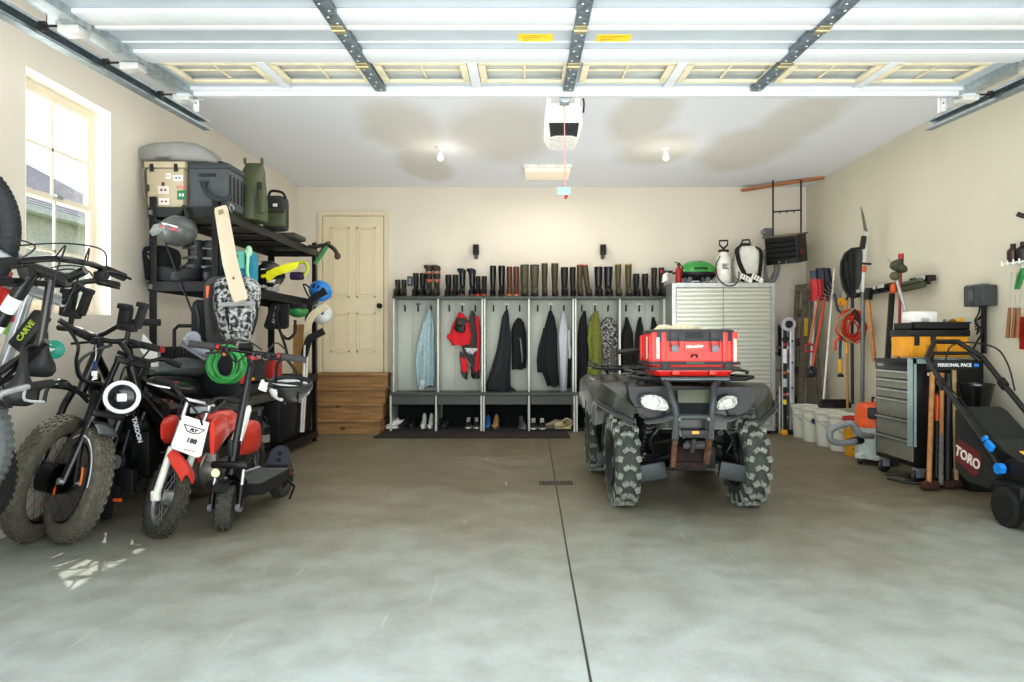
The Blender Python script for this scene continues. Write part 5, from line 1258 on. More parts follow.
# bag
bl, br = 2.975, 3.33
def brow(x): return [V(x, 4.74, .665), V(x, 4.74, .235), V(x, 4.60, .165), V(x, 4.36, .165), V(x, 4.30, .25), V(x, 4.36, .42)]
rings = []
for x, k in ((bl, .93), (bl+.03, 1), (br-.03, 1), (br, .93)):
    r_ = brow(x); c = sum(r_, V(0, 0, 0))/6; rings.append([c+(p-c)*V(1, 1, 1).x*k if 0 else V(x, c.y+(p.y-c.y)*k, c.z+(p.z-c.z)*k) for p in r_])
bg_ = MB().loft(rings).build('grass_bag', FAB, mw)
# logo on the left face
lgm = frame_m((bl-.003, 4.585, .335), (0, -1, -.28), (0, 0, 1))
m = MB(); m.prism([(-.125, .075), (.10, .10), (.135, .06), (.125, -.06), (.09, -.095), (-.10, -.055), (-.125, -.02)], .004, rot=None, c=(0, 0, 0)); 
m2 = MB(lgm); m2.prism([(-.125, .085), (.10, .085), (.135, .05), (.125, -.06), (.08, -.09), (-.10, -.07), (-.13, -.03)], .004); lp = m2.build('logo_panel', mat('maroon', '#7b2f2c', .6), mw); m.bm.free()
text_mb('TORO', .092, lgm @ T(0, 0, .003), .003, bold=.003).build('logo_lettering', mat('lettering_cream', '#e2d8d0', .5), lp)
m = MB().bx((bl+.02, 4.30, .43), (br-.02, 4.33, .47)); m.build('bag_hinge_bar', HB, mw)
# deck and engine
MB().lathe([(.0, .27), (.12, .27), (.24, .24), (.285, .17), (.295, .10), (.28, .095), (0, .12)], (3.16, 3.85, 0), n=32, sy=1.05).box((3.15, 4.12, .19), (.50, .24, .15), bev=.03).build('deck', HB, mw)
MB().lathe([(0, .42), (.11, .415), (.15, .38), (.155, .28), (.0, .28)], (3.16, 3.85, 0), n=24).build('engine_cover', BLK, mw)
MB().box((3.15, 4.10, .33), (.40, .22, .15), bev=.03).build('rear_cover', HB, mw)
MB().loft([[(2.97, 4.22, .44), (3.33, 4.22, .44), (3.33, 4.34, .50), (2.97, 4.34, .50)], [(2.97, 3.98, .36), (3.33, 3.98, .36), (3.33, 4.34, .46), (2.97, 4.34, .46)]][::-1]).build('rear_flap', FAB, mw)
MB().box((3.04, 4.12, .437), (.07, .07, .004), RX(20)).build('yellow_sticker', YEL, mw)
for x, y, r in ((ML-.02, 4.12, .12), (MR+.04, 4.12, .12), (ML-.02, 3.55, .10), (MR+.04, 3.55, .10)):
    w_ = MB().lathe([(.0, -.022), (r*.6, -.022), (r*.9, -.025), (r, -.018), (r, .018), (r*.9, .025), (r*.6, .022), (0, .022)], (x, y, r), RY(90), n=32)
    for k in range(28):
        a_ = 2*PI*k/28; w_.box((x, y+math.cos(a_)*r, r+math.sin(a_)*r), (.04, .01, .006), RX(math.degrees(a_)+90))
    wh = w_.build('wheel', RUB, mw)
    MB().lathe([(0, .024), (r*.62, .024), (r*.62, .03), (r*.2, .034), (0, .034)], (x, y, r), RY(-90), n=24).build('hub_cap', mat('hub_dark', '#232526', .6), wh)
MB().box((ML-.005, 4.30, .46), (.03, .07, .05), RX(30), bev=.012).box((ML-.008, 4.34, .50), (.02, .05, .03), RX(-30), bev=.01).build('blue_knob', BLUE, mw)
MB().lathe([(0, -.018), (.036, -.018), (.036, .018), (0, .018)], (ML-.01, 4.20, .335), RY(90), n=7).build('blue_lever', BLUE, mw)
# ================================================================ wheels
def wheel_m(c, up, head):
    """local z = axle, x = heading, y = up"""
    up = Vector(up).normalized(); h = Vector(head); h = (h-up*h.dot(up)).normalized(); z = h.cross(up)
    return Matrix.Translation(Vector(c)) @ Matrix((h, up, z)).transposed().to_4x4()
def tyre_mb(M4, R_, w_, inner, n=48, square=.6):
    m = MB(M4); prof = []
    hw = w_/2; rings = []
    sec = []
    for j in range(16):
        a = 2*PI*j/16; ca, sa = math.cos(a), math.sin(a)
        sec.append((math.copysign(abs(ca)**square, ca), math.copysign(abs(sa)**square, sa)))
    rm = (R_+inner)/2; rh = (R_-inner)/2
    for i in range(n):
        a = 2*PI*i/n
        rings.append([m.v(((rm+rh*u)*math.cos(a), (rm+rh*u)*math.sin(a), hw*v_*(1 if u < .2 else 1))) for u, v_ in sec])
    for i in range(n):
        A, B = rings[i], rings[(i+1) % n]
        for j in range(16): m.face((A[j], B[j], B[(j+1) % 16], A[(j+1) % 16]))
    return m
def knob(m, R_, a, z, dx, dz, h=.012, tw=0):
    m.box((math.cos(a)*(R_+h*.3), math.sin(a)*(R_+h*.3), z), (h, dx, dz), RZ(math.degrees(a)) @ RX(tw), bev=.0)
def bike_wheel(t, c, up, head, R_, w_, inner, tm, km=None, kn=40, rows=3, spokes=28, rimm=None, hubr=.02, hubw=.08, hubm=None, kh=.008, spm=None):
    M4 = wheel_m(c, up, head)
    m = tyre_mb(M4, R_, w_, inner)
    for k in range(kn):
        a = 2*PI*k/kn
        for r in range(rows):
            z = (r-(rows-1)/2)*w_*.78/max(1, rows-1) if rows > 1 else 0
            rr = R_-(abs(z)/(w_/2))**3*(R_-inner)*.28
            knob(m, rr, a+(.5*2*PI/kn if r % 2 else 0), z, 2*PI*R_/kn*.5, w_*.62/rows, kh)
    ty_ = m.build('tyre', tm, t)
    m = MB(M4).lathe([(inner-.012, -w_*.22), (inner+.012, -w_*.28), (inner+.012, w_*.28), (inner-.012, w_*.22), (inner-.018, 0), (inner-.012, -w_*.22)], n=48, cap=False)
    m.build('rim', rimm or BLKM, ty_)
    if spokes:
        m = MB(M4)
        for k in range(spokes):
            a = 2*PI*k/spokes; b_ = a+(.35 if k % 2 else -.35); z = hubw*.4*(1 if (k//2) % 2 else -1)
            m.tube([(math.cos(b_)*hubr, math.sin(b_)*hubr, z), (math.cos(a)*(inner-.01), math.sin(a)*(inner-.01), 0)], .0014, n=4)
        m.build('spokes', spm or mat('spoke_steel', '#8e9294', .35, .8), ty_)
    MB(M4).lathe([(0, -hubw/2), (hubr*.7, -hubw/2), (hubr, -hubw*.4), (hubr*1.0, hubw*.4), (hubr*.7, hubw/2), (0, hubw/2)], n=20).build('hub', hubm or BLKM, ty_)
    return ty_, M4
# ================================================================ quad bike
OLV = mat('quad_body_green_black', '#33382f', .42, var=.18, scale=9, coat=.15)
OLD = mat('quad_plastic_dark', '#25292a', .5, var=.12)
TYR = mat('quad_tyre_dusty', '#4c5149', .9, var=.25, scale=25, bump=.3)
KNB = mat('quad_lug_dusty', '#787e73', .92, var=.35, scale=40)
qd = thing('quad_bike', 'dark green and black quad bike with dusty knobbly tyres facing the camera', 'quad bike', (1.09, 5.3, 0), world=True)
def atv_wheel(x, y, R_, w_, side, steer=0):
    hd = V(math.sin(R(steer)), -math.cos(R(steer)), 0)
    M4 = wheel_m((x, y, R_), (0, 0, 1), hd)
    m = tyre_mb(M4, R_-.012, w_, .16, n=56, square=.62); t1 = m.build('tyre', TYR, qd)
    m = MB(M4); n_ = 17
    for k in range(n_):
        a = 2*PI*k/n_
        for s in (-1, 1):
            m.box((math.cos(a)*(R_-.002), math.sin(a)*(R_-.002), s*w_*.13), (.030, .030, w_*.27), RZ(math.degrees(a)) @ RX(s*33), bev=.004)
            a2 = a+PI/n_
            m.box((math.cos(a2)*(R_-.006), math.sin(a2)*(R_-.006), s*w_*.36), (.026, .040, w_*.2), RZ(math.degrees(a2)) @ RX(-s*18), bev=.004)
            m.box((math.cos(a2)*(R_-.045), math.sin(a2)*(R_-.045), s*w_*.48), (.06, .032, .008), RZ(math.degrees(a2)), bev=.003)
    m.build('tread_lugs', KNB, t1)
    MB(M4).lathe([(0, -.03), (.05, -.035), (.06, -.06), (.12, -.055), (.15, -.08), (.168, -.085), (.168, .085), (.15, .08), (.12, .055), (.06, .06), (.05, .035), (0, .03)], n=32).build('rim', mat('rim_grey', '#4b5052', .4, .6), t1)
for x, y, sd in ((.665, 4.70, -1), (1.51, 4.70, 1)): atv_wheel(x, y, .302, .165, sd, 2)
for x, y, sd in ((.66, 5.93, -1), (1.52, 5.93, 1)): atv_wheel(x, y, .305, .24, sd)
def Lr(pts): return [V(*p) for p in pts]
cxq = 1.095
def mir(f):
    for s in (-1, 1): f(s)
# front fenders: arched shell over each wheel, blending to the nose
for s in (-1, 1):
    secs_ = []
    for y, zt_, xo, drop, xi in ((4.40, .70, .40, .11, .22), (4.47, .775, .50, .12, .2), (4.60, .825, .57, .12, .18), (4.75, .84, .59, .13, .16), (4.92, .81, .59, .18, .14), (5.05, .72, .57, .26, .14), (5.12, .60, .53, .30, .14)):
        row = []
        for k in range(9):
            u = k/8; x = xi+(xo-xi)*min(1, u*1.25); z = zt_-(.02*(u**2)) if u < .8 else zt_-.02-(u-.8)/.2*drop
            row.append((cxq+s*(x+(.012 if u > .95 else 0)), y-(0.03*u if y < 4.6 else 0), z))
        secs_.append(row)
    MB().sheet(secs_, .014).build('front_fender', OLV, qd)
    # fender lip
    MB().tube([(cxq+s*.40, 4.375, .60), (cxq+s*.51, 4.44, .655), (cxq+s*.585, 4.58, .69), (cxq+s*.60, 4.75, .70), (cxq+s*.60, 4.93, .63), (cxq+s*.57, 5.06, .46), (cxq+s*.53, 5.14, .30)], .018, n=8, sm=4).build('fender_lip', OLD, qd)
    # side footwell guard
    MB().box((cxq+s*.50, 5.2, .40), (.10, .035, .42), RX(-8), bev=.012).build('footwell_guard', mat('quad_guard_grey', '#3e4444', .5), qd)
    MB().bx((cxq+s*.56, 5.16, .215), (cxq+s*.22, 5.62, .245), bev=.01).build('foot_rest', OLD, qd)
    secs_ = []
    for y, zt_, xo, drop in ((5.45, .55, .50, .18), (5.55, .72, .56, .2), (5.7, .81, .59, .18), (5.95, .83, .61, .16), (6.2, .79, .60, .18), (6.36, .66, .55, .2)):
        row = []
        for k in range(9):
            u = k/8; x = .12+(xo-.12)*min(1, u*1.2); z = zt_ if u < .84 else zt_-(u-.84)/.16*drop
            row.append((cxq+s*x, y, z))
        secs_.append(row)
    MB().sheet(secs_, .014).build('rear_fender', OLV, qd)
# nose: hood between the fenders
rings = []
for y, w_, zt_, zb_ in ((4.36, .19, .715, .56), (4.42, .23, .775, .55), (4.6, .26, .83, .56), (4.85, .22, .86, .58), (5.05, .16, .88, .60)):
    rings.append([(cxq-w_, y, zb_), (cxq-w_*1.05, y, (zb_+zt_)/2), (cxq-w_*.9, y, zt_-.02), (cxq-w_*.4, y, zt_), (cxq+w_*.4, y, zt_), (cxq+w_*.9, y, zt_-.02), (cxq+w_*1.05, y, (zb_+zt_)/2), (cxq+w_, y, zb_)])
MB().loft(rings).build('hood', OLV, qd)
# front mask with headlights
mask = [(628, 386), (640, 387), (668, 386), (713, 387), (740, 387), (752, 387), (756, 400), (748, 411), (735, 417), (712, 420), (676, 420), (650, 418), (638, 412), (630, 398)]
A = [P(x, y, 4.335 if 650 < x < 730 else 4.385) for x, y in mask]; B = [p+V(0, .10, 0) for p in A]
MB().loft([A, B]).build('front_mask', OLD, qd)
for hx, hy, w_, h_, rot in ((654.5, 402.5, .175, .100, 8), (727, 402.5, .140, .092, -8)):
    c = P(hx, hy, 4.325); s = 1 if hx > 688 else -1
    poly = [(-.5, .18), (-.42, .42), (-.05, .5), (.3, .3), (.5, -.1), (.48, -.5), (-.1, -.45), (-.42, -.25)]
    if s > 0: poly = [(-x, y) for x, y in poly][::-1]
    M_ = frame_m(c, (1, -.12*s*-1, 0), (0, 0, 1)) @ RZ(0)
    MB(M_).prism([(x*w_*1.12, y*h_*1.16) for x, y in poly], .03, c=(0, 0, -.012), bev=.004).build('headlight_bezel', OLD, qd)
    hl = MB(M_).prism([(x*w_, y*h_) for x, y in poly], .03, c=(0, 0, 0), bev=.01).build('headlight', mat('headlight_glass', '#9a9f95', .3, .1, var=.5, scale=45), qd)
    MB(M_).lathe([(0, .012), (.02, .014), (.026, .02), (.03, .017), (.03, .01), (0, .01)], (0, 0, .004)).build('bulb_reflector', mat('reflector_chrome', '#ccd2cc', .1, .9), hl)
MB().box(P(694, 396.5, 4.32), (.21, .02, .085), RX(-14), bev=.006).build('nose_panel', mat('nose_green', '#4a5039', .5, var=.12), qd)
m = MB().box(P(694, 408, 4.33), (.21, .02, .065), bev=.004); m.build('grille_backing', mat('grille_black', '#0c0d0d', .8), qd)
m = MB()
for r in range(4):
    for k in range(15):
        c = P(694, 408, 4.315)+V(-.098+.014*k+(.007 if r % 2 else 0), 0, -.024+.016*r); m.torus(c, .0062, .0016, RX(90), n=6, k=4)
m.build('grille_mesh', mat('mesh_grey', '#43494a', .4, .4), qd)
# bull bar
BB = mat('bumper_grey', '#3f4648', .42, .25, var=.1)
Yb = 4.27
for pts in ([(664, 382, 4.42), (668.5, 386, Yb+.03), (672, 398, Yb-.01), (676, 410, Yb-.02), (676, 424, Yb), (675, 443, Yb+.03)], [(718, 383, 4.42), (714, 387, Yb+.03), (713.5, 398, Yb-.01), (712, 410, Yb-.02), (711, 424, Yb), (710, 441, Yb+.03)]):
    MB().tube([P(*p) for p in pts], .0215, n=10, sm=4).build('bumper_upright', BB, qd)
MB().tube([P(646, 421, 4.42), P(660, 420, 4.33), P(676, 417, Yb), P(712, 417, Yb), P(728, 419, 4.33), P(738, 416, 4.42)], .019, n=10, sm=4).build('bumper_crossbar', BB, qd)
for x in (679, 709): MB().lathe([(0, 0), (.012, 0), (.010, .006), (0, .008)], P(x, 419, Yb-.018), RX(90), n=8).build('bumper_bolt', GREYP, qd)
RS = mat('rusty_steel', '#4a2c1c', .85, .3, col2='#2a2624', scale=14, thr=(.4, .6))
RS2 = mat('surface_rust', '#6b4a34', .9, .1, var=.5, scale=30)
for a, b_ in (((675, 440), (672.5, 467)), ((710, 438), (706, 464))): MB().beam(P(*a, Yb+.02), P(*b_, Yb+.05), .032, .03, bev=.005).build('lower_guard_bar', RS2, qd)
m = MB().beam(P(673, 466, Yb+.05), P(706, 466, Yb+.05), .03, .05, bev=.006); m.box(P(690, 457, Yb+.10), (.21, .02, .12), RX(-15), bev=.004); m.build('skid_plate', RS, qd)
m = MB().box(P(694, 433, Yb+.05), (.17, .09, .05), bev=.01).cyl(P(684, 443, Yb+.06), P(704, 443, Yb+.06), .035); m.build('winch', BLKM, qd)
MB().box(P(695.5, 432.5, Yb+.0), (.045, .008, .018), bev=.002).build('orange_label', mat('label_orange', '#d98a2e', .5), qd)
m = MB().box(P(694, 446, Yb+.02), (.14, .02, .035), bev=.008); m.tube([P(694, 440, Yb), P(694, 447, Yb-.02), P(692, 452, Yb-.01)], .014, n=8); m.build('fairlead_hook', mat('cast_steel', '#4e4f4d', .6, .6), qd)
# suspension
for s in (-1, 1):
    a = V(cxq+s*.26, 4.55, .60); b_ = V(cxq+s*.33, 4.60, .33)
    MB().tube([a, b_], .022, n=10).build('shock_body', OLD, qd)
    m = MB(); k_ = 60; d = b_-a; m.tube([a+d*(.1+.75*i/k_)+V(.034*math.cos(i*.75), .034*math.sin(i*.75), 0) for i in range(k_)], .006, n=6); m.build('shock_spring', BLKM, qd)
    m = MB(); m.tube([(cxq+s*.13, 4.5, .36), (cxq+s*.35, 4.62, .27)], .018, n=8).tube([(cxq+s*.13, 4.72, .36), (cxq+s*.35, 4.66, .27)], .018, n=8).tube([(cxq+s*.13, 4.52, .46), (cxq+s*.34, 4.62, .40)], .014, n=8); m.build('control_arm', BLKM, qd)
    MB().box((cxq+s*.265, 4.47, .265), (.19, .05, .115), RY(s*10), bev=.02).build('arm_guard', mat('guard_grey', '#3b4141', .5), qd)
    MB().box((cxq+s*.345, 4.62, .33), (.05, .09, .14), bev=.015).build('steering_knuckle', RS, qd)
    MB().tube([(cxq+s*.22, 4.47, .55), (cxq+s*.27, 4.5, .46), (cxq+s*.24, 4.52, .38), (cxq+s*.3, 4.56, .35)], .008, n=6, sm=4).build('brake_hose', BLK, qd)
m = MB().box((cxq, 4.75, .37), (.28, .7, .14), bev=.03).box((cxq, 5.35, .42), (.30, .7, .30), bev=.04).box((cxq, 5.35, .24), (.26, 1.3, .03)); m.build('chassis_and_engine', mat('engine_dark', '#242525', .6, .3), qd)
MB().cyl((cxq-.4, 5.93, .31), (cxq+.4, 5.93, .31), .03).build('rear_axle', BLKM, qd)
# seat, tank
rings = []
for y, w_, zt_ in ((5.06, .10, .88), (5.2, .12, .90), (5.4, .15, .84), (5.7, .17, .86), (6.0, .16, .90), (6.08, .12, .86)):
    rings.append([(cxq+w_*math.copysign(abs(math.cos(a))**.6, math.cos(a)), y, zt_-.09+.09*math.copysign(abs(math.sin(a))**.7, math.sin(a))) for a in [2*PI*j/16 for j in range(16)]])
MB().loft(rings).build('seat', mat('seat_vinyl', '#1a1b1c', .6), qd)
m = MB().tube([(cxq, 5.1, .8), (cxq, 5.12, 1.0)], .03).tube([(cxq-.38, 5.2, 1.035), (cxq-.2, 5.14, 1.05), (cxq, 5.12, 1.0), (cxq+.2, 5.14, 1.05), (cxq+.38, 5.2, 1.035)], .012, sm=4); m.build('handlebar', BLKM, qd)
for s in (-1, 1):
    MB().cyl((cxq+s*.26, 5.155, 1.05), (cxq+s*.40, 5.205, 1.035), .018).build('hand_grip', RUB, qd)
    MB().beam((cxq+s*.24, 5.10, 1.06), (cxq+s*.40, 5.12, 1.04), .016, .01).build('brake_lever', BLKM, qd)
MB().box((cxq, 5.08, 1.03), (.16, .08, .08), bev=.02).build('instrument_pod', BLK, qd)
# racks
RK = mat('rack_black', '#262a2b', .4, .4)
def rack(z, x0, x1, y0, y1, nb, nm):
    m = MB(); c = .07
    m.tube([(x0+c, y0, z), (x1-c, y0, z), (x1, y0+c, z+.01), (x1, y1-c, z), (x1-c, y1, z), (x0+c, y1, z), (x0, y1-c, z), (x0, y0+c, z+.01)], .0125, n=8, closed=True)
    for k in range(nb):
        x = x0+.08+(x1-x0-.16)*k/(nb-1); m.beam((x, y0, z), (x, y1, z), .03, .008)
    m.tube([(x0+.03, y0+.1, z+.035), (x0+.01, y0+.16, z+.045), (x0+.01, y1-.12, z+.045), (x0+.03, y1-.06, z+.03)], .010, n=6, sm=3); m.tube([(x1-.03, y0+.1, z+.035), (x1-.01, y0+.16, z+.045), (x1-.01, y1-.12, z+.045), (x1-.03, y1-.06, z+.03)], .010, n=6, sm=3)
    for x in (x0+.12, x1-.12): m.tube([(x, (y0+y1)/2, z), (x*.85+cxq*.15, (y0+y1)/2+.05, z-.10)], .012, n=8)
    m.build(nm, RK, qd)
rack(.872, .70, 1.50, 4.43, 4.95, 7, 'front_rack')
MB().cyl((.88, 4.418, .872), (1.32, 4.418, .872), .017).build('rack_front_bar', mat('rack_front_grey', '#5d6366', .35, .6), qd)
rack(.885, .58, 1.60, 5.72, 6.3, 8, 'rear_rack')
# ================================================================ red storage case
rc = thing('storage_case', 'bright red hard storage case with black lid strapped on the quad bike front rack', 'case', (1.113, 4.7, .887), world=True)
X0, X1, YA, YC, Z0, Z1 = .837, 1.39, 4.50, 4.90, .889, 1.17
RD = mat('case_red', '#d62a1e', .35, var=.05)
rings = []
for z, k, in ((Z0, .90), (Z0+.02, .93), (Z0+.045, .97), (Z0+.10, 1.0), (Z1, 1.0)):
    hx, hy = (X1-X0)/2*k, (YC-YA)/2*k; cx_, cy_ = (X0+X1)/2, (YA+YC)/2; c = .03
    rings.append([(cx_-hx+c, cy_-hy, z), (cx_+hx-c, cy_-hy, z), (cx_+hx, cy_-hy+c, z), (cx_+hx, cy_+hy-c, z), (cx_+hx-c, cy_+hy, z), (cx_-hx+c, cy_+hy, z), (cx_-hx, cy_+hy-c, z), (cx_-hx, cy_-hy+c, z)])
MB().loft(rings).build('shell', RD, rc)
m = MB()
for x in (X0+.012, X0+.075, X1-.075, X1-.012): m.box((x, YA-.004, Z0+.18), (.035, .03, .22), bev=.006)
for x in (X0+.155, X1-.155): m.box((x, YA-.006, Z0+.03), (.05, .03, .05), bev=.006)
for y in (YA+.03, YA+.14, YC-.03): m.box((X0-.006, y, Z0+.17), (.02, .04, .20), bev=.005)
m.box(((X0+X1)/2, YA+.004, Z0+.13), (X1-X0-.06, .02, .02)).box((X0+.004, (YA+YC)/2, Z0+.13), (.02, YC-YA, .03)).box(((X0+X1)/2, YA+.004, Z0+.045), (X1-X0-.06, .02, .03)).build('ribbed_frame', RD, rc)
rr_c = MB()
rings = []
for z, k in ((Z1-.0, 1.01), (Z1+.018, 1.0), (Z1+.028, .93)):
    hx, hy = (X1-X0)/2*k, (YC-YA)/2*k; cx_, cy_ = (X0+X1)/2, (YA+YC)/2; c = .04
    rings.append([(cx_-hx+c, cy_-hy, z), (cx_+hx-c, cy_-hy, z), (cx_+hx, cy_-hy+c, z), (cx_+hx, cy_+hy-c, z), (cx_+hx-c, cy_+hy, z), (cx_-hx+c, cy_+hy, z), (cx_-hx, cy_+hy-c, z), (cx_-hx, cy_-hy+c, z)])
rr_c.loft(rings); rr_c.box(((X0+X1)/2, YA-.006, Z1-.016), (.50, .024, .07), bev=.005); rr_c.build('lid', mat('case_lid', '#2b2c2e', .5), rc)
m = MB(); 
for k in range(9): m.box(((X0+X1)/2-.055+.0135*k, YA-.02, Z1-.012), (.006, .012, .04))
m.build('carry_handle', BLK, rc)
for x in (X0+.145, X1-.145):
    m = MB().box((x, YA-.02, Z1-.01), (.06, .016, .05), bev=.004).tube([(x-.027, YA-.026, Z1-.02), (x-.027, YA-.026, Z1-.09)], .004, n=6).tube([(x+.027, YA-.026, Z1-.02), (x+.027, YA-.026, Z1-.09)], .004, n=6); lt = m.build('latch', mat('latch_dark', '#35383b', .5), rc)
    MB().box((x, YA-.026, Z1-.10), (.045, .016, .045), bev=.006).build('latch_button', mat('latch_grey2', '#6c7074', .45), lt)
for x in (X0+.025, X0-.0):
    pass
m = MB().box((X0+.035, YA-.021, Z0+.185), (.018, .004, .14), bev=.001); m.build('front_reflector', mat('reflector_white', '#e8e6df', .35), rc)
m = MB().box((X0-.018, YA+.09, Z0+.185), (.004, .018, .15), bev=.001); m.build('side_reflector', mat('reflector_white', ''), rc)
MB().box((X1-.012, YA-.021, Z0+.17), (.02, .004, .15), bev=.001).build('front_reflector', mat('reflector_cream', '#d9c9b5', .35), rc)
b_ = MB().box(((X0+X1)/2, YA-.004, Z1-.085), (.13, .012, .06), bev=.004).build('badge_panel', mat('badge_red_light', '#e04a3a', .4), rc)
text_mb('Milwaukee', .026, frame_m(((X0+X1)/2, YA-.0125, Z1-.085), (1, 0, 0), (0, 0, 1)) @ RZ(4), .002, bold=.0008, shear=.2).build('badge_script', WHITE, b_)
MB().tube([((X0+X1)/2-.02, YA-.01, Z0+.125), ((X0+X1)/2-.012, YA-.022, Z0+.14), ((X0+X1)/2+.012, YA-.022, Z0+.14), ((X0+X1)/2+.02, YA-.01, Z0+.125)], .006).build('lock_loop', BLK, rc)
for dz_ in (.085, .05):
    m = MB(); z = Z0+dz_; o = .026
    m.beam((X0-.012, YA-o, z), (X1+.012, YA-o, z), .008, .02).beam((X0-.018, YA-o, z), (X0-.018, YC+.0, z), .008, .02).beam((X1+.018, YA-o, z), (X1+.018, YC, z), .008, .02)
    sp_ = m.build('strap', mat('strap_black', '#26282a', .6), rc)
MB().box(((X0+X1)/2-.19, YA-.03, Z0+.067), (.05, .012, .05), bev=.004).build('strap_buckle', BLK, rc); MB().box(((X0+X1)/2+.22, YA-.03, Z0+.067), (.05, .012, .05), bev=.004).build('strap_buckle', BLK, rc)
MB().box(((X0+X1)/2, YA-.03, Z0+.088), (.12, .008, .016), bev=.003).build('strap_label', mat('strap_olive', '#4a5a48', .6), rc)
# cream towel on the case
m = MB(); m.ell((1.10, 4.78, Z1+.032), (.15, .07, .032)).ell((1.0, 4.80, Z1+.034), (.09, .06, .028)).ell((1.2, 4.8, Z1+.03), (.08, .05, .024)); m.jitter(.014, 22)
tag(m.build('rope_bundle', mat('cream_rope', '#d8d3b4', .95, var=.2, scale=60, bump=.6), None), 'cream coloured rope bundle lying on the lid of the red case', 'rope')
# ================================================================ bikes at the left wall
TYL = mat('tyre_worn_brown', '#615d50', .95, var=.25, scale=30, bump=.4)
TYG = mat('tyre_grey_dusty', '#3c3f40', .9, var=.2, scale=30)
SILF = mat('frame_silver', '#a9adb0', .3, .6)
BF = mat('frame_black_gloss', '#141516', .3, .2, coat=.3)
def tb(t, nm, pts, r, m_, sm=0, n=10): return MB().tube(pts, r, n=n, sm=sm).build(nm, m_, t)
def saddle(t, tip, tail, up, w_=.14):
    """nose at tip, wide at tail"""
    tip, tail, up = Vector(tip), Vector(tail), Vector(up).normalized(); d = tail-tip; sd = d.cross(up).normalized()
    rings = []
    for v_, q, h in ((0, .12, .02), (.06, .22, .03), (.3, .26, .035), (.5, .42, .04), (.7, .85, .045), (.85, 1, .045), (.96, .85, .035), (1, .5, .02)):
        c = tip+d*v_; rings.append([c+sd*(w_/2*q*math.cos(a))+up*(h*math.sin(a)*(1 if math.sin(a) > 0 else .6)+.02*math.sin(v_*PI)) for a in [2*PI*j/14 for j in range(14)]])
    return MB().loft(rings).build('saddle', mat('saddle_black', '#1e1f20', .5), t)
# --- hanging bike A (vertical, front wheel up), plane roughly perpendicular to the wall
def hung(label, dy, fm_, wheelc, col2, Yc=3.0):
    t = thing('mountain_bike', label, 'bicycle', (-2.6, Yc+dy, .25), world=True)
    return t
ha = hung('black mountain bike with checkered tube hung front wheel up at the far left edge', 0, BF, None, None)
Yc = 3.0
fw, rw_ = V(-2.58, Yc, 1.61), V(-2.60, Yc, .68)
bike_wheel(ha, fw, (1, 0, 0), (0, 0, 1), .355, .062, .29, TYG, kn=90, rows=5, kh=.005, spokes=28)
bike_wheel(ha, rw_, (1, 0, 0), (0, 0, 1), .34, .058, .285, mat('tyre_light_grey', '#5f6464', .9, var=.2, scale=30), kn=60, rows=3, spokes=28)
hd = V(-2.05, Yc, 1.40)
tb(ha, 'fork_leg', [fw+V(0, -.055, 0), fw+V(.28, -.055, -.09), V(-2.18, Yc-.04, 1.44)], .017, SILF)
tb(ha, 'fork_leg', [fw+V(0, .055, 0), fw+V(.28, .055, -.09), V(-2.18, Yc+.04, 1.44)], .017, SILF)
tb(ha, 'head_tube', [V(-2.22, Yc, 1.46), V(-2.0, Yc, 1.385)], .026, BF)
tb(ha, 'stem', [V(-2.02, Yc, 1.39), V(-1.93, Yc, 1.43)], .02, BF)
hb = [V(-2.10, Yc-.34, 1.42), V(-2.06, Yc-.24, 1.44), V(-2.0, Yc-.10, 1.47), V(-2.0, Yc+.12, 1.475), V(-2.0, Yc+.26, 1.46), V(-1.98, Yc+.37, 1.435)]
tb(ha, 'handlebar', hb, .014, BF, sm=4)
for a, c in ((hb[0], hb[1]), (hb[4], hb[5])):
    tb(ha, 'hand_grip', [a, a.lerp(c, .5), c], .021, RUB, n=12)
for s, p in ((-1, hb[1]), (1, hb[4])):
    tb(ha, 'brake_lever', [p+V(.0, -s*.02, -.0), p+V(.05, s*.03, -.02), p+V(.06, s*.10, -.035)], .007, BLKM, sm=4, n=6)
    MB().box(p+V(.01, -s*.05, -.03), (.05, .05, .045), RX(20), bev=.01).build('shifter', BLK, ha)
for k, (a, c, h_) in enumerate(((hb[1], fw, .16), (hb[4], fw, .2), (hb[2], V(-2.1, Yc, 1.1), .1), (hb[3], V(-2.1, Yc, 1.1), .12))):
    tb(ha, 'cable', [a, a+V(.05, (hb[2].y-a.y)*.3, .03+h_*.25), a.lerp(c, .3)+V(.02, 0, .04+h_*.15), a.lerp(c, .6)], .0035, BLK, sm=6, n=6)
bb = V(-2.36, Yc, .95); st_ = V(-2.13, Yc, 1.10)
tb(ha, 'down_tube', [V(-2.16, Yc, 1.43), V(-2.42, Yc, 1.02)], .030, BF)
MB().tube([V(-2.235, Yc-.001, 1.312), V(-2.275, Yc-.001, 1.25)], .0308, n=12).tube([V(-2.31, Yc-.001, 1.194), V(-2.345, Yc-.001, 1.14)], .0308, n=12).build('white_checks', WHITE, ha)
tb(ha, 'top_tube', [V(-2.08, Yc, 1.40), st_], .018, BF)
tb(ha, 'seat_tube', [bb, st_, V(-2.10, Yc, 1.12)], .017, BF)
for s in (-1, 1):
    tb(ha, 'chain_stay', [bb+V(0, s*.03, 0), rw_+V(0, s*.055, 0)], .010, BF); tb(ha, 'seat_stay', [st_+V(-.02, s*.02, 0), rw_+V(0, s*.055, 0)], .009, BF)
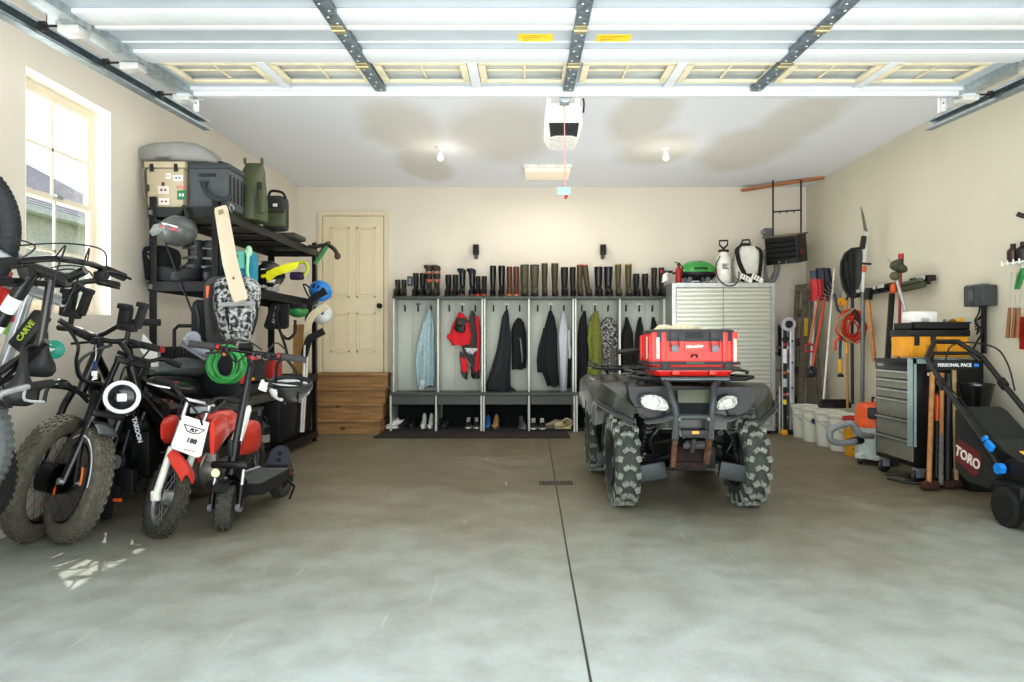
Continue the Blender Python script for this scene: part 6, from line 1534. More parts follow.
m = MB().torus(bb+V(0, -.045, 0), .085, .004, RX(90), n=32, k=6); m.cyl(bb+V(0, -.05, 0), bb+V(0, -.04, 0), .03); m.beam(bb+V(0, -.07, 0), bb+V(.12, -.07, -.11), .022, .012); m.beam(bb+V(0, .07, 0), bb+V(-.12, .07, .11), .022, .012); m.build('crankset', BLKM, ha)
for p in (bb+V(.12, -.10, -.11), bb+V(-.12, .10, .11)): MB().box(p, (.09, .06, .015), bev=.005).build('pedal', BLK, ha)
saddle(ha, P(24, 346, 2.95), P(18, 406, 2.9), (1, -.9, 0), .125)
tb(ha, 'seat_post', [st_, P(24, 372, 3.0)+V(-.03, 0, 0)], .014, BLKM)
tag(MB().tube([(XL, Yc, 1.94), (-2.75, Yc, 1.97), (-2.62, Yc, 1.96), (-2.60, Yc, 1.90)], .012, sm=3).build('wall_hook', BLKM, None), 'black wall hook holding up the front wheel of the first bike', 'hook')
# --- hanging bike B behind
t = hbk = thing('mountain_bike', 'silver framed mountain bike hung behind the black one with its saddle low', 'bicycle', (-2.45, 3.17, .3), world=True)
Yd = 3.17
fw2, rw2 = V(-2.72+.0, Yd, 1.50), V(-2.70, Yd, .52)
bike_wheel(t, fw2, (1, 0, 0), (0, 0, 1), .33, .055, .275, RUB, kn=60, rows=3, spokes=28)
bike_wheel(t, rw2, (1, 0, 0), (0, 0, 1), .33, .055, .275, RUB, kn=60, rows=3, spokes=28)
for s in (-1, 1):
    tb(t, 'fork_leg', [fw2+V(0, s*.055, 0), V(-2.33, Yd+s*.04, 1.36)], .016, SILF)
tb(t, 'head_tube', [V(-2.34, Yd, 1.37), V(-2.14, Yd, 1.30)], .025, SILF)
hb = [V(-2.24, Yd-.36, 1.36), V(-2.20, Yd-.22, 1.38), V(-2.14, Yd, 1.38), V(-2.13, Yd+.22, 1.42), V(-2.12, Yd+.38, 1.41)]
tb(t, 'handlebar', hb, .014, BLKM, sm=4)
for a, c in ((hb[0], hb[1]), (hb[4], hb[3])): tb(t, 'hand_grip', [a, a.lerp(c, .85)], .020, RUB)
tb(t, 'stem', [V(-2.15, Yd, 1.30), V(-2.06, Yd, 1.38)], .018, BLKM)
for s, p in ((-1, hb[1]), (1, hb[3])): tb(t, 'brake_lever', [p, p+V(.05, s*.04, -.02), p+V(.05, s*.11, -.03)], .007, BLKM, sm=3, n=6)
bb2 = V(-2.46, Yd, .88); st2 = V(-2.30, Yd, 1.0)
tb(t, 'down_tube', [V(-2.31, Yd, 1.34), bb2], .026, SILF); tb(t, 'top_tube', [V(-2.2, Yd, 1.31), st2], .018, SILF); tb(t, 'seat_tube', [bb2, st2], .016, SILF)
for s in (-1, 1): tb(t, 'chain_stay', [bb2+V(0, s*.03, 0), rw2+V(0, s*.055, 0)], .010, SILF); tb(t, 'seat_stay', [st2+V(0, s*.02, 0), rw2+V(0, s*.055, 0)], .009, SILF)
MB().torus(bb2+V(0, -.045, 0), .08, .004, RX(90), n=32, k=6).cyl(bb2+V(0, -.05, 0), bb2+V(0, -.04, 0), .03).beam(bb2+V(0, -.07, 0), bb2+V(.14, -.07, .08), .022, .012).build('crankset', BLKM, t)
for k in range(3): tb(t, 'cable', [hb[1+k], hb[2]+V(.05, -.05+.05*k, .05+.02*k), V(-2.22, Yd, 1.41+.02*k), V(-2.35, Yd, 1.3)], .0035, BLK, sm=6, n=6)
saddle(t, P(44, 330, 3.2), P(38, 377, 3.18), (1, -.7, 0), .135)
tb(t, 'seat_post', [st2, P(42, 345, 3.2)+V(-.03, 0, 0)], .014, BLKM)
# downtube pack with lettering
c = P(30, 331, 3.12)
t = thing('frame_pad', 'black frame pad with yellow green lettering on the hanging bike', 'pad', tuple(c), world=True)
fmx = frame_m(c, V(.62, 0, .78), V(-.78, 0, .62))
MB(fmx).box((0, 0, 0), (.20, .075, .05), bev=.015).build('pad', BLK, t)
text_mb('CARVE', .036, fmx @ T(0, 0, .027), .003, bold=.001).build('lettering', mat('lettering_lime', '#8aa336', .5), t)
t = thing('water_bottle', 'red bottle held in the hanging bike frame at the left photo edge', 'bottle', tuple(P(5, 300, 3.12)), world=True)
a, c = P(2, 268, 3.15), P(9, 322, 3.15); MB().tube([a, a.lerp(c, .1), a.lerp(c, .9), c], [.02, .034, .034, .028], n=14).build('body', mat('bottle_red', '#c02b26', .35), t); MB().cyl(a+V(0, 0, 0), a+(a-c).normalized()*.03, .02).build('cap', WHITE, t)
t = thing('plastic_board', 'lime green board behind the bike frame at the left photo edge', 'board', tuple(P(3, 330, 3.6)), world=True)
MB().beam(P(-6, 330, 3.3), P(14, 282, 3.3), .16, .02, up=(0, 1, 0), bev=.01).build('board', mat('lime_green', '#6cb52e', .45), t)
t = thing('round_reflector', 'round teal and white reflector on a stalk beside the hanging saddle', 'reflector', tuple(P(54, 350, 3.6)), world=True)
c = P(54.5, 349.5, 3.7); MB().lathe([(0, 0), (.05, 0), (.052, .012), (.03, .03), (0, .032)], c, RX(90) @ RY(20)).build('disc', mat('teal', '#26907c', .4), t)
MB().prism([(-.02, -.02), (.025, -.0), (-.0, .03)], .01, RX(90), c=c+V(0, -.035, 0)).build('white_mark', WHITE, t); tb(t, 'stalk', [c+V(0, .01, 0), P(40, 340, 3.5)], .006, mat('teal', ''))
# --- silver handlebar poking in at bottom left
t = thing('kids_bike', 'silver handlebar with black grip of a small bike at the lower left edge', 'bicycle', (-2.1, 2.6, 0), world=True)
hbq = [P(-60, 404, 2.45), P(-10, 398, 2.55), P(4, 393, 2.62), P(24, 387.5, 2.72), P(34, 386, 2.78)]
tb(t, 'handlebar', hbq, .0125, SILF, sm=4); tb(t, 'hand_grip', [P(28, 386.5, 2.74), P(51, 383, 2.92)], .0165, RUB, n=12)
tb(t, 'brake_lever', [P(25, 390, 2.72), P(25, 400, 2.72), P(44, 402, 2.8)], .006, SILF, sm=3, n=6)
hx = P(-60, 404, 2.45)
tb(t, 'stem', [hx, hx+V(0, 0, -.12)], .016, SILF)
fwk = V(hx.x-.12, 2.30, .255)
bike_wheel(t, fwk, (0, 0, 1), (0.2, -1, 0), .25, .05, .2, RUB, kn=40, spokes=20); bike_wheel(t, fwk+V(-.16, -.78, 0), (0, 0, 1), (.2, -1, 0), .25, .05, .2, RUB, kn=40, spokes=20)
for s in (-1, 1): tb(t, 'fork_leg', [fwk+V(s*.05, 0, 0), hx+V(s*.04, 0, -.3), hx+V(0, 0, -.2)], .012, SILF)
tb(t, 'frame_tube', [hx+V(0, 0, -.2), fwk+V(-.1, -.45, .05)], .018, SILF); tb(t, 'frame_tube', [hx+V(0, 0, -.14), fwk+V(-.1, -.5, .25), fwk+V(-.1, -.45, .05)], .016, SILF); tb(t, 'frame_tube', [fwk+V(-.1, -.45, .05), fwk+V(-.16, -.78, 0)], .012, SILF); tb(t, 'head_tube', [hx+V(0, 0, -.1), hx+V(0, 0, -.22)], .02, SILF)
saddle(t, fwk+V(-.07, -.36, .36), fwk+V(-.12, -.58, .38), (0, 0, 1), .12)

# --- fat tyre e-bike E (orange accents)
eb = thing('fat_tyre_bike', 'fat tyre e-bike with orange rim decals parked nearest the left wall', 'bicycle', (-2.72, 4.4, 0), world=True)
up = V(.24, 0, 1).normalized(); cE = V(-2.70, 3.88, .345)
ty_, ME = bike_wheel(eb, cE, up, V(.10, -1, 0), .355, .105, .255, TYL, kn=44, rows=5, spokes=24, hubr=.085, hubw=.09, hubm=mat('hub_motor', '#1c1d20', .3, .5), rimm=mat('rim_black_wide', '#1b1b1d', .35, .3), kh=.009, spm=BLKM)
for a0, a1 in ((3.6, 4.3), (5.6, 6.1), (1.6, 2.0)):
    m = MB(ME); m.torus((0, 0, .052), .215, .008, n=14, k=6, a0=a0, a1=a1); m.build('orange_rim_decal', mat('decal_orange', '#d9702a', .5), ty_)
m = MB(ME); m.torus((0, 0, .030), .268, .007, n=20, k=6, a0=.2, a1=1.2); m.build('yellow_tyre_print', mat('print_gold', '#b99a2e', .6), ty_)
m = MB(ME); m.torus((0, 0, .05), .09, .003, n=32, k=6); m.build('brake_disc', SIL, ty_)
cE2 = cE+V(-.10, 1.12, 0)
bike_wheel(eb, cE2, up, V(.10, -1, 0), .355, .105, .255, TYL, kn=44, rows=5, spokes=24, hubr=.05, hubw=.1, rimm=mat('rim_black_wide', ''), kh=.009, spm=BLKM)
sv = ME.to_3x3() @ V(0, 0, 1)
hE = cE+up*.78+V(-.03, .22, 0)
for s in (-1, 1):
    tb(eb, 'fork_leg', [cE+sv*(s*.075), cE+sv*(s*.075)+up*.40+V(0, .1, 0), hE+sv*(s*.06)-up*.28+V(0, -.04, 0)], .02, BF)
tb(eb, 'head_tube', [hE-up*.3+V(0, -.08, 0), hE], .028, BF)
tb(eb, 'mudguard_stay', [P(36, 402, 3.72), P(40, 388, 3.75), P(60, 387, 3.85), P(78, 392, 3.95), P(88, 402, 4.0)], .012, BLKM, sm=4)
m = MB().tube([P(44, 402, 3.7), P(48, 388, 3.72), P(58, 381, 3.74), P(66, 382, 3.78), P(75, 390, 3.85), P(88, 396, 3.95)], .010, n=8, sm=4).box(P(64, 385, 3.76), (.05, .03, .03), bev=.008); m.build('brake_lever', mat('lever_grey', '#3f4447', .35, .6), eb)
hbE = [hE+V(-.30, .08, .10), hE+V(-.14, .0, .09), hE+V(0, -.02, .05), hE+V(.16, 0, .13), hE+V(.32, .08, .13)]
tb(eb, 'handlebar', hbE, .015, BF, sm=4); tb(eb, 'stem', [hE, hE+V(0, -.02, .06)], .022, BF)
for a, c in ((hbE[0], hbE[1]), (hbE[4], hbE[3])): tb(eb, 'hand_grip', [a, a.lerp(c, .7)], .021, RUB)
tb(eb, 'down_tube', [hE-up*.2, cE+V(-.02, .55, .08)], .04, BF); tb(eb, 'top_tube', [hE-up*.08, cE+V(-.02, .72, .33)], .024, BF); tb(eb, 'seat_tube', [cE+V(-.02, .55, .05), cE+V(.03, .74, .45)], .018, BF)
for s in (-1, 1): tb(eb, 'chain_stay', [cE+V(-.02, .55, .05), cE2+sv*(s*.08)], .014, BF); tb(eb, 'seat_stay', [cE+V(-.02, .72, .33), cE2+sv*(s*.08)], .011, BF)
saddle(eb, cE+V(.05, .62, .50), cE+V(.03, .88, .52), (.2, 0, 1), .16)
MB().box(cE+V(.02, .5, .02), (.12, .1, .02), bev=.006).box(cE+V(-.16, .6, .10), (.12, .1, .02), bev=.006).build('pedals', BLK, eb)

# --- fat tyre e-bike C with ring headlight
ec = thing('fat_tyre_bike', 'black e-bike with round halo headlight and dusty fat front tyre', 'bicycle', (-2.4, 4.2, 0), world=True)
b0, t0 = P(57, 541, 3.80), P(99, 433, 3.86); b0.z = .0
t0 = b0+(t0-b0).normalized()*.64
cC = b0.lerp(t0, .5)+V(0, 0, .02)
ty_, MC = bike_wheel(ec, cC, t0-b0, V(.79, -.61, 0), .315, .105, .215, TYL, kn=40, rows=5, spokes=24, hubr=.035, hubw=.09, rimm=mat('rim_black_wide', ''), kh=.009, spm=BLKM)
svC = MC.to_3x3() @ V(0, 0, 1); side = -1 if svC.x > 0 else 1
fz = side*.048
m = MB(MC); m.lathe([(.10, fz), (.22, fz), (.22, fz+side*.003), (.10, fz+side*.003)], n=40); m.build('rim_disc', mat('glossy_rim', '#17181a', .15, .2, coat=.5), ty_)
for a0, a1 in ((3.2, 3.9), (.2, .8)):
    m = MB(MC); m.torus((0, 0, fz+side*.004), .165, .007, n=14, k=6, a0=a0, a1=a1); m.build('orange_rim_decal', mat('decal_orange', ''), ty_)
m = MB(MC); m.torus((0, 0, fz), .262, .008, n=30, k=6, a0=.2, a1=2.2); m.build('white_wall_stripe', mat('stripe_lilac', '#c9c6d6', .6), ty_)
uC = (t0-b0).normalized()
hC = P(131, 362, 4.05)
for s in (-1, 1):
    a = cC+svC*(s*.075); c = hC+svC*(s*.07)
    tb(ec, 'fork_lower', [a, a.lerp(c, .52)], .023, BF, n=12); tb(ec, 'fork_stanchion', [a.lerp(c, .5), c], .016, mat('stanchion_dark', '#2e3133', .2, .8), n=12)
    tb(ec, 'axle_clamp', [a+svC*(s*.0), a+svC*(s*.03)], .02, SIL)
for k in (.55, 1.0):
    a = cC+svC*.09; c = hC+svC*.085; a2 = cC-svC*.09; c2 = hC-svC*.085
    MB().beam(a.lerp(c, k), a2.lerp(c2, k), .05, .04, bev=.008).build('fork_crown', BLKM, ec)
m = MB(MC); m.torus((0, 0, 0), .35, .006, n=22, k=8, ry=.05, a0=1.15, a1=2.35); m.build('mudguard', mat('mudguard_grey', '#4b5154', .35), ec)
hl = P(122.5, 397, 3.86); lm = Matrix.Translation(hl) @ V(.42, -1, .02).to_track_quat('Z', 'Y').to_matrix().to_4x4()
lh = MB(lm).lathe([(0, -.09), (.05, -.085), (.085, -.04), (.092, 0), (.092, .012), (0, .012)], n=32).build('headlight_bowl', BLK, ec)
MB(lm).torus((0, 0, .018), .082, .0125, n=40, k=10).build('halo_ring', mat('halo_white', '#e9edf0', .25, var=.02), lh)
MB(lm).lathe([(0, .012), (.068, .014), (.06, .02), (0, .02)], n=28).build('lamp_face', mat('lamp_dark', '#1c1e20', .15), lh)
MB(lm).box((0, -.002, .026), (.05, .046, .014), bev=.01).build('projector_lens', mat('lens_pale', '#cfd6da', .08, .2), lh)
# handlebar with controls
hc_ = [P(59, 320, 3.72), P(78, 331, 3.80), P(97, 338, 3.90), P(112, 341.5, 3.98), P(130, 341, 4.05), P(146, 346, 4.12), P(162, 349.5, 4.18)]
tb(ec, 'handlebar', hc_, .0145, BF, sm=4, n=12)
MB().tube([P(75, 331, 3.79), P(92, 339, 3.88)], .021, n=12).build('hand_grip', RUB, ec); MB().tube([P(140, 344.5, 4.10), P(159, 349, 4.17)], .021, n=12).build('hand_grip', RUB, ec)
MB().lathe([(0, 0), (.022, 0), (.022, .015), (0, .015)], P(160.5, 349.5, 4.18), RY(80)).build('red_bar_end', RED, ec)
tb(ec, 'stem', [hC, P(128, 350, 4.03), P(122, 342, 4.0)], .024, BF)
def mount(px, py, Y, lean_):
    c = P(px, py, Y)
    t = thing('phone_mount', 'black phone mount clamp standing on the '+('left end of the halo light bike handlebar' if px < 100 else 'right side of the halo light bike handlebar'), 'phone mount', (c.x, c.y, c.z-.1), world=True)
    MB().tube([c+V(-.02, 0, -.12), c+V(-.005, 0, -.05)], .014, n=8).lathe([(0, 0), (.02, 0), (.02, .02), (0, .02)], c+V(-.02, 0, -.13)).build('ball_arm', BLK, t)
    MB(Matrix.Translation(c) @ RY(lean_)).box((-.03, 0, .03), (.07, .05, .12), bev=.016).box((.0, -.01, -.03), (.11, .05, .05), bev=.014).box((-.035, -.01, .085), (.07, .06, .035), bev=.012).build('clamp_body', mat('mount_black', '#232426', .5), t)
    MB(Matrix.Translation(c) @ RY(lean_+8)).box((.052, 0, .05), (.042, .045, .15), bev=.012).box((.052, -.012, .12), (.06, .055, .03), bev=.01).build('clamp_jaw', mat('mount_black', ''), t)
mount(73, 308, 3.82, 12); mount(129.5, 322, 4.04, 10)
for k, pts in enumerate(([(66, 325, 3.74), (78, 345, 3.72), (76, 362, 3.76), (80, 378, 3.84), (95, 384, 3.95), (108, 384, 4.0)], [(112, 345, 3.98), (90, 353, 3.9), (78, 365, 3.86), (84, 380, 3.88), (100, 383, 3.95)], [(120, 343, 3.98), (130, 355, 3.95), (146, 362, 4.0), (140, 380, 4.05)], [(150, 349, 4.12), (140, 360, 4.05), (126, 366, 4.0), (120, 380, 4.0)])):
    tb(ec, 'brake_cable', [P(*p) for p in pts], .009 if k < 2 else .006, BLK, sm=6, n=6)
for s, p in ((0, P(97, 341, 3.86)), (1, P(136, 345, 4.05))): 
    MB().box(p, (.05, .05, .04), bev=.01).build('switch_pod', BLK, ec); tb(ec, 'brake_lever', [p, p+V(.0, -.05, -.005), p+V((.1 if s else -.1), -.07, -.015)], .007, BLKM, sm=3, n=6)
kc = P(95, 366, 3.8); t = thing('key_fob', 'blue and white tag hanging from the halo light bike handlebar', 'key fob', tuple(kc), world=True)
tb(t, 'cord', [P(96, 344, 3.86), P(96, 356, 3.81), kc+V(0, 0, .03)], .002, WHITE, n=5); MB().box(kc, (.022, .012, .05), bev=.004).build('blue_tag', mat('tag_blue', '#24487a', .4), t); MB().box(kc+V(-.003, 0, -.042), (.03, .012, .03), bev=.006).build('white_tag', WHITE, t)
# body behind
fr = V(-2.35, 4.6, .42)
tb(ec, 'head_tube', [hC+V(.02, .04, -.22), hC+V(0, 0, -.02)], .03, BF)
tb(ec, 'down_tube', [hC+V(.0, .05, -.18), V(-2.28, 4.62, .36)], .035, BF); tb(ec, 'top_tube', [hC+V(0, .04, -.08), V(-2.22, 4.75, .62), V(-2.2, 5.0, .68)], .022, BF, sm=3)
tb(ec, 'seat_rail', [V(-2.2, 5.0, .68), V(-2.25, 5.15, .35)], .018, BF)
bike_wheel(ec, V(-2.30, 5.0, .315), (.2, 0, 1), V(.15, -1, 0), .315, .105, .215, TYL, kn=40, rows=5, spokes=24, hubr=.08, hubw=.1, rimm=mat('rim_black_wide', ''), spm=BLKM)
# --- black electric moto G
gm = thing('electric_motorbike', 'black electric motorbike with white side lettering behind the red dirt bike', 'motorbike', (-2.2, 4.75, 0), world=True)
rings = []
for (px, py, w_, h_, Y) in ((124, 440, .10, .30, 4.15), (132, 436, .15, .42, 4.3), (146, 432, .17, .44, 4.5), (158, 432, .15, .36, 4.75), (166, 436, .10, .25, 4.95)):
    c = P(px, py, Y); rings.append([c+V(w_*.5*math.copysign(abs(math.cos(a))**.6, math.cos(a)), 0, h_*.5*math.copysign(abs(math.sin(a))**.6, math.sin(a))) for a in [2*PI*j/16 for j in range(16)]])
bd_ = MB().loft(rings).build('battery_body', mat('moto_black', '#17181b', .28, coat=.3), gm)
text_mb('TAKOON', .036, Matrix.Translation(P(137, 430, 4.12)) @ frame_m((0, 0, 0), (.22, .05, -.97), (.95, .1, .3)), .003, bold=.002).build('side_lettering', mat('lettering_silver', '#c3c7cc', .4), bd_)
m = MB(); 
for (a, c) in (((118, 405, 4.1), (128, 480, 4.2)), ((150, 400, 4.3), (118, 480, 4.25)), ((150, 400, 4.3), (165, 470, 4.7)), ((112, 470, 4.15), (160, 478, 4.5))): m.tube([P(*a), P(*c)], .018, n=8)
m.build('frame', BF, gm)
rings = []
for (px, py, w_, h_, Y) in ((147, 383, .05, .05, 4.2), (158, 386, .14, .13, 4.35), (172, 388, .20, .16, 4.55), (186, 388, .18, .15, 4.75), (192, 386, .12, .10, 4.9)):
    c = P(px, py, Y); rings.append([c+V(w_*.5*math.cos(a), 0, h_*.5*math.sin(a)) for a in [2*PI*j/14 for j in range(14)]])
MB().loft(rings).build('tank', mat('moto_black', ''), gm)
rings = []
for (px, py, w_, h_, Y) in ((150, 372, .08, .04, 4.55), (166, 369, .20, .10, 4.7), (182, 367, .24, .14, 4.9), (196, 368, .22, .13, 5.1), (203, 371, .16, .08, 5.2)):
    c = P(px, py, Y); rings.append([c+V(w_*.5*math.cos(a), 0, h_*.5*math.sin(a)) for a in [2*PI*j/14 for j in range(14)]])
MB().loft(rings).build('seat', mat('seat_grey_green', '#59625f', .45), gm)
tb(gm, 'handlebar', [P(118, 352, 4.3), P(135, 358, 4.32), P(150, 361, 4.36), P(163, 359, 4.4), P(180, 365, 4.45)], .013, BLKM, sm=4); tb(gm, 'hand_grip', [P(166, 360, 4.41), P(181, 366, 4.45)], .019, RUB)
tb(gm, 'fork_leg', [P(148, 362, 4.35), P(122, 455, 4.1)], .02, BF); tb(gm, 'fork_leg', [P(140, 362, 4.35), P(112, 455, 4.1)], .02, BF)
bike_wheel(gm, V(-2.62, 4.32, .27), (.15, 0, 1), V(.5, -.85, 0), .265, .075, .20, RUB, kn=36, rows=3, spokes=20); bike_wheel(gm, V(-2.18, 5.3, .28), (.15, 0, 1), V(.1, -1, 0), .275, .09, .20, RUB, kn=36, rows=3, spokes=20)
MB().torus(P(114, 462, 4.08), .06, .012, RX(80), n=24, k=8).cyl(P(114, 462, 4.11), P(114, 462, 4.06), .045).build('drive_sprocket', BLKM, gm)
MB().box(P(143, 452, 4.35), (.16, .14, .28), bev=.02).build('motor_case', mat('motor_case', '#141414', .5, .3), gm)
MB().box(P(127, 481, 4.06), (.10, .05, .14), bev=.01).build('foot_peg', BLK, gm); MB().box(P(117.5, 500, 3.98), (.05, .012, .02), bev=.003).build('orange_reflector', ORANGE, gm)
MB().beam(P(120, 485, 4.05), P(117, 499, 4.0), .03, .015).build('reflector_stem', BLK, gm)
tb(gm, 'swing_arm', [P(143, 455, 4.4), V(-2.10, 5.3, .28)], .02, BF)
MB().lathe([(0, 0), (.03, 0), (.03, .12), (0, .12)], P(172, 402, 4.5)).build('shock_reservoir', mat('shock_red', '#7a2a24', .4), gm)

# ---------------------------------------------------------------- red dirt bike
db = thing('dirt_bike', 'small red and white kids dirt bike with number plate 188', 'motorbike', (-2.05, 4.4, 0), world=True)
b0, t0 = P(152, 534, 3.94), P(180, 463, 3.98); b0.z = .0; t0 = b0+(t0-b0).normalized()*.455; cD = b0.lerp(t0, .5)
KT = mat('knobby_dusty', '#4a483d', .93, var=.3, scale=40, bump=.4)
ty_, MD = bike_wheel(db, cD, t0-b0, V(.73, -.68, 0), .222, .075, .165, KT, kn=26, rows=4, spokes=28, hubr=.045, hubw=.06, hubm=SIL, rimm=SIL, kh=.016)
svD = MD.to_3x3() @ V(0, 0, 1)
svD = svD if svD.x > 0 else -svD
FS = mat('fork_ivory', '#d5d6c9', .4)
pl_c = P(190.5, 437, 3.98)
hD = P(199, 402, 4.1)
for s in (-1, 1):
    a = cD+svD*(s*.062); c = hD+svD*(s*.065)
    tb(db, 'fork_lower', [a+(a-c).normalized()*.02, a.lerp(c, .50)], .021, FS, n=12); tb(db, 'fork_stanchion', [a.lerp(c, .48), c], .014, SIL, n=10)
    MB().box(a, (.05, .03, .06), bev=.01).build('axle_lug', FS, db)
MB().beam(hD+svD*.09, hD-svD*.09, .05, .02, bev=.006).build('top_clamp', SIL, db)
# number plate
corners = [P(183, 415.5, 4.0), P(209, 423, 4.06), P(201, 456, 3.98), P(197, 458, 3.97), P(173, 449, 3.92), P(171, 445, 3.92)]
n_ = (corners[1]-corners[0]).cross(corners[4]-corners[0]).normalized()
if n_.y > 0: n_ = -n_
m = MB().loft([[p+n_*.0 for p in corners], [p+n_*.012 for p in corners]]); np_ = m.build('number_plate', mat('plate_white', '#e3e4da', .4, var=.04), db)
cc = sum(corners, V(0, 0, 0))/6; xd = (corners[1]-corners[0]).normalized(); ud = n_.cross(xd)
if ud.z < 0: ud = -ud
pm_ = Matrix.Translation(cc+n_*.0135) @ Matrix((xd, ud, xd.cross(ud))).transposed().to_4x4()
text_mb('188', .038, pm_ @ T(.012, .0, 0), .002, bold=.0022).build('plate_number', BLK, np_)
m = MB(pm_); poly = [(-.058, .022), (.058, .022), (.03, -.010), (0, -.016), (-.03, -.010)]
for a, c in zip(poly, poly[1:]+poly[:1]): m.beam((a[0]+.0, a[1]+.06, 0), (c[0], c[1]+.06, 0), .005, .003)
m.build('plate_emblem', BLK, np_); text_mb('FLY', .024, pm_ @ T(0, .062, 0), .002, bold=.002, shear=.3).build('plate_emblem_letters', BLK, np_)
MB(pm_).box((.02, -.055, 0), (.06, .004, .002)).build('red_line', RED, np_)
# front fender
g = []
for i in range(7):
    v_ = i/6; row = []
    a = P(178+10*v_*1.5-2, 449+9*v_, 3.96).lerp(P(188, 474, 3.86), v_*1.0)
    wv = .062*(1-.35*abs(v_-.35)*2)
    for j in range(7):
        u = j/3-1; row.append(a+svD*(u*wv)+V(0, -.0, -.045*u*u)+V(0, -.01, 0))
    g.append(row)
MB().sheet(g, .008).build('front_fender', mat('moto_red', '#c4382a', .35, coat=.3, var=.06), db)
MR_ = mat('moto_red', '')
# handlebar
tb(db, 'handlebar', [P(156, 379.5, 4.10), P(172, 384, 4.12), P(182, 397, 4.1), P(190, 402, 4.1), P(210, 403, 4.12), P(219, 398, 4.15), P(240, 401, 4.2)], .012, BLKM, sm=4)
tb(db, 'hand_grip', [P(154, 379, 4.10), P(173, 384.5, 4.12)], .019, RUB, n=12); tb(db, 'hand_grip', [P(226, 399, 4.17), P(242, 402, 4.2)], .019, RUB, n=12)
tb(db, 'brake_lever', [P(170, 388, 4.06), P(158, 386, 4.03), P(147, 383, 4.02)], .006, SIL, sm=3, n=6)
MB().box(P(175, 386, 4.08), (.04, .04, .04), bev=.008).build('switch_pod', BLK, db); MB().box(P(176, 383, 4.1), (.025, .02, .02), bev=.005).build('red_kill_switch', RED, db)
for pts in ([(174, 388, 4.06), (182, 400, 3.98), (178, 414, 3.97), (186, 424, 4.02)], [(176, 389, 4.06), (190, 404, 3.96), (200, 418, 4.0), (206, 440, 4.1)], [(222, 402, 4.15), (214, 412, 4.02), (204, 412, 3.98), (195, 418, 4.02)]):
    tb(db, 'cable', [P(*p) for p in pts], .006, BLK, sm=6, n=6)
MB().box(P(199, 410, 4.06), (.10, .03, .04), bev=.01).build('bar_pad', mat('pad_grey', '#8c9092', .5), db)
# shrouds, tank, seat, tail
def loftpx(t, nm, m_, rows):
    rings = []
    for (px, py, w_, h_, Y) in rows:
        c = P(px, py, Y); rings.append([c+V(w_*.5*math.copysign(abs(math.cos(a))**.75, math.cos(a)), 0, h_*.5*math.copysign(abs(math.sin(a))**.75, math.sin(a))) for a in [2*PI*j/16 for j in range(16)]])
    return MB().loft(rings).build(nm, m_, t)
loftpx(db, 'left_shroud', MR_, [(162, 431, .02, .10, 4.07), (166, 431, .06, .16, 4.12), (172, 429, .07, .18, 4.2), (180, 427, .06, .14, 4.32)])
loftpx(db, 'right_shroud', MR_, [(212, 438, .03, .20, 4.06), (216, 434, .05, .22, 4.12), (221, 428, .07, .18, 4.22), (228, 424, .06, .12, 4.34)])
loftpx(db, 'fuel_tank', MR_, [(203, 426, .12, .10, 4.15), (212, 423, .17, .15, 4.22), (222, 421, .18, .17, 4.34), (230, 422, .14, .13, 4.48), (234, 424, .10, .08, 4.55)])
loftpx(db, 'seat', BLK, [(222, 410, .10, .04, 4.36), (230, 408, .14, .06, 4.5), (240, 405, .14, .06, 4.75), (248, 401, .12, .05, 5.0)])
MB().tube([P(209, 416, 4.2), P(217, 408, 4.25), P(229, 410, 4.35), P(238, 412, 4.5)], .016, n=8, sm=4).build('seat_edge', BLK, db)
loftpx(db, 'white_side_panel', WHITE, [(233, 442, .03, .06, 4.34), (239, 434, .04, .16, 4.36), (244, 420, .04, .16, 4.40), (249, 409, .03, .05, 4.45)])
loftpx(db, 'red_tail', MR_, [(240, 440, .06, .20, 4.5), (247, 437, .12, .24, 4.6), (254, 436, .10, .22, 4.75), (257, 430, .06, .12, 4.95)])
m = MB().box(P(212, 463, 4.3), (.15, .2, .18), bev=.03).lathe([(0, -.06), (.07, -.06), (.085, 0), (.07, .06), (0, .06)], P(208, 470, 4.25), RY(90)); m.build('engine', mat('engine_silver', '#8f8d84', .45, .6, var=.2), db)
m = MB(); [m.box(P(214, 452, 4.28)+V(0, 0, -.012*i+.02), (.14, .15, .005)) for i in range(5)]; m.build('cylinder_fins', mat('engine_dark2', '#5a5850', .5, .5), db)
tb(db, 'exhaust', [P(205, 455, 4.2), P(200, 470, 4.18), P(206, 486, 4.25), P(225, 484, 4.5), P(238, 470, 4.8)], .018, mat('exhaust_steel', '#77736a', .4, .7), sm=4)
tb(db, 'frame_tube', [P(200, 425, 4.15), P(200, 470, 4.2), P(212, 490, 4.35), P(232, 484, 4.7)], .018, MR_, sm=3)
bike_wheel(db, V(-2.0, 4.95, .20), (.2, 0, 1), V(.05, -1, 0), .20, .08, .14, KT, kn=24, rows=4, spokes=24, hubr=.04, hubw=.07, rimm=SIL, kh=.014)
tb(db, 'swing_arm', [P(222, 480, 4.5), V(-1.93, 4.95, .2)], .018, SIL)
tb(db, 'side_stand', [P(218, 486, 4.4), V(-1.93, 4.35, .008)], .01, BLKM)

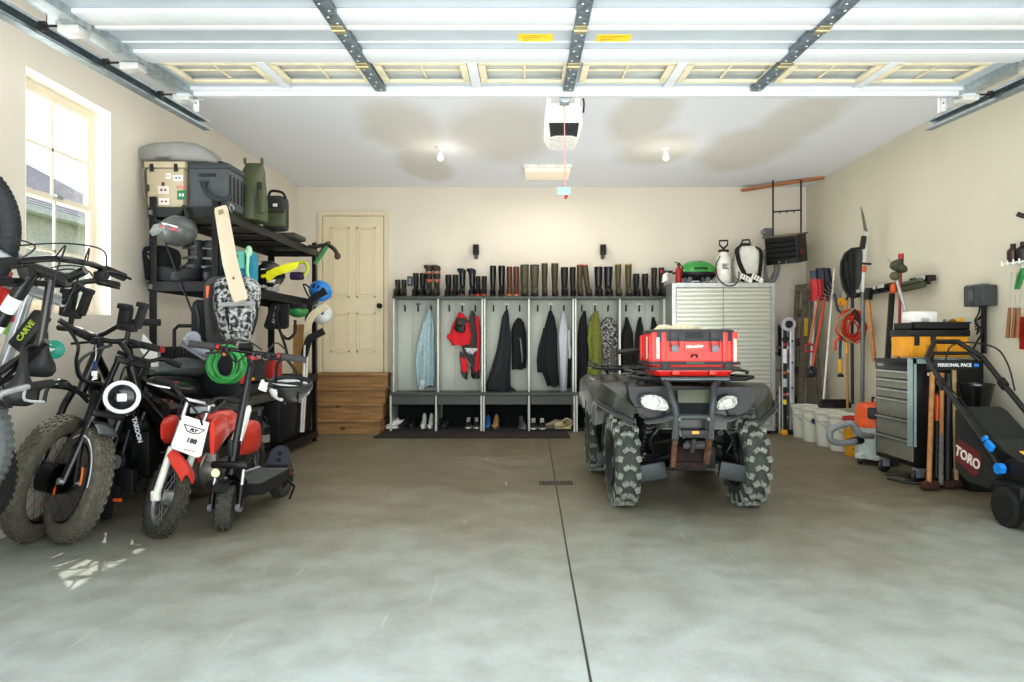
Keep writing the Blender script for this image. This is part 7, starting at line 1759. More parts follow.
# ---------------------------------------------------------------- electric scooter
sc = thing('electric_scooter', 'black electric kick scooter with off-road tyres nearest the camera', 'scooter', (-1.77, 4.4, 0), world=True)
KD = mat('scooter_tyre', '#4b4a42', .92, var=.3, scale=40)
fwS = V(-1.775, 4.05, .135)
bike_wheel(sc, fwS, (.09, 0, 1), V(.30, -1, 0), .128, .082, .065, KD, kn=20, rows=3, spokes=0, hubr=.062, hubw=.07, kh=.011)
bike_wheel(sc, V(-1.76, 4.93, .13), (.03, 0, 1), V(-.10, -1, 0), .125, .08, .065, KD, kn=20, rows=3, spokes=0, hubr=.062, hubw=.07, kh=.011)
MB().torus((fwS.x, fwS.y, fwS.z), .155, .006, RY(90) @ RZ(0), n=16, k=8, ry=.045, a0=PI*.55, a1=PI*1.25).build('front_mudguard', BLK, sc)
base = P(231, 466, 4.12); top = P(253.5, 352, 4.24)
for s in (-1, 1):
    a = V(fwS.x+s*.082, fwS.y-.01, fwS.z); c = a+V(.02, .03, .24)
    tb(sc, 'shock_lower', [a, a.lerp(c, .55)], .017, BLKM, n=12); tb(sc, 'shock_upper', [a.lerp(c, .5), c], .012, SIL, n=10)
    MB().lathe([(0, -.012), (.026, -.012), (.026, .012), (0, .012)], a, RY(90)).build('axle_nut', GREYP, sc)
MB().beam(V(fwS.x-.09, fwS.y+.02, .385), V(fwS.x+.13, fwS.y+.02, .375), .05, .04, bev=.012).build('fork_crown', BLKM, sc)
tb(sc, 'stem', [base, top], .021, mat('stem_dark_grey', '#34383a', .35, .5), n=14)
tb(sc, 'folding_joint', [base+V(0, 0, -.05), base.lerp(top, .22)], .031, BLKM, n=14)
MB().box(base.lerp(top, .16)+V(-.01, -.03, 0), (.03, .03, .10), bev=.006).build('folding_latch', BLK, sc)
p = base.lerp(top, .93); tb(sc, 'red_reflector', [p, p+(top-base).normalized()*.02], .027, RED, n=14)
p = P(218, 472, 3.93); MB().lathe([(0, 0), (.028, 0), (.03, .03), (0, .035)], p, RX(90)).build('headlamp_body', BLK, sc); MB().lathe([(0, 0), (.026, 0), (.02, .008), (0, .01)], p+V(0, -.034, 0), RX(90)).build('headlamp_lens', mat('lamp_cream', '#dfe4b6', .2), sc)
hS = [P(189, 343.5, 4.12), P(216, 347, 4.16), P(249, 352, 4.22), P(281, 356, 4.30), P(306, 360, 4.36)]
tb(sc, 'handlebar', hS, .013, BLKM, n=12); tb(sc, 'hand_grip', [hS[0], hS[0].lerp(hS[1], .98)], .021, mat('grip_grey', '#4b4a48', .8), n=12); tb(sc, 'hand_grip', [hS[3], hS[4]], .021, mat('grip_grey', ''), n=12)
tb(sc, 'red_collar', [hS[1]+V(.004, 0, 0), hS[1]+V(.02, .003, -.002)], .022, RED); tb(sc, 'red_collar', [hS[3]+V(-.02, -.003, 0), hS[3]+V(-.004, 0, 0)], .022, RED)
MB().box(P(246, 347, 4.18), (.08, .05, .035), RX(-30), bev=.01).build('display', BLK, sc)
for s, p in ((-1, P(226, 350, 4.16)), (1, P(268, 356, 4.26))): tb(sc, 'brake_lever', [p, p+V(s*.01, -.04, -.01), p+V(s*.10, -.05, -.02)], .007, mat('lever_grey', ''), sm=3, n=6); MB().box(p, (.04, .04, .035), bev=.008).build('switch_pod', BLK, sc)
for pts in ([(226, 352, 4.13), (236, 362, 4.08), (246, 356, 4.12), (251, 366, 4.18)], [(270, 358, 4.22), (262, 368, 4.15), (254, 362, 4.16), (250, 380, 4.18)], [(222, 350, 4.14), (234, 340, 4.14), (250, 342, 4.16), (262, 350, 4.2)], [(266, 354, 4.2), (276, 343, 4.2), (286, 350, 4.28)]): tb(sc, 'cable', [P(*p) for p in pts], .0055, BLK, sm=6, n=6)
dk = MB(); dk.loft([[(-1.86, 4.2, .17), (-1.66, 4.2, .17), (-1.66, 4.2, .235), (-1.86, 4.2, .235)], [(-1.87, 4.3, .15), (-1.65, 4.3, .15), (-1.645, 4.3, .225), (-1.875, 4.3, .225)], [(-1.87, 4.78, .15), (-1.65, 4.78, .15), (-1.645, 4.78, .225), (-1.875, 4.78, .225)], [(-1.83, 4.86, .18), (-1.69, 4.86, .18), (-1.69, 4.86, .235), (-1.83, 4.86, .235)]]).build('deck', mat('deck_dark', '#202224', .5), sc)
MB().bx((-1.865, 4.27, .226), (-1.655, 4.80, .231)).build('grip_tape', mat('grip_tape_grey', '#5d6563', .9, bump=.6, bscale=300), sc)
MB().beam(V(-1.765, 4.25, .22), base+V(0, 0, -.02), .07, .06, bev=.012).build('neck', BLKM, sc)
rings_ = [(-.09, 0), (.09, 0), (.065, .12), (.03, .155), (-.03, .155), (-.065, .12)]
kp = V(-1.755, 4.84, .235); M_ = Matrix.Translation(kp) @ RX(58)
MB(M_).prism([(x, y) for x, y in rings_], .022, bev=.008).build('kick_plate', mat('kick_plate_grey', '#3f4450', .6), sc)
m = MB(M_)
for y in (.04, .09): m.lathe([(0, 0), (.016, 0), (.014, .006), (0, .006)], (.005, y, .011))
m.build('kick_plate_studs', BLK, sc)
for s in (-1, 1): tb(sc, 'rear_arm', [V(-1.755+s*.07, 4.8, .19), V(-1.76+s*.072, 4.93, .13)], .016, BLKM)
MB().box(P(289, 473, 4.98), (.03, .02, .03), bev=.006).build('red_tail_light', RED, sc)
tb(sc, 'kickstand', [V(-1.66, 4.72, .17), V(-1.62, 4.8, .10), P(289.5, 499, 4.74)], .008, BLKM)
# helmet on the scooter bar
hm_ = thing('bike_helmet', 'white and black visored helmet hanging from the scooter handlebar right end', 'helmet', tuple(P(288, 407, 4.45)), world=True)
hc = P(290, 385, 4.42); RH = RY(6) @ RX(12)
MB(Matrix.Translation(hc) @ RH).ell((0, 0, -.0), (.135, .15, .11), RX(180), n=24, m=10, cut=(-.05, 1)).build('shell', mat('helmet_white', '#dedfdd', .35, col2='#2a2b2d', scale=7, thr=(.5, .53)), hm_)
MB(Matrix.Translation(hc) @ RH).torus((0, 0, .0), .128, .016, n=32, k=8, ry=.03).build('black_rim', BLK, hm_)
MB(Matrix.Translation(hc) @ RH).sheet([[(-.12+.24*i/6, -.12-.06*math.sin(PI*i/6)*j/2-.0, .04+.012*j) for i in range(7)] for j in range(3)], .008).build('visor', BLK, hm_)
m = MB(Matrix.Translation(hc) @ RH)
for k in range(5): m.tube([(-.10+.05*k, -.135+.01*abs(k-2), -.01), (-.09+.045*k, -.09, -.07), (-.07+.035*k, 0, -.105)], .010, n=6, flat=.5)
m.build('vents', BLK, hm_)
MB().box(hc+V(-.14, -.07, .0), (.06, .03, .07), RY(20), bev=.012).build('white_ear_pad', WHITE, hm_)
tb(hm_, 'chin_strap', [hc+V(-.09, 0, .0), P(277, 365, 4.32), P(285, 359, 4.31), P(292, 366, 4.34), hc+V(.08, 0, .02)], .009, mat('webbing_black', ''), sm=4, n=6)
# ================================================================ black shelving rack along the left wall
rk = thing('shelving_rack', 'tall black four-tier steel shelving rack along the left wall', 'shelf', (-2.6, 6.4, 0), world=True)
RX0, RX1, RY0, RY1 = -2.86, -2.33, 5.20, 7.65
RKM = mat('rack_steel_black', '#232628', .4, .35, var=.15)
ZSH = (.12, .75, 1.57, 2.135)
for x, sx in ((RX0, 1), (RX1, -1)):
    for y, sy in ((RY0, 1), (RY1, -1)):
        m = MB().bx((x, y, 0), (x+sx*.055, y+sy*.006, 2.22)).bx((x, y, 0), (x+sx*.006, y+sy*.055, 2.22)); m.build('post', RKM, rk, smooth=False)
        m = MB(); [m.bx((x+sx*.025, y-sy*.001, .1+.05*i), (x+sx*.033, y+sy*.002, .118+.05*i)) for i in range(42)]; m.build('post_slots', mat('slot_black', '#0b0b0b', .8), rk)
WM = bpy.data.materials.new('wire_mesh_deck'); WM.use_nodes = True
for z in ZSH:
    m = MB(); h = .07
    for y in (RY0, RY1): m.bx((RX0, y-.012, z-h), (RX1, y+.012, z-.0))
    for x in (RX0, RX1): m.bx((x-.012, RY0, z-h), (x+.012, RY1, z))
    bm_ = m.build('shelf_beam', RKM, rk, smooth=False)
    m = MB()
    for i in range(62): m.beam((RX0, RY0+.02+.0393*i, z+.003), (RX1, RY0+.02+.0393*i, z+.003), .005, .005)
    for i in range(12): m.beam((RX0+.04+.041*i, RY0, z+.0), (RX0+.04+.041*i, RY1, z+.0), .005, .005)
    for i in range(5): m.bx((RX0, RY0+.3+.45*i-.015, z-.02), (RX1, RY0+.3+.45*i+.015, z-.004))
    m.build('wire_deck', RKM, rk, smooth=False)
m = MB(); [m.bx((RX0+.0, RY0-.013, z-.055+.0), (RX0+.03, RY0-.012, z-.02)) for z in ZSH]; m.build('beam_clips', GREYP, rk)
MB().beam((RX0+.03, RY0-.012, 2.13), (RX1-.05, RY0-.012, .95), .028, .004).build('diagonal_brace', mat('brace_grey', '#4a4d50', .4, .4), rk)
EPS = .0065
def on(px, Y): return (px-CX)*Y/F
# --- tan hard cooler with stickers
z = ZSH[3]+EPS
TAN = mat('cooler_tan', '#b8ac92', .55, var=.04)
c = V(-2.72, 5.36, z)
ck = thing('hard_cooler', 'tan hard cooler covered in stickers at the near end of the rack top', 'cooler', tuple(c), world=True)
x0, x1, y0, y1 = on(146, 5.22), on(184.5, 5.22), 5.22, 5.62
m = MB().box(((x0+x1)/2, (y0+y1)/2, z+.15), (x1-x0-.02, y1-y0, .30), bev=.02, taper=(1.06, 1.03)); m.build('body', TAN, ck)
MB().box(((x0+x1)/2, (y0+y1)/2, z+.325), (x1-x0+.02, y1-y0+.03, .05), bev=.012).build('lid', TAN, ck)
MB().tube([(x0+.0, y0-.0, z+.32), (x0-.018, y0-.01, z+.27), (x0-.015, y0, z+.08), (x0+.0, y0+.02, z+.06)], .008, n=6).build('side_rope', mat('rope_grey', '#77776b', .8), ck)
for x in (x0+.05, x1-.06): MB().box((x, y0-.012, z+.30), (.03, .012, .06), bev=.005).build('latch', BLK, ck)
for (px, py, w_, h_, c_, nm) in ((168.5, 176, .035, .04, '#eceae4', 'white_sticker'), (178, 178, .07, .045, '#eeeef2', 'white_sticker'), (163.5, 190, .085, .06, '#d9cfc6', 'round_pale_sticker'), (163, 184, .022, .028, '#6a3a2a', 'brown_sticker'), (181, 187, .06, .02, '#c25050', 'red_sticker'), (181.5, 195, .065, .07, '#1f7a4c', 'green_sticker'), (148, 188, .02, .05, '#3a3a3a', 'black_sticker'), (164, 201.5, .08, .05, '#efe7dd', 'white_sticker')):
    p = P(px, py, y0-.006); m = MB().box(p, (w_, .003, h_), bev=.001); st_ = m.build(nm, mat('stk'+c_.strip('#'), c_, .5), ck)
    if nm != 'brown_sticker': m = MB(); [m.box(p+V(-w_*.18+w_*.36*i, -.0025, 0), (w_*.2, .002, h_*.3)) for i in range(2)]; m.build('sticker_print', mat('stkp'+c_.strip('#'), {'#eeeef2': '#33437e', '#1f7a4c': '#e6efe8', '#c25050': '#f0e4e0'}.get(c_, '#8a5560'), .6), st_)
# grey cover on top
cv = thing('grey_cover', 'folded light grey waterproof cover lying on top of the tan cooler', 'cover', tuple(V(-2.7, 5.4, z+.352)), world=True)
rings = []
for k in range(9):
    u = k/8; xx = on(139, 5.25)+(on(211, 5.25)-on(139, 5.25))*u; hh = (.13, .15, .16, .165, .17, .165, .155, .13, .05)[k]; dd = (.36, .42, .44, .44, .44, .42, .4, .36, .2)[k]
    rings.append([(xx, 5.42+dd/2*math.copysign(abs(math.cos(a))**.5, math.cos(a)), z+.354+(-.012 if k < 7 else -.05*(k-6))*0+hh*.5*(1+math.copysign(abs(math.sin(a))**.6, math.sin(a)))) for a in [2*PI*j/20 for j in range(20)]])
m = MB().loft(rings); m.jitter(.008, 7); cvb = m.build('cover', mat('cover_grey', '#8f8f8b', .6, var=.08, bump=.2, bscale=12), cv)
text_mb('CLASSIC', .030, frame_m(P(163, 158.5, 5.185), (1, 0, .03), (0, 0, 1)), .002, bold=.0004).build('lettering', mat('print_dark', ''), cvb)
# grey soft cooler
gx0, gx1 = on(188, 5.24), on(228, 5.24)
gc = thing('soft_cooler', 'dark blue grey soft cooler with shoulder strap beside the tan cooler', 'cooler', ((gx0+gx1)/2, 5.45, z), world=True)
GCM = mat('cooler_slate', '#50575b', .6, var=.05)
m = MB().box(((gx0+gx1)/2, 5.39, z+.155), (gx1-gx0, .30, .31), bev=.025, taper=(1.0, 1.0)); m.build('body', GCM, gc)
MB().box(((gx0+gx1)/2, 5.39, z+.325), (gx1-gx0+.012, .31, .05), bev=.02).build('zip_lid', mat('cooler_slate_dark', '#40474c', .6), gc)
MB().tube([((gx0+gx1)/2-.05, 5.30, z+.34), ((gx0+gx1)/2, 5.36, z+.385), ((gx0+gx1)/2+.06, 5.45, z+.385), ((gx0+gx1)/2+.05, 5.52, z+.34)], .014, n=8, sm=4, flat=.6).build('top_handle', BLK, gc)
MB().box(P(207, 175, 5.235), (.13, .01, .022), bev=.004).build('name_patch', BLK, gc)
MB().prism([(-.035, .03), (.035, .03), (.015, -.03), (-.015, -.03)], .015, RX(90), c=P(204, 185, 5.235)).build('strap_anchor', BLK, gc)
tb(gc, 'shoulder_strap', [P(204, 188, 5.22), P(208, 194, 5.19), P(216, 199, 5.18), P(226, 199, 5.2), P(231, 196, 5.26)], .018, mat('webbing_slate', '#3c444a', .8), sm=4, n=8)
tb(gc, 'strap_clip', [P(231, 204, 5.2), P(234, 208, 5.2), P(232, 213, 5.2), P(229, 208, 5.2), P(231, 204, 5.2)], .003, SIL, n=6)
m = MB(); [m.box((gx1+.004, 5.28+.07*i, z+.16), (.008, .022, .2), bev=.003) for i in range(4)]; m.build('side_webbing', BLK, gc)
# olive dry bag
ob_ = thing('dry_bag', 'tall olive green dry bag with tapering folded top on the rack top', 'bag', (-2.56, 5.9, z), world=True)
Yo = 5.85; xa, xb = on(237, Yo), on(262, Yo)
rings = []
for (v_, l, r_, d) in ((0, 238, 264, .30), (.1, 237, 265, .33), (.35, 238, 265, .31), (.6, 239.5, 264, .27), (.85, 243.5, 264, .14), (1.0, 246, 263, .03)):
    zz = z+v_*.50; a, c = on(l, Yo), on(r_, Yo); cx_, hw = (a+c)/2, (c-a)/2
    rings.append([(cx_+hw*math.copysign(abs(math.cos(q))**.55, math.cos(q)), Yo+d/2*math.copysign(abs(math.sin(q))**.7, math.sin(q)), zz) for q in [2*PI*j/20 for j in range(20)]])
OLB = mat('bag_olive', '#525b3c', .5, var=.08)
m = MB().loft(rings); m.jitter(.004, 8); m.build('body', OLB, ob_)
for l in (245, 262): MB().box(P(l, 161, Yo-.02), (.018, .03, .05), bev=.005).build('corner_tab', OLB, ob_)
for (px, py, w_, h_) in ((244, 193, .03, .14), (259.5, 191, .04, .15)): MB().box(P(px, py, Yo-.165), (w_, .03, h_), bev=.006).build('webbing_patch', mat('webbing_olive_dark', '#39402d', .8), ob_)
MB().box(P(261.5, 202, Yo-.165), (.06, .05, .2), bev=.02).build('side_pocket', OLB, ob_)
# small dark backpack with olive pouch
sb_ = thing('small_backpack', 'small charcoal backpack with olive front pouch at the rack top middle', 'backpack', (-2.5, 6.4, z), world=True)
Yp = 6.25
cp = V(on(272, Yp), Yp+.1, z)
MB().box(cp+V(0, 0, .16), (.20, .20, .32), bev=.05).build('body', mat('charcoal_bag', '#34383a', .7), sb_)
MB().box(cp+V(.03, -.12, .10), (.20, .07, .16), bev=.03).build('front_pouch', OLB, sb_); MB().box(cp+V(.03, -.145, .165), (.205, .04, .05), RX(-15), bev=.015).build('pouch_flap', mat('webbing_olive_dark', ''), sb_)
tb(sb_, 'carry_handle', [cp+V(-.05, -.05, .31), cp+V(-.02, -.06, .36), cp+V(.08, -.06, .345), cp+V(.11, -.05, .29)], .012, BLK, sm=4); MB().box(cp+V(.03, -.105, .22), (.04, .012, .03), bev=.004).build('white_label', WHITE, sb_)
m = MB().box((0, 0, 0), (.25, .35, .05), bev=.02); m.bm.transform(Matrix.Translation(V(on(285, 6.8), 6.9, z+.026))); tag(m.build('folded_tarp', mat('tarp_olive', '#4d5240', .8), None), 'flat folded olive tarp further back on the rack top', 'tarp')
tag(MB().box(V(on(299, 7.3), 7.35, z+.016), (.12, .16, .03), bev=.01).build('cream_cloth', mat('cream_cloth', '#cfc8ae', .9), None), 'small cream cloth at the far end of the rack top', 'cloth')
# --- bowl helmet hanging under top shelf
hh = P(178, 231, 5.12)
hg = thing('ski_helmet', 'grey helmet with red stripe hanging by its strap from the rack top beam', 'helmet', (hh.x, hh.y, hh.z-.12), world=True)
MB(Matrix.Translation(hh) @ RY(-8)).ell((0, 0, 0), (.135, .14, .115), n=26, m=12).build('shell', mat('helmet_grey', '#5f6463', .3, coat=.3), hg)
MB(Matrix.Translation(hh) @ RY(14)).box((-.0, -.128, -.0), (.13, .02, .018), RZ(-4), bev=.006).build('red_stripe', mat('stripe_red', '#c24a4e', .4), hg)
MB(Matrix.Translation(hh) @ RY(14)).box((.0, -.126, .022), (.12, .02, .014), RZ(-4), bev=.005).build('white_stripe', WHITE, hg)
MB(Matrix.Translation(hh) @ RY(-8)).loft([[(-.17, -.09, .0), (-.02, -.15, .0), (-.02, -.12, .05), (-.15, -.05, .06)], [(-.165, -.06, -.025), (-.02, -.13, -.02), (-.02, -.10, .03), (-.14, -.04, .04)]]).build('visor', mat('visor_pale_grey', '#8f9694', .25), hg)
tb(hg, 'strap', [hh+V(-.04, 0, .10), P(180, 213, 5.17), P(184, 206, 5.17), P(186, 213, 5.15), hh+V(.06, 0, .09)], .012, mat('webbing_grey_dark', '#3b3d36', .8), sm=4, n=8)
# --- second shelf: gear bag, motocross boots, pads
z = ZSH[2]+EPS
def mxboot(label, x, y, rz, s=1, col='#3a3c3e'):
    t = thing('motocross_boot', label, 'boot', (x, y, z), rz, 'motocross boots on the second shelf')
    cm_ = mat('mx_'+col.strip('#'), col, .45)
    rings = []
    for zz, w_, d_, yo in ((.02, .10, .28, -.06), (.07, .105, .27, -.055), (.11, .10, .19, -.01), (.16, .095, .13, .02), (.24, .11, .13, .025), (.33, .125, .14, .02)):
        rings.append([(w_/2*math.copysign(abs(math.cos(a))**.7, math.cos(a)), yo+d_/2*math.sin(a), zz) for a in [2*PI*j/16 for j in range(16)]])
    MB().loft(rings).build('shell', cm_, t)
    MB().prism([(.056*math.cos(a), -.06+.155*math.sin(a)) for a in [2*PI*j/18 for j in range(18)]], .022, c=(0, 0, .011), bev=.004).build('sole', BLK, t)
    for zz, yo in ((.12, -.075), (.19, -.05), (.27, -.052)): MB().box((.0, yo, zz), (.125, .02, .022), bev=.005).box((.055, yo+.02, zz), (.015, .03, .03), bev=.004).build('buckle_strap', mat('buckle_grey', '#6c7072', .35, .4), t)
    MB().box((0, -.06, .30), (.09, .03, .06), bev=.012).build('shin_plate', mat('shin_dark', '#26282a', .4), t)
mxboot('dark grey motocross boot, left of the two on the second shelf', on(193, 5.32), 5.34, -30)
mxboot('dark grey motocross boot, right of the two on the second shelf', on(209, 5.35), 5.40, 15)
t = thing('protective_vest', 'black body armour piled at the near wall end of the second shelf', 'armour', (on(158, 5.3), 5.4, z), world=True)
c = V(on(160, 5.36), 5.40, z)
m = MB().box(c+V(0, 0, .15), (.20, .26, .28), bev=.06); m.jitter(.02, 9); m.build('padding', mat('pad_black', '#222425', .8), t)
m = MB().box(c+V(.0, -.145, .19), (.07, .02, .09), RY(20), bev=.01); m.build('chest_plate', BLK, t)
m = MB(); 
for a, b_ in (((-.03, .03), (.02, .0)), ((-.02, -.02), (.03, -.035)), ((-.03, .0), (-.01, -.04))): m.beam(c+V(a[0], -.158, .2+a[1]), c+V(b_[0], -.158, .2+b_[1]), .008, .004)
m.build('white_emblem', WHITE, t)
for dz_ in (.06, .20): MB().ell(c+V(-.13, -.02, dz_+.04), (.025, .03, .05)).build('shoulder_knob', BLK, t)
t = thing('knee_pads', 'black knee pads lying at the front of the near end second shelf', 'knee pads', (on(165, 5.28), 5.27, z), world=True)
m = MB().box(V(on(166, 5.27), 5.275, z+.06), (.17, .09, .115), RY(10), bev=.03); m.jitter(.01, 12); m.build('pads', mat('pad_dark_grey', '#35373a', .6), t)
t = thing('motocross_gloves', 'yellow, red and black gloves beside the motocross boots', 'gloves', (on(218, 5.5), 5.5, z), world=True)
c = V(on(218, 5.38), 5.40, z+.09)
m = MB().box(c, (.10, .12, .17), bev=.03); m.jitter(.015, 14); m.build('black_palm', BLK, t); MB().box(c+V(-.0, -.065, -.02), (.075, .02, .035), RY(15), bev=.008).build('yellow_patch', YEL, t); MB().box(c+V(0, -.065, -.055), (.08, .02, .025), bev=.008).build('red_patch', RED, t)
t = thing('cardboard_liner', 'plywood liner sheet lying on the second shelf', 'board', (-2.6, 6.4, z), world=True)
# --- cricket bat
cbt = thing('cricket_bat', 'pale willow cricket bat leaning blade up against the rack front', 'bat', tuple(P(233, 300, 5.0)), world=True)
a, c = P(220.5, 207, 5.10), P(241, 301, 4.80); d = (c-a); L = d.length; z_ = d.normalized(); x_ = V(1, 0, 0)-z_*z_.x; x_.normalize(); y_ = z_.cross(x_)
M_ = Matrix.Translation(a) @ Matrix((x_, y_, z_)).transposed().to_4x4()
rings = []
for v_, w_, th, off in ((0, .085, .022, 0), (.03, .10, .03, 0), (.3, .105, .045, -.01), (.6, .108, .055, -.022), (.85, .108, .045, -.012), (.97, .105, .03, 0), (1, .09, .02, 0)):
    rings.append([(w_/2*math.copysign(abs(math.cos(q))**.6, math.cos(q)), th/2*math.sin(q), v_*L) if False else M_ @ V(w_/2*math.copysign(abs(math.cos(q))**.6, math.cos(q))+off*.8, th/2*math.sin(q), v_*L) for q in [2*PI*j/16 for j in range(16)]])
MB().loft(rings).build('blade', mat('willow', '#cdc1a8', .5, var=.04, scale=6), cbt)
MB(M_).box((0, -.02, .06), (.035, .006, .035)).build('dark_sticker', mat('bat_print', '#8d8468', .6), cbt) if (M_ @ V(0, -1, 0)).y < (M_ @ V(0, 1, 0)).y else MB(M_).box((0, .02, .06), (.035, .006, .035)).build('dark_sticker', mat('bat_print', '#8d8468', .6), cbt)
sg = -1 if (M_ @ V(0, -1, 0)).y < (M_ @ V(0, 1, 0)).y else 1
MB(M_).box((-.01, sg*.0255, L*.78), (.012, .004, .02), RZ(0)).build('red_mark', RED, cbt)
# --- teal child backpack
t = thing('kids_backpack', 'teal and mint kids backpack behind the cricket bat', 'backpack', tuple(P(244, 283, 5.5)), world=True)
c = P(243.5, 268, 5.42)
MB().box(c+V(0, .05, 0), (.17, .14, .27), bev=.05).build('body', mat('teal_fabric', '#1f7f96', .7), t)
MB().box(c+V(-.03, -.025, .06), (.10, .03, .14), bev=.012).build('aqua_panel', mat('aqua_fabric', '#6cc4b4', .7), t)
m = MB().tube([c+V(.03, -.03, .13), c+V(.055, -.05, .08), c+V(.05, -.05, -.04), c+V(.075, -.04, -.13)], .012, n=8, sm=3).ell(c+V(.05, -.02, .13), (.028, .02, .045)); m.build('mint_trim', mat('mint_fabric', '#a9dcb4', .7), t)
MB().box(c+V(-.045, -.045, .09), (.04, .012, .025), bev=.004).build('red_patch', RED, t)
# --- camo backpack + grey + black backpacks hanging
CAMO = mat('camo_grey', '#2d2f31', .8, col2='#b9bcba', scale=38, thr=(.42, .6))
def pack(name, label, px0, px1, py0, py1, Y, mm, d=.2, bot=.8, extra=None, sd=1):
    t = thing(name, label, 'backpack', tuple(P((px0+px1)/2, py1, Y)), world=True)
    a, c = P(px0, py1, Y), P(px1, py0, Y); hw = (c.x-a.x)/2; cx_ = (a.x+c.x)/2; H = c.z-a.z; rings = []
    for v_, k, dd in ((0, bot*.6, .5), (.05, bot*.85, .8), (.2, bot, 1), (.55, .97, 1), (.85, 1, .8), (.96, .85, .5), (1, .5, .25)):
        rings.append([(cx_+hw*k*math.copysign(abs(math.cos(q))**.6, math.cos(q)), Y+.03+d/2*dd*math.copysign(abs(math.sin(q))**.7, math.sin(q)), a.z+v_*H) for q in [2*PI*j/20 for j in range(20)]])
    m = MB().loft(rings); m.jitter(.012, 7+sd); m.build('body', mm, t)
    return t
t = pack('camo_backpack', 'grey and white camouflage backpack hanging from the rack front', 213, 258, 277, 341, 5.02, CAMO, .18, .72)
MB().box(P(237, 304, 4.90), (.26, .035, .035), RY(-3), bev=.012).build('grey_collar', mat('collar_grey', '#9a9c9c', .6), t)
for pts in ([(226, 300, 4.9), (227, 318, 4.89), (232, 334, 4.9)], [(256, 300, 4.92), (257, 316, 4.92), (252, 334, 4.92)]): tb(t, 'webbing_strap', [P(*p) for p in pts], .010, BLK, sm=3, n=6)
MB().box(P(241, 320, 4.90), (.16, .04, .17), bev=.03).build('front_pocket', CAMO, t)
t = pack('grey_backpack', 'charcoal grey backpack with orange tab hanging behind the camouflage one', 203, 236, 276, 352, 5.10, mat('pack_charcoal', '#4b4b49', .8), .16, .9, sd=2)
MB().box(P(208.5, 292, 4.975), (.032, .012, .09), bev=.004).build('orange_tab', mat('tab_orange', '#e0683c', .6), t); tb(t, 'strap', [P(212, 284, 4.97), P(210, 305, 4.95), P(214, 335, 4.95)], .014, mat('pack_dark', '#2c2c2c', .8), sm=3)
t = pack('black_backpack', 'black backpack hanging nearest the wall below the second shelf', 191, 208, 300, 352, 5.1, mat('pack_black', '#1d1f22', .8), .16, 1.0, sd=3)
tb(t, 'strap', [P(196, 305, 5.0), P(199, 320, 4.98), P(197, 345, 5.0)], .012, BLK, sm=3); 
t = pack('navy_bag', 'dark navy duffel bag hanging under the packs beside the green hose', 199, 238, 345, 396, 5.12, mat('duffel_navy', '#232a35', .8), .2, .9, sd=4)
t = thing('grey_shoe', 'pale grey shoe tucked beside the scooter grip', 'shoe', tuple(P(196, 352, 4.6)), world=True)
c = P(197, 346, 4.7); m = MB(Matrix.Translation(c) @ RY(38) @ RZ(20)).ell((0, 0, 0), (.10, .045, .045)).ell((-.05, 0, .03), (.05, .04, .05)); m.build('upper', mat('shoe_pale_grey', '#8a8f97', .6), t); MB(Matrix.Translation(c) @ RY(38) @ RZ(20)).box((0, 0, -.04), (.2, .08, .02), bev=.008).build('sole', mat('sole_mid_grey', '#6c7076', .6), t)
# --- motocross helmets white/yellow on second shelf far half
t = thing('motocross_helmet', 'black, white and yellow motocross helmet on the second shelf', 'helmet', (on(273, 6.3), 6.2, z), world=True)
c = V(on(264, 5.95), 6.02, z+.125)
MB().ell(c, (.15, .16, .125), n=26, m=12).build('shell', mat('mx_white_black', '#d9dbd8', .3, col2='#1b1c1e', scale=5, thr=(.52, .54)), t)
MB().loft([[c+V(*p) for p in q] for q in (((-.02, -.20, .02), (.10, -.21, .0), (.12, -.17, -.05), (.0, -.17, -.05)), ((.10, -.21, .03), (.22, -.19, .02), (.22, -.16, -.04), (.1, -.18, -.06)))]).build('chin_bar', BLK, t)
MB().loft([[P(x, y, Y) for x, y in ((266, 272), (274, 268), (288, 263), (299, 262), (297, 268), (288, 272), (276, 276), (270, 282), (266, 279))] for Y in (5.80, 6.0)]).build('yellow_visor', mat('yellow_bright', '#ddd820', .35), t)
MB().box(c+V(.10, -.215, -.02), (.14, .02, .03), RY(-12), bev=.008).build('yellow_chin_stripe', mat('yellow_bright', ''), t)
MB().box(c+V(-.08, -.15, .0), (.03, .02, .03), bev=.006).build('blue_badge', mat('violet_blue', '#433f8c', .4), t)
t = thing('goggles', 'black goggles with green yellow strap hanging at the rack far post', 'goggles', tuple(P(297, 283, 6.9)), world=True)
c = P(297, 276, 6.8); MB().box(c, (.14, .06, .08), bev=.025).build('frame', BLK, t); MB().box(c+V(0, -.032, 0), (.11, .01, .05), bev=.004).build('lens', mat('lens_violet', '#5d3f78', .1, .4), t)
tb(t, 'strap', [c+V(.07, 0, 0), c+V(.11, 0, .08), c+V(.06, .02, .14), c+V(-.04, 0, .12)], .016, mat('lime_yellow', '#b9c83a', .6), sm=4, n=8)
for k, (px, py, w_, h_, col, lb) in enumerate(((284, 285, .2, .09, '#4a4c4e', 'dark grey pads on the second shelf below the yellow visor'), (270, 291, .22, .07, '#8f9392', 'light grey folded jersey at the second shelf front'), (297, 291, .16, .07, '#2b2d2f', 'black folded gear at the second shelf far front'))):
    t = thing('folded_gear', lb, 'gear', tuple(P(px, py+6, 6.4)), world=True)
    c = P(px, py, 6.3); c.z = z+h_/2; c.x = min(c.x, -2.42); m = MB().box(c, (w_, .3, h_), bev=.03); m.jitter(.012, 12); m.build('gear', mat('gear'+col.strip('#'), col, .7), t)
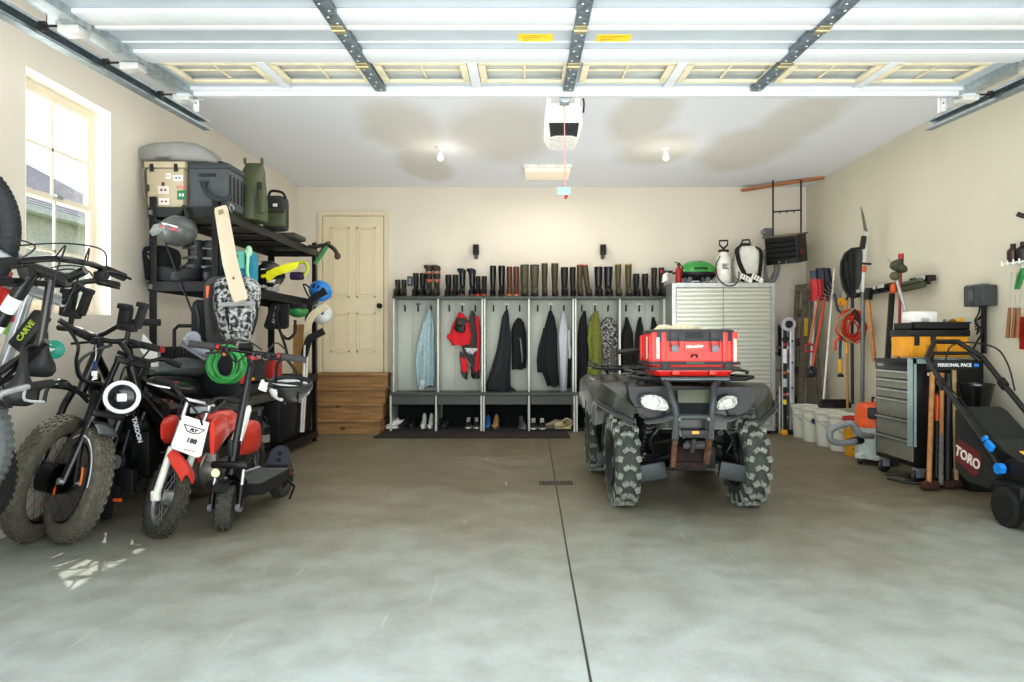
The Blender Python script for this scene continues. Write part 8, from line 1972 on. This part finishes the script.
# --- blue and white helmets at the far post
for px, py, col, lb, nm in ((320.5, 291, '#1f7fd0', 'bright blue helmet hanging outside the far end of the rack', 'bike_helmet'), (321, 313.5, '#c7d0cf', 'pale white helmet hanging below the blue helmet', 'bike_helmet')):
    c = P(px, py, 7.5); t = thing(nm, lb, 'helmet', (c.x, c.y, c.z-.12), world=True)
    MB(Matrix.Translation(c) @ RY(25)).ell((0, 0, 0), (.125, .14, .115), n=24, m=12).build('shell', mat('helm_'+col.strip('#'), col, .35, coat=.2), t)
    m = MB(Matrix.Translation(c) @ RY(25)); 
    for k in range(3): m.box((-.05+.05*k, -.125, .03), (.018, .03, .05), RX(25), bev=.006)
    m.build('vents', BLK, t)
    tb(t, 'strap', [c+V(-.11, 0, .03), c+V(-.19, 0, .08), c+V(-.13, 0, -.06), c+V(-.08, -.02, -.08)], .009, mat('webbing_black', ''), sm=3, n=6)
# --- hockey sticks and field stick standing at far post
def stick(label, pts, r, m_, bm_, bl):
    t = thing('hockey_stick', label, 'stick', tuple(P(*pts[0])), world=True, group='hockey sticks at the far rack post')
    p = [P(*q) for q in pts]; MB().tube(p, r, n=8).build('shaft', m_, t)
    q = [P(*v_) for v_ in bl]; m = MB()
    for a, c in zip(q, q[1:]): m.beam(a, c, .018, .075, up=(0, 0, 1) if abs((c-a).normalized().z) < .8 else (0, 1, 0), bev=.004)
    m = MB(); m.tube(q, .036, n=8, sm=4, flat=1).bm.free(); m = MB()
    pts2 = cat(q, 5); rings = []
    for i, pp in enumerate(pts2):
        tg = (pts2[min(i+1, len(pts2)-1)]-pts2[max(i-1, 0)]).normalized(); nn = tg.cross(V(0, 1, 0)).normalized()
        rings.append([pp+nn*.036+V(0, .01, 0), pp+nn*.036+V(0, -.01, 0), pp-nn*.036+V(0, -.01, 0), pp-nn*.036+V(0, .01, 0)])
    m.loft(rings); m.build('blade', bm_, t)
stick('hockey stick with black taped blade curving over the blue helmet', [(304, 425, 7.30), (309, 320, 7.28)], .018, mat('stick_dark', '#2a2b2c', .5), BLK, [(308.5, 325, 7.28), (309, 305, 7.26), (314, 298, 7.26), (326, 291, 7.26)])
stick('hockey stick with cream blade curving over the white helmet', [(303, 432, 7.2), (308, 345, 7.18)], .014, mat('stick_white', '#cfcfc6', .5), mat('stick_cream', '#d3c9a8', .5), [(307, 350, 7.18), (308, 326, 7.17), (314, 314, 7.17), (327, 306, 7.17)])
stick('hockey stick with short black blade end lowest of the three', [(301, 432, 7.1), (305, 345, 7.1)], .014, mat('stick_white', ''), BLK, [(304, 356, 7.1), (309, 340, 7.1), (314, 336, 7.1), (324, 331, 7.1)])
# --- brown handlebar end with green tool at the rack top right
t = thing('bow', 'dark curved bow arm resting across the far rack top corner', 'bow', tuple(P(325, 250, 7.5)), world=True)
tb(t, 'limb', [P(292, 237, 7.5), P(302, 244, 7.5), P(312, 247, 7.5), P(326, 245, 7.5), P(334, 249, 7.5), P(338, 256, 7.5)], .022, mat('dark_brown', '#3d332c', .5), sm=4); MB().ell(P(337.5, 256, 7.5), (.035, .03, .04)).build('grip_knob', mat('brown_knob', '#5b4436', .6), t)
t = thing('bungee_cord', 'green looped bungee handle hanging from the bow arm', 'cord', tuple(P(316, 262, 7.45)), world=True)
tb(t, 'cord', [P(327, 246, 7.44), P(322, 254, 7.44), P(316, 262, 7.44), P(314.5, 264, 7.44)], .022, GREEN, n=8, sm=3); tb(t, 'loop', [P(327, 247, 7.43), P(330, 243, 7.43), P(326, 243, 7.43), P(317, 256, 7.43)], .008, BLK, sm=3, n=6)
# --- black boards hanging under second shelf
t = thing('black_case', 'flat black case with pale lettering hanging under the second shelf', 'case', tuple(P(275, 330, 6.2)), world=True)
q = [(271, 304), (288, 304), (287.5, 327), (284, 329), (266, 329), (263.5, 326)]
A = [P(x, y, 6.1) for x, y in q]; MB().loft([A, [p+V(0, .04, 0) for p in A]]).build('case', mat('case_black', '#151617', .5), t)
text_mb('ALPINE', .05, Matrix.Translation(P(275.5, 315, 6.09)) @ frame_m((0, 0, 0), (.25, 0, .95), (-.95, 0, .25)), .002).build('lettering', mat('lettering_silver', ''), t)
tb(t, 'strap', [P(279, 304, 6.08), P(276, 318, 6.06), P(285, 345, 6.1), P(288, 360, 6.1)], .012, mat('webbing_black', ''), sm=3)
t = thing('skate_helmet', 'green skateboard helmet hanging under the second shelf', 'helmet', tuple(P(299, 318, 6.8)), world=True)
c = P(298, 311, 6.8); MB().ell(c, (.10, .10, .065), cut=(-1, .3)).build('shell', GREEN, t); MB().box(c+V(0, -.02, .04), (.16, .12, .06), bev=.02).build('padding', BLK, t)
t = thing('hoop', 'black hoop hanging at the far end under the second shelf', 'hoop', tuple(P(292, 335, 6.8)), world=True)
tb(t, 'hoop', [P(295, 320, 6.9), P(295, 332, 6.9), P(288, 339, 6.9), P(281, 334, 6.9)], .014, BLK, sm=4)
t = thing('plywood_sheet', 'plywood offcut standing inside the rack below the second shelf', 'board', tuple(P(298, 386, 7.4)), world=True)
MB().bx((on(293, 7.45), 7.45, ZSH[1]+EPS), (on(308, 7.45), 7.47, 1.30)).build('sheet', mat('plywood', '#b48a52', .7, var=.15), t)
# --- black wire crate near end on third shelf region
z = ZSH[1]+EPS
t = thing('wire_crate', 'black ribbed crate with hoop handle on the third shelf by the wall', 'crate', (on(170, 5.35), 5.4, z), world=True)
x0, x1 = -2.80, -2.47; 
MB().bx((x0, 5.24, z), (x1, 5.6, z+.32), bev=.012).build('box', mat('crate_black', '#1d1f20', .6), t)
m = MB(); [m.box((x0+.02+.028*i, 5.236, z+.16), (.012, .012, .29), bev=.003) for i in range(11)]; m.build('ribs', BLK, t)
tb(t, 'hoop_handle', [(x0+.11, 5.24, z+.30), (x0+.11, 5.24, z+.45), (x0+.14, 5.24, z+.48), (x1-.03, 5.24, z+.48), (x1-.0, 5.24, z+.45), (x1-.0, 5.24, z+.30)], .014, BLK, n=8)
t = thing('white_paper', 'crumpled white plastic sheet behind the halo light bike handlebar', 'sheet', tuple(P(150, 360, 4.4)), world=True)
q = [P(140, 349, 4.62), P(143, 334, 4.62), P(156, 349, 4.6), P(158, 368, 4.6), P(150, 366, 4.6)]; MB().loft([q, [p+V(0, .012, 0) for p in q]]).build('sheet', WHITE, t)
# --- green hose coil
gh = thing('garden_hose', 'bright green hose coil hanging from the rack below the packs', 'hose', tuple(P(226, 386, 4.75)), world=True)
c = P(226, 364.5, 4.82); rg = random.Random(3); m = MB(); 
for i in range(13):
    rx, rz = .075+rg.random()*.06, .09+rg.random()*.045; ox_, oz_ = rg.uniform(-.03, .03), rg.uniform(-.008, .008)
    m.tube([c+V(ox_+rx*math.cos(a), .035*math.sin(a+i)+rg.uniform(-.002, .002), oz_+rz*math.sin(a)) for a in [2*PI*j/20 for j in range(20)]], .0085, n=7, closed=True)
m.build('coil', mat('hose_green', '#3c9c4c', .45), gh); MB().cyl(c+V(0, -.05, .11), c+V(.01, -.05, .06), .018).build('brass_fitting', mat('brass', '#a3653a', .35, .7), gh)
# --- stuff on third shelf (red cans, boxes) and below
items = [('fuel_can', 'red fuel can behind the scooter stem on the third shelf', 263, 372, 5.7, .19, .16, '#c0261f'), ('tool_bag', 'red bag at the far end of the third shelf', 292, 366, 6.5, .20, .18, '#a8231f'), ('black_bin', 'black bin beside the red fuel can on the third shelf', 277, 368, 6.1, .18, .20, '#1d1f20')]
for nm, lb, px, py, Y, w_, h_, col in items:
    x = min(on(px, Y), -2.45); t = thing(nm, lb, nm.replace('_', ' '), (x, Y, z), world=True); cm_ = mat('itm'+col.strip('#'), col, .45)
    MB().box((x, Y, z+h_/2), (w_, .26, h_), bev=.025).build('body', cm_, t)
    tb(t, 'carry_handle', [(x-.05, Y-.02, z+h_-.005), (x-.04, Y-.02, z+h_+.04), (x+.04, Y-.02, z+h_+.04), (x+.05, Y-.02, z+h_-.005)], .010, BLK, n=8)
    MB().cyl((x+.06, Y-.08, z+h_-.01), (x+.065, Y-.09, z+h_+.03), .02).build('spout_cap', BLK if col != '#1d1f20' else GREYP, t)
t = thing('grey_thermos', 'light grey bottle standing before the red fuel can', 'bottle', tuple(P(256, 380, 4.9)), world=True)
c = P(257.5, 380, 5.3); c.z = z; c.x = -2.40+.0; MB().lathe([(0, 0), (.035, 0), (.037, .01), (.037, .2), (.025, .22), (0, .22)], c+V(.02, 0, 0)).build('bottle', mat('grey_light_blue', '#8c9399', .4), t); MB().lathe([(0, 0), (.026, 0), (.026, .035), (0, .035)], c+V(.02, 0, .22)).build('cap', BLK, t)
MB().box(P(252.8, 379, 5.15), (.02, .01, .02)).build('yellow_tag', YEL, t)
z = ZSH[0]+EPS
for k, (y0, y1, h_, col, lb) in enumerate(((5.25, 5.62, .42, '#17191b', 'black storage tote at the near bottom of the rack'), (5.72, 6.15, .38, '#1f2123', 'black storage tote second from the near end on the rack bottom'), (6.6, 7.05, .42, '#15171a', 'tall black storage tote toward the far bottom of the rack'), (7.1, 7.58, .50, '#101214', 'black storage tote at the far bottom end of the rack'))):
    t = thing('storage_tote', lb, 'tote', (-2.6, (y0+y1)/2, z), world=True); cm_ = mat('tote'+str(k), col, .5)
    MB().box((-2.6, (y0+y1)/2, z+h_/2), (.46, y1-y0, h_), bev=.02, taper=(1.05, 1.05)).build('body', cm_, t)
    MB().box((-2.6, (y0+y1)/2, z+h_+.012), (.50, y1-y0+.02, .03), bev=.01).build('lid', mat('tote_lid', '#2b2d30', .5) if k != 1 else mat('tote_lid_olive', '#4c4f42', .5), t)
    for yy in (y0+.1, y1-.1): MB().box((-2.355, yy, z+h_-.02), (.015, .04, .06), bev=.004).build('latch', GREYP, t)
t = thing('canister', 'small black canister with white label on the rack bottom shelf', 'canister', (-2.42, 6.32, z), world=True)
MB().lathe([(0, 0), (.07, 0), (.075, .01), (.075, .2), (.05, .23), (.03, .25), (0, .25)], (-2.44, 6.32, z)).build('body', BLK, t); MB().torus((-2.44, 6.32, z+.25), .05, .008, RX(90)).build('ring_handle', BLK, t)
MB().lathe([(0, .0), (.076, 0), (.076, .07), (0, .07)], (-2.44, 6.32, z+.06), sx=1, sy=1).build('label_band', mat('label_dull', '#8d8a80', .6), t)
t = thing('long_case', 'long olive grey hard case lying across the lower totes', 'case', (-2.5, 6.3, .6), world=True)
MB().bx((-2.62, 5.75, .553), (-2.38, 7.0, .64), bev=.02).build('body', mat('case_olive_grey', '#55584c', .5), t)
for yy in (5.95, 6.4, 6.85): MB().box((-2.372, yy, .6), (.016, .05, .05), bev=.005).build('latch', SIL, t)
bpy.data.objects.remove(bpy.data.objects['cardboard_liner'])
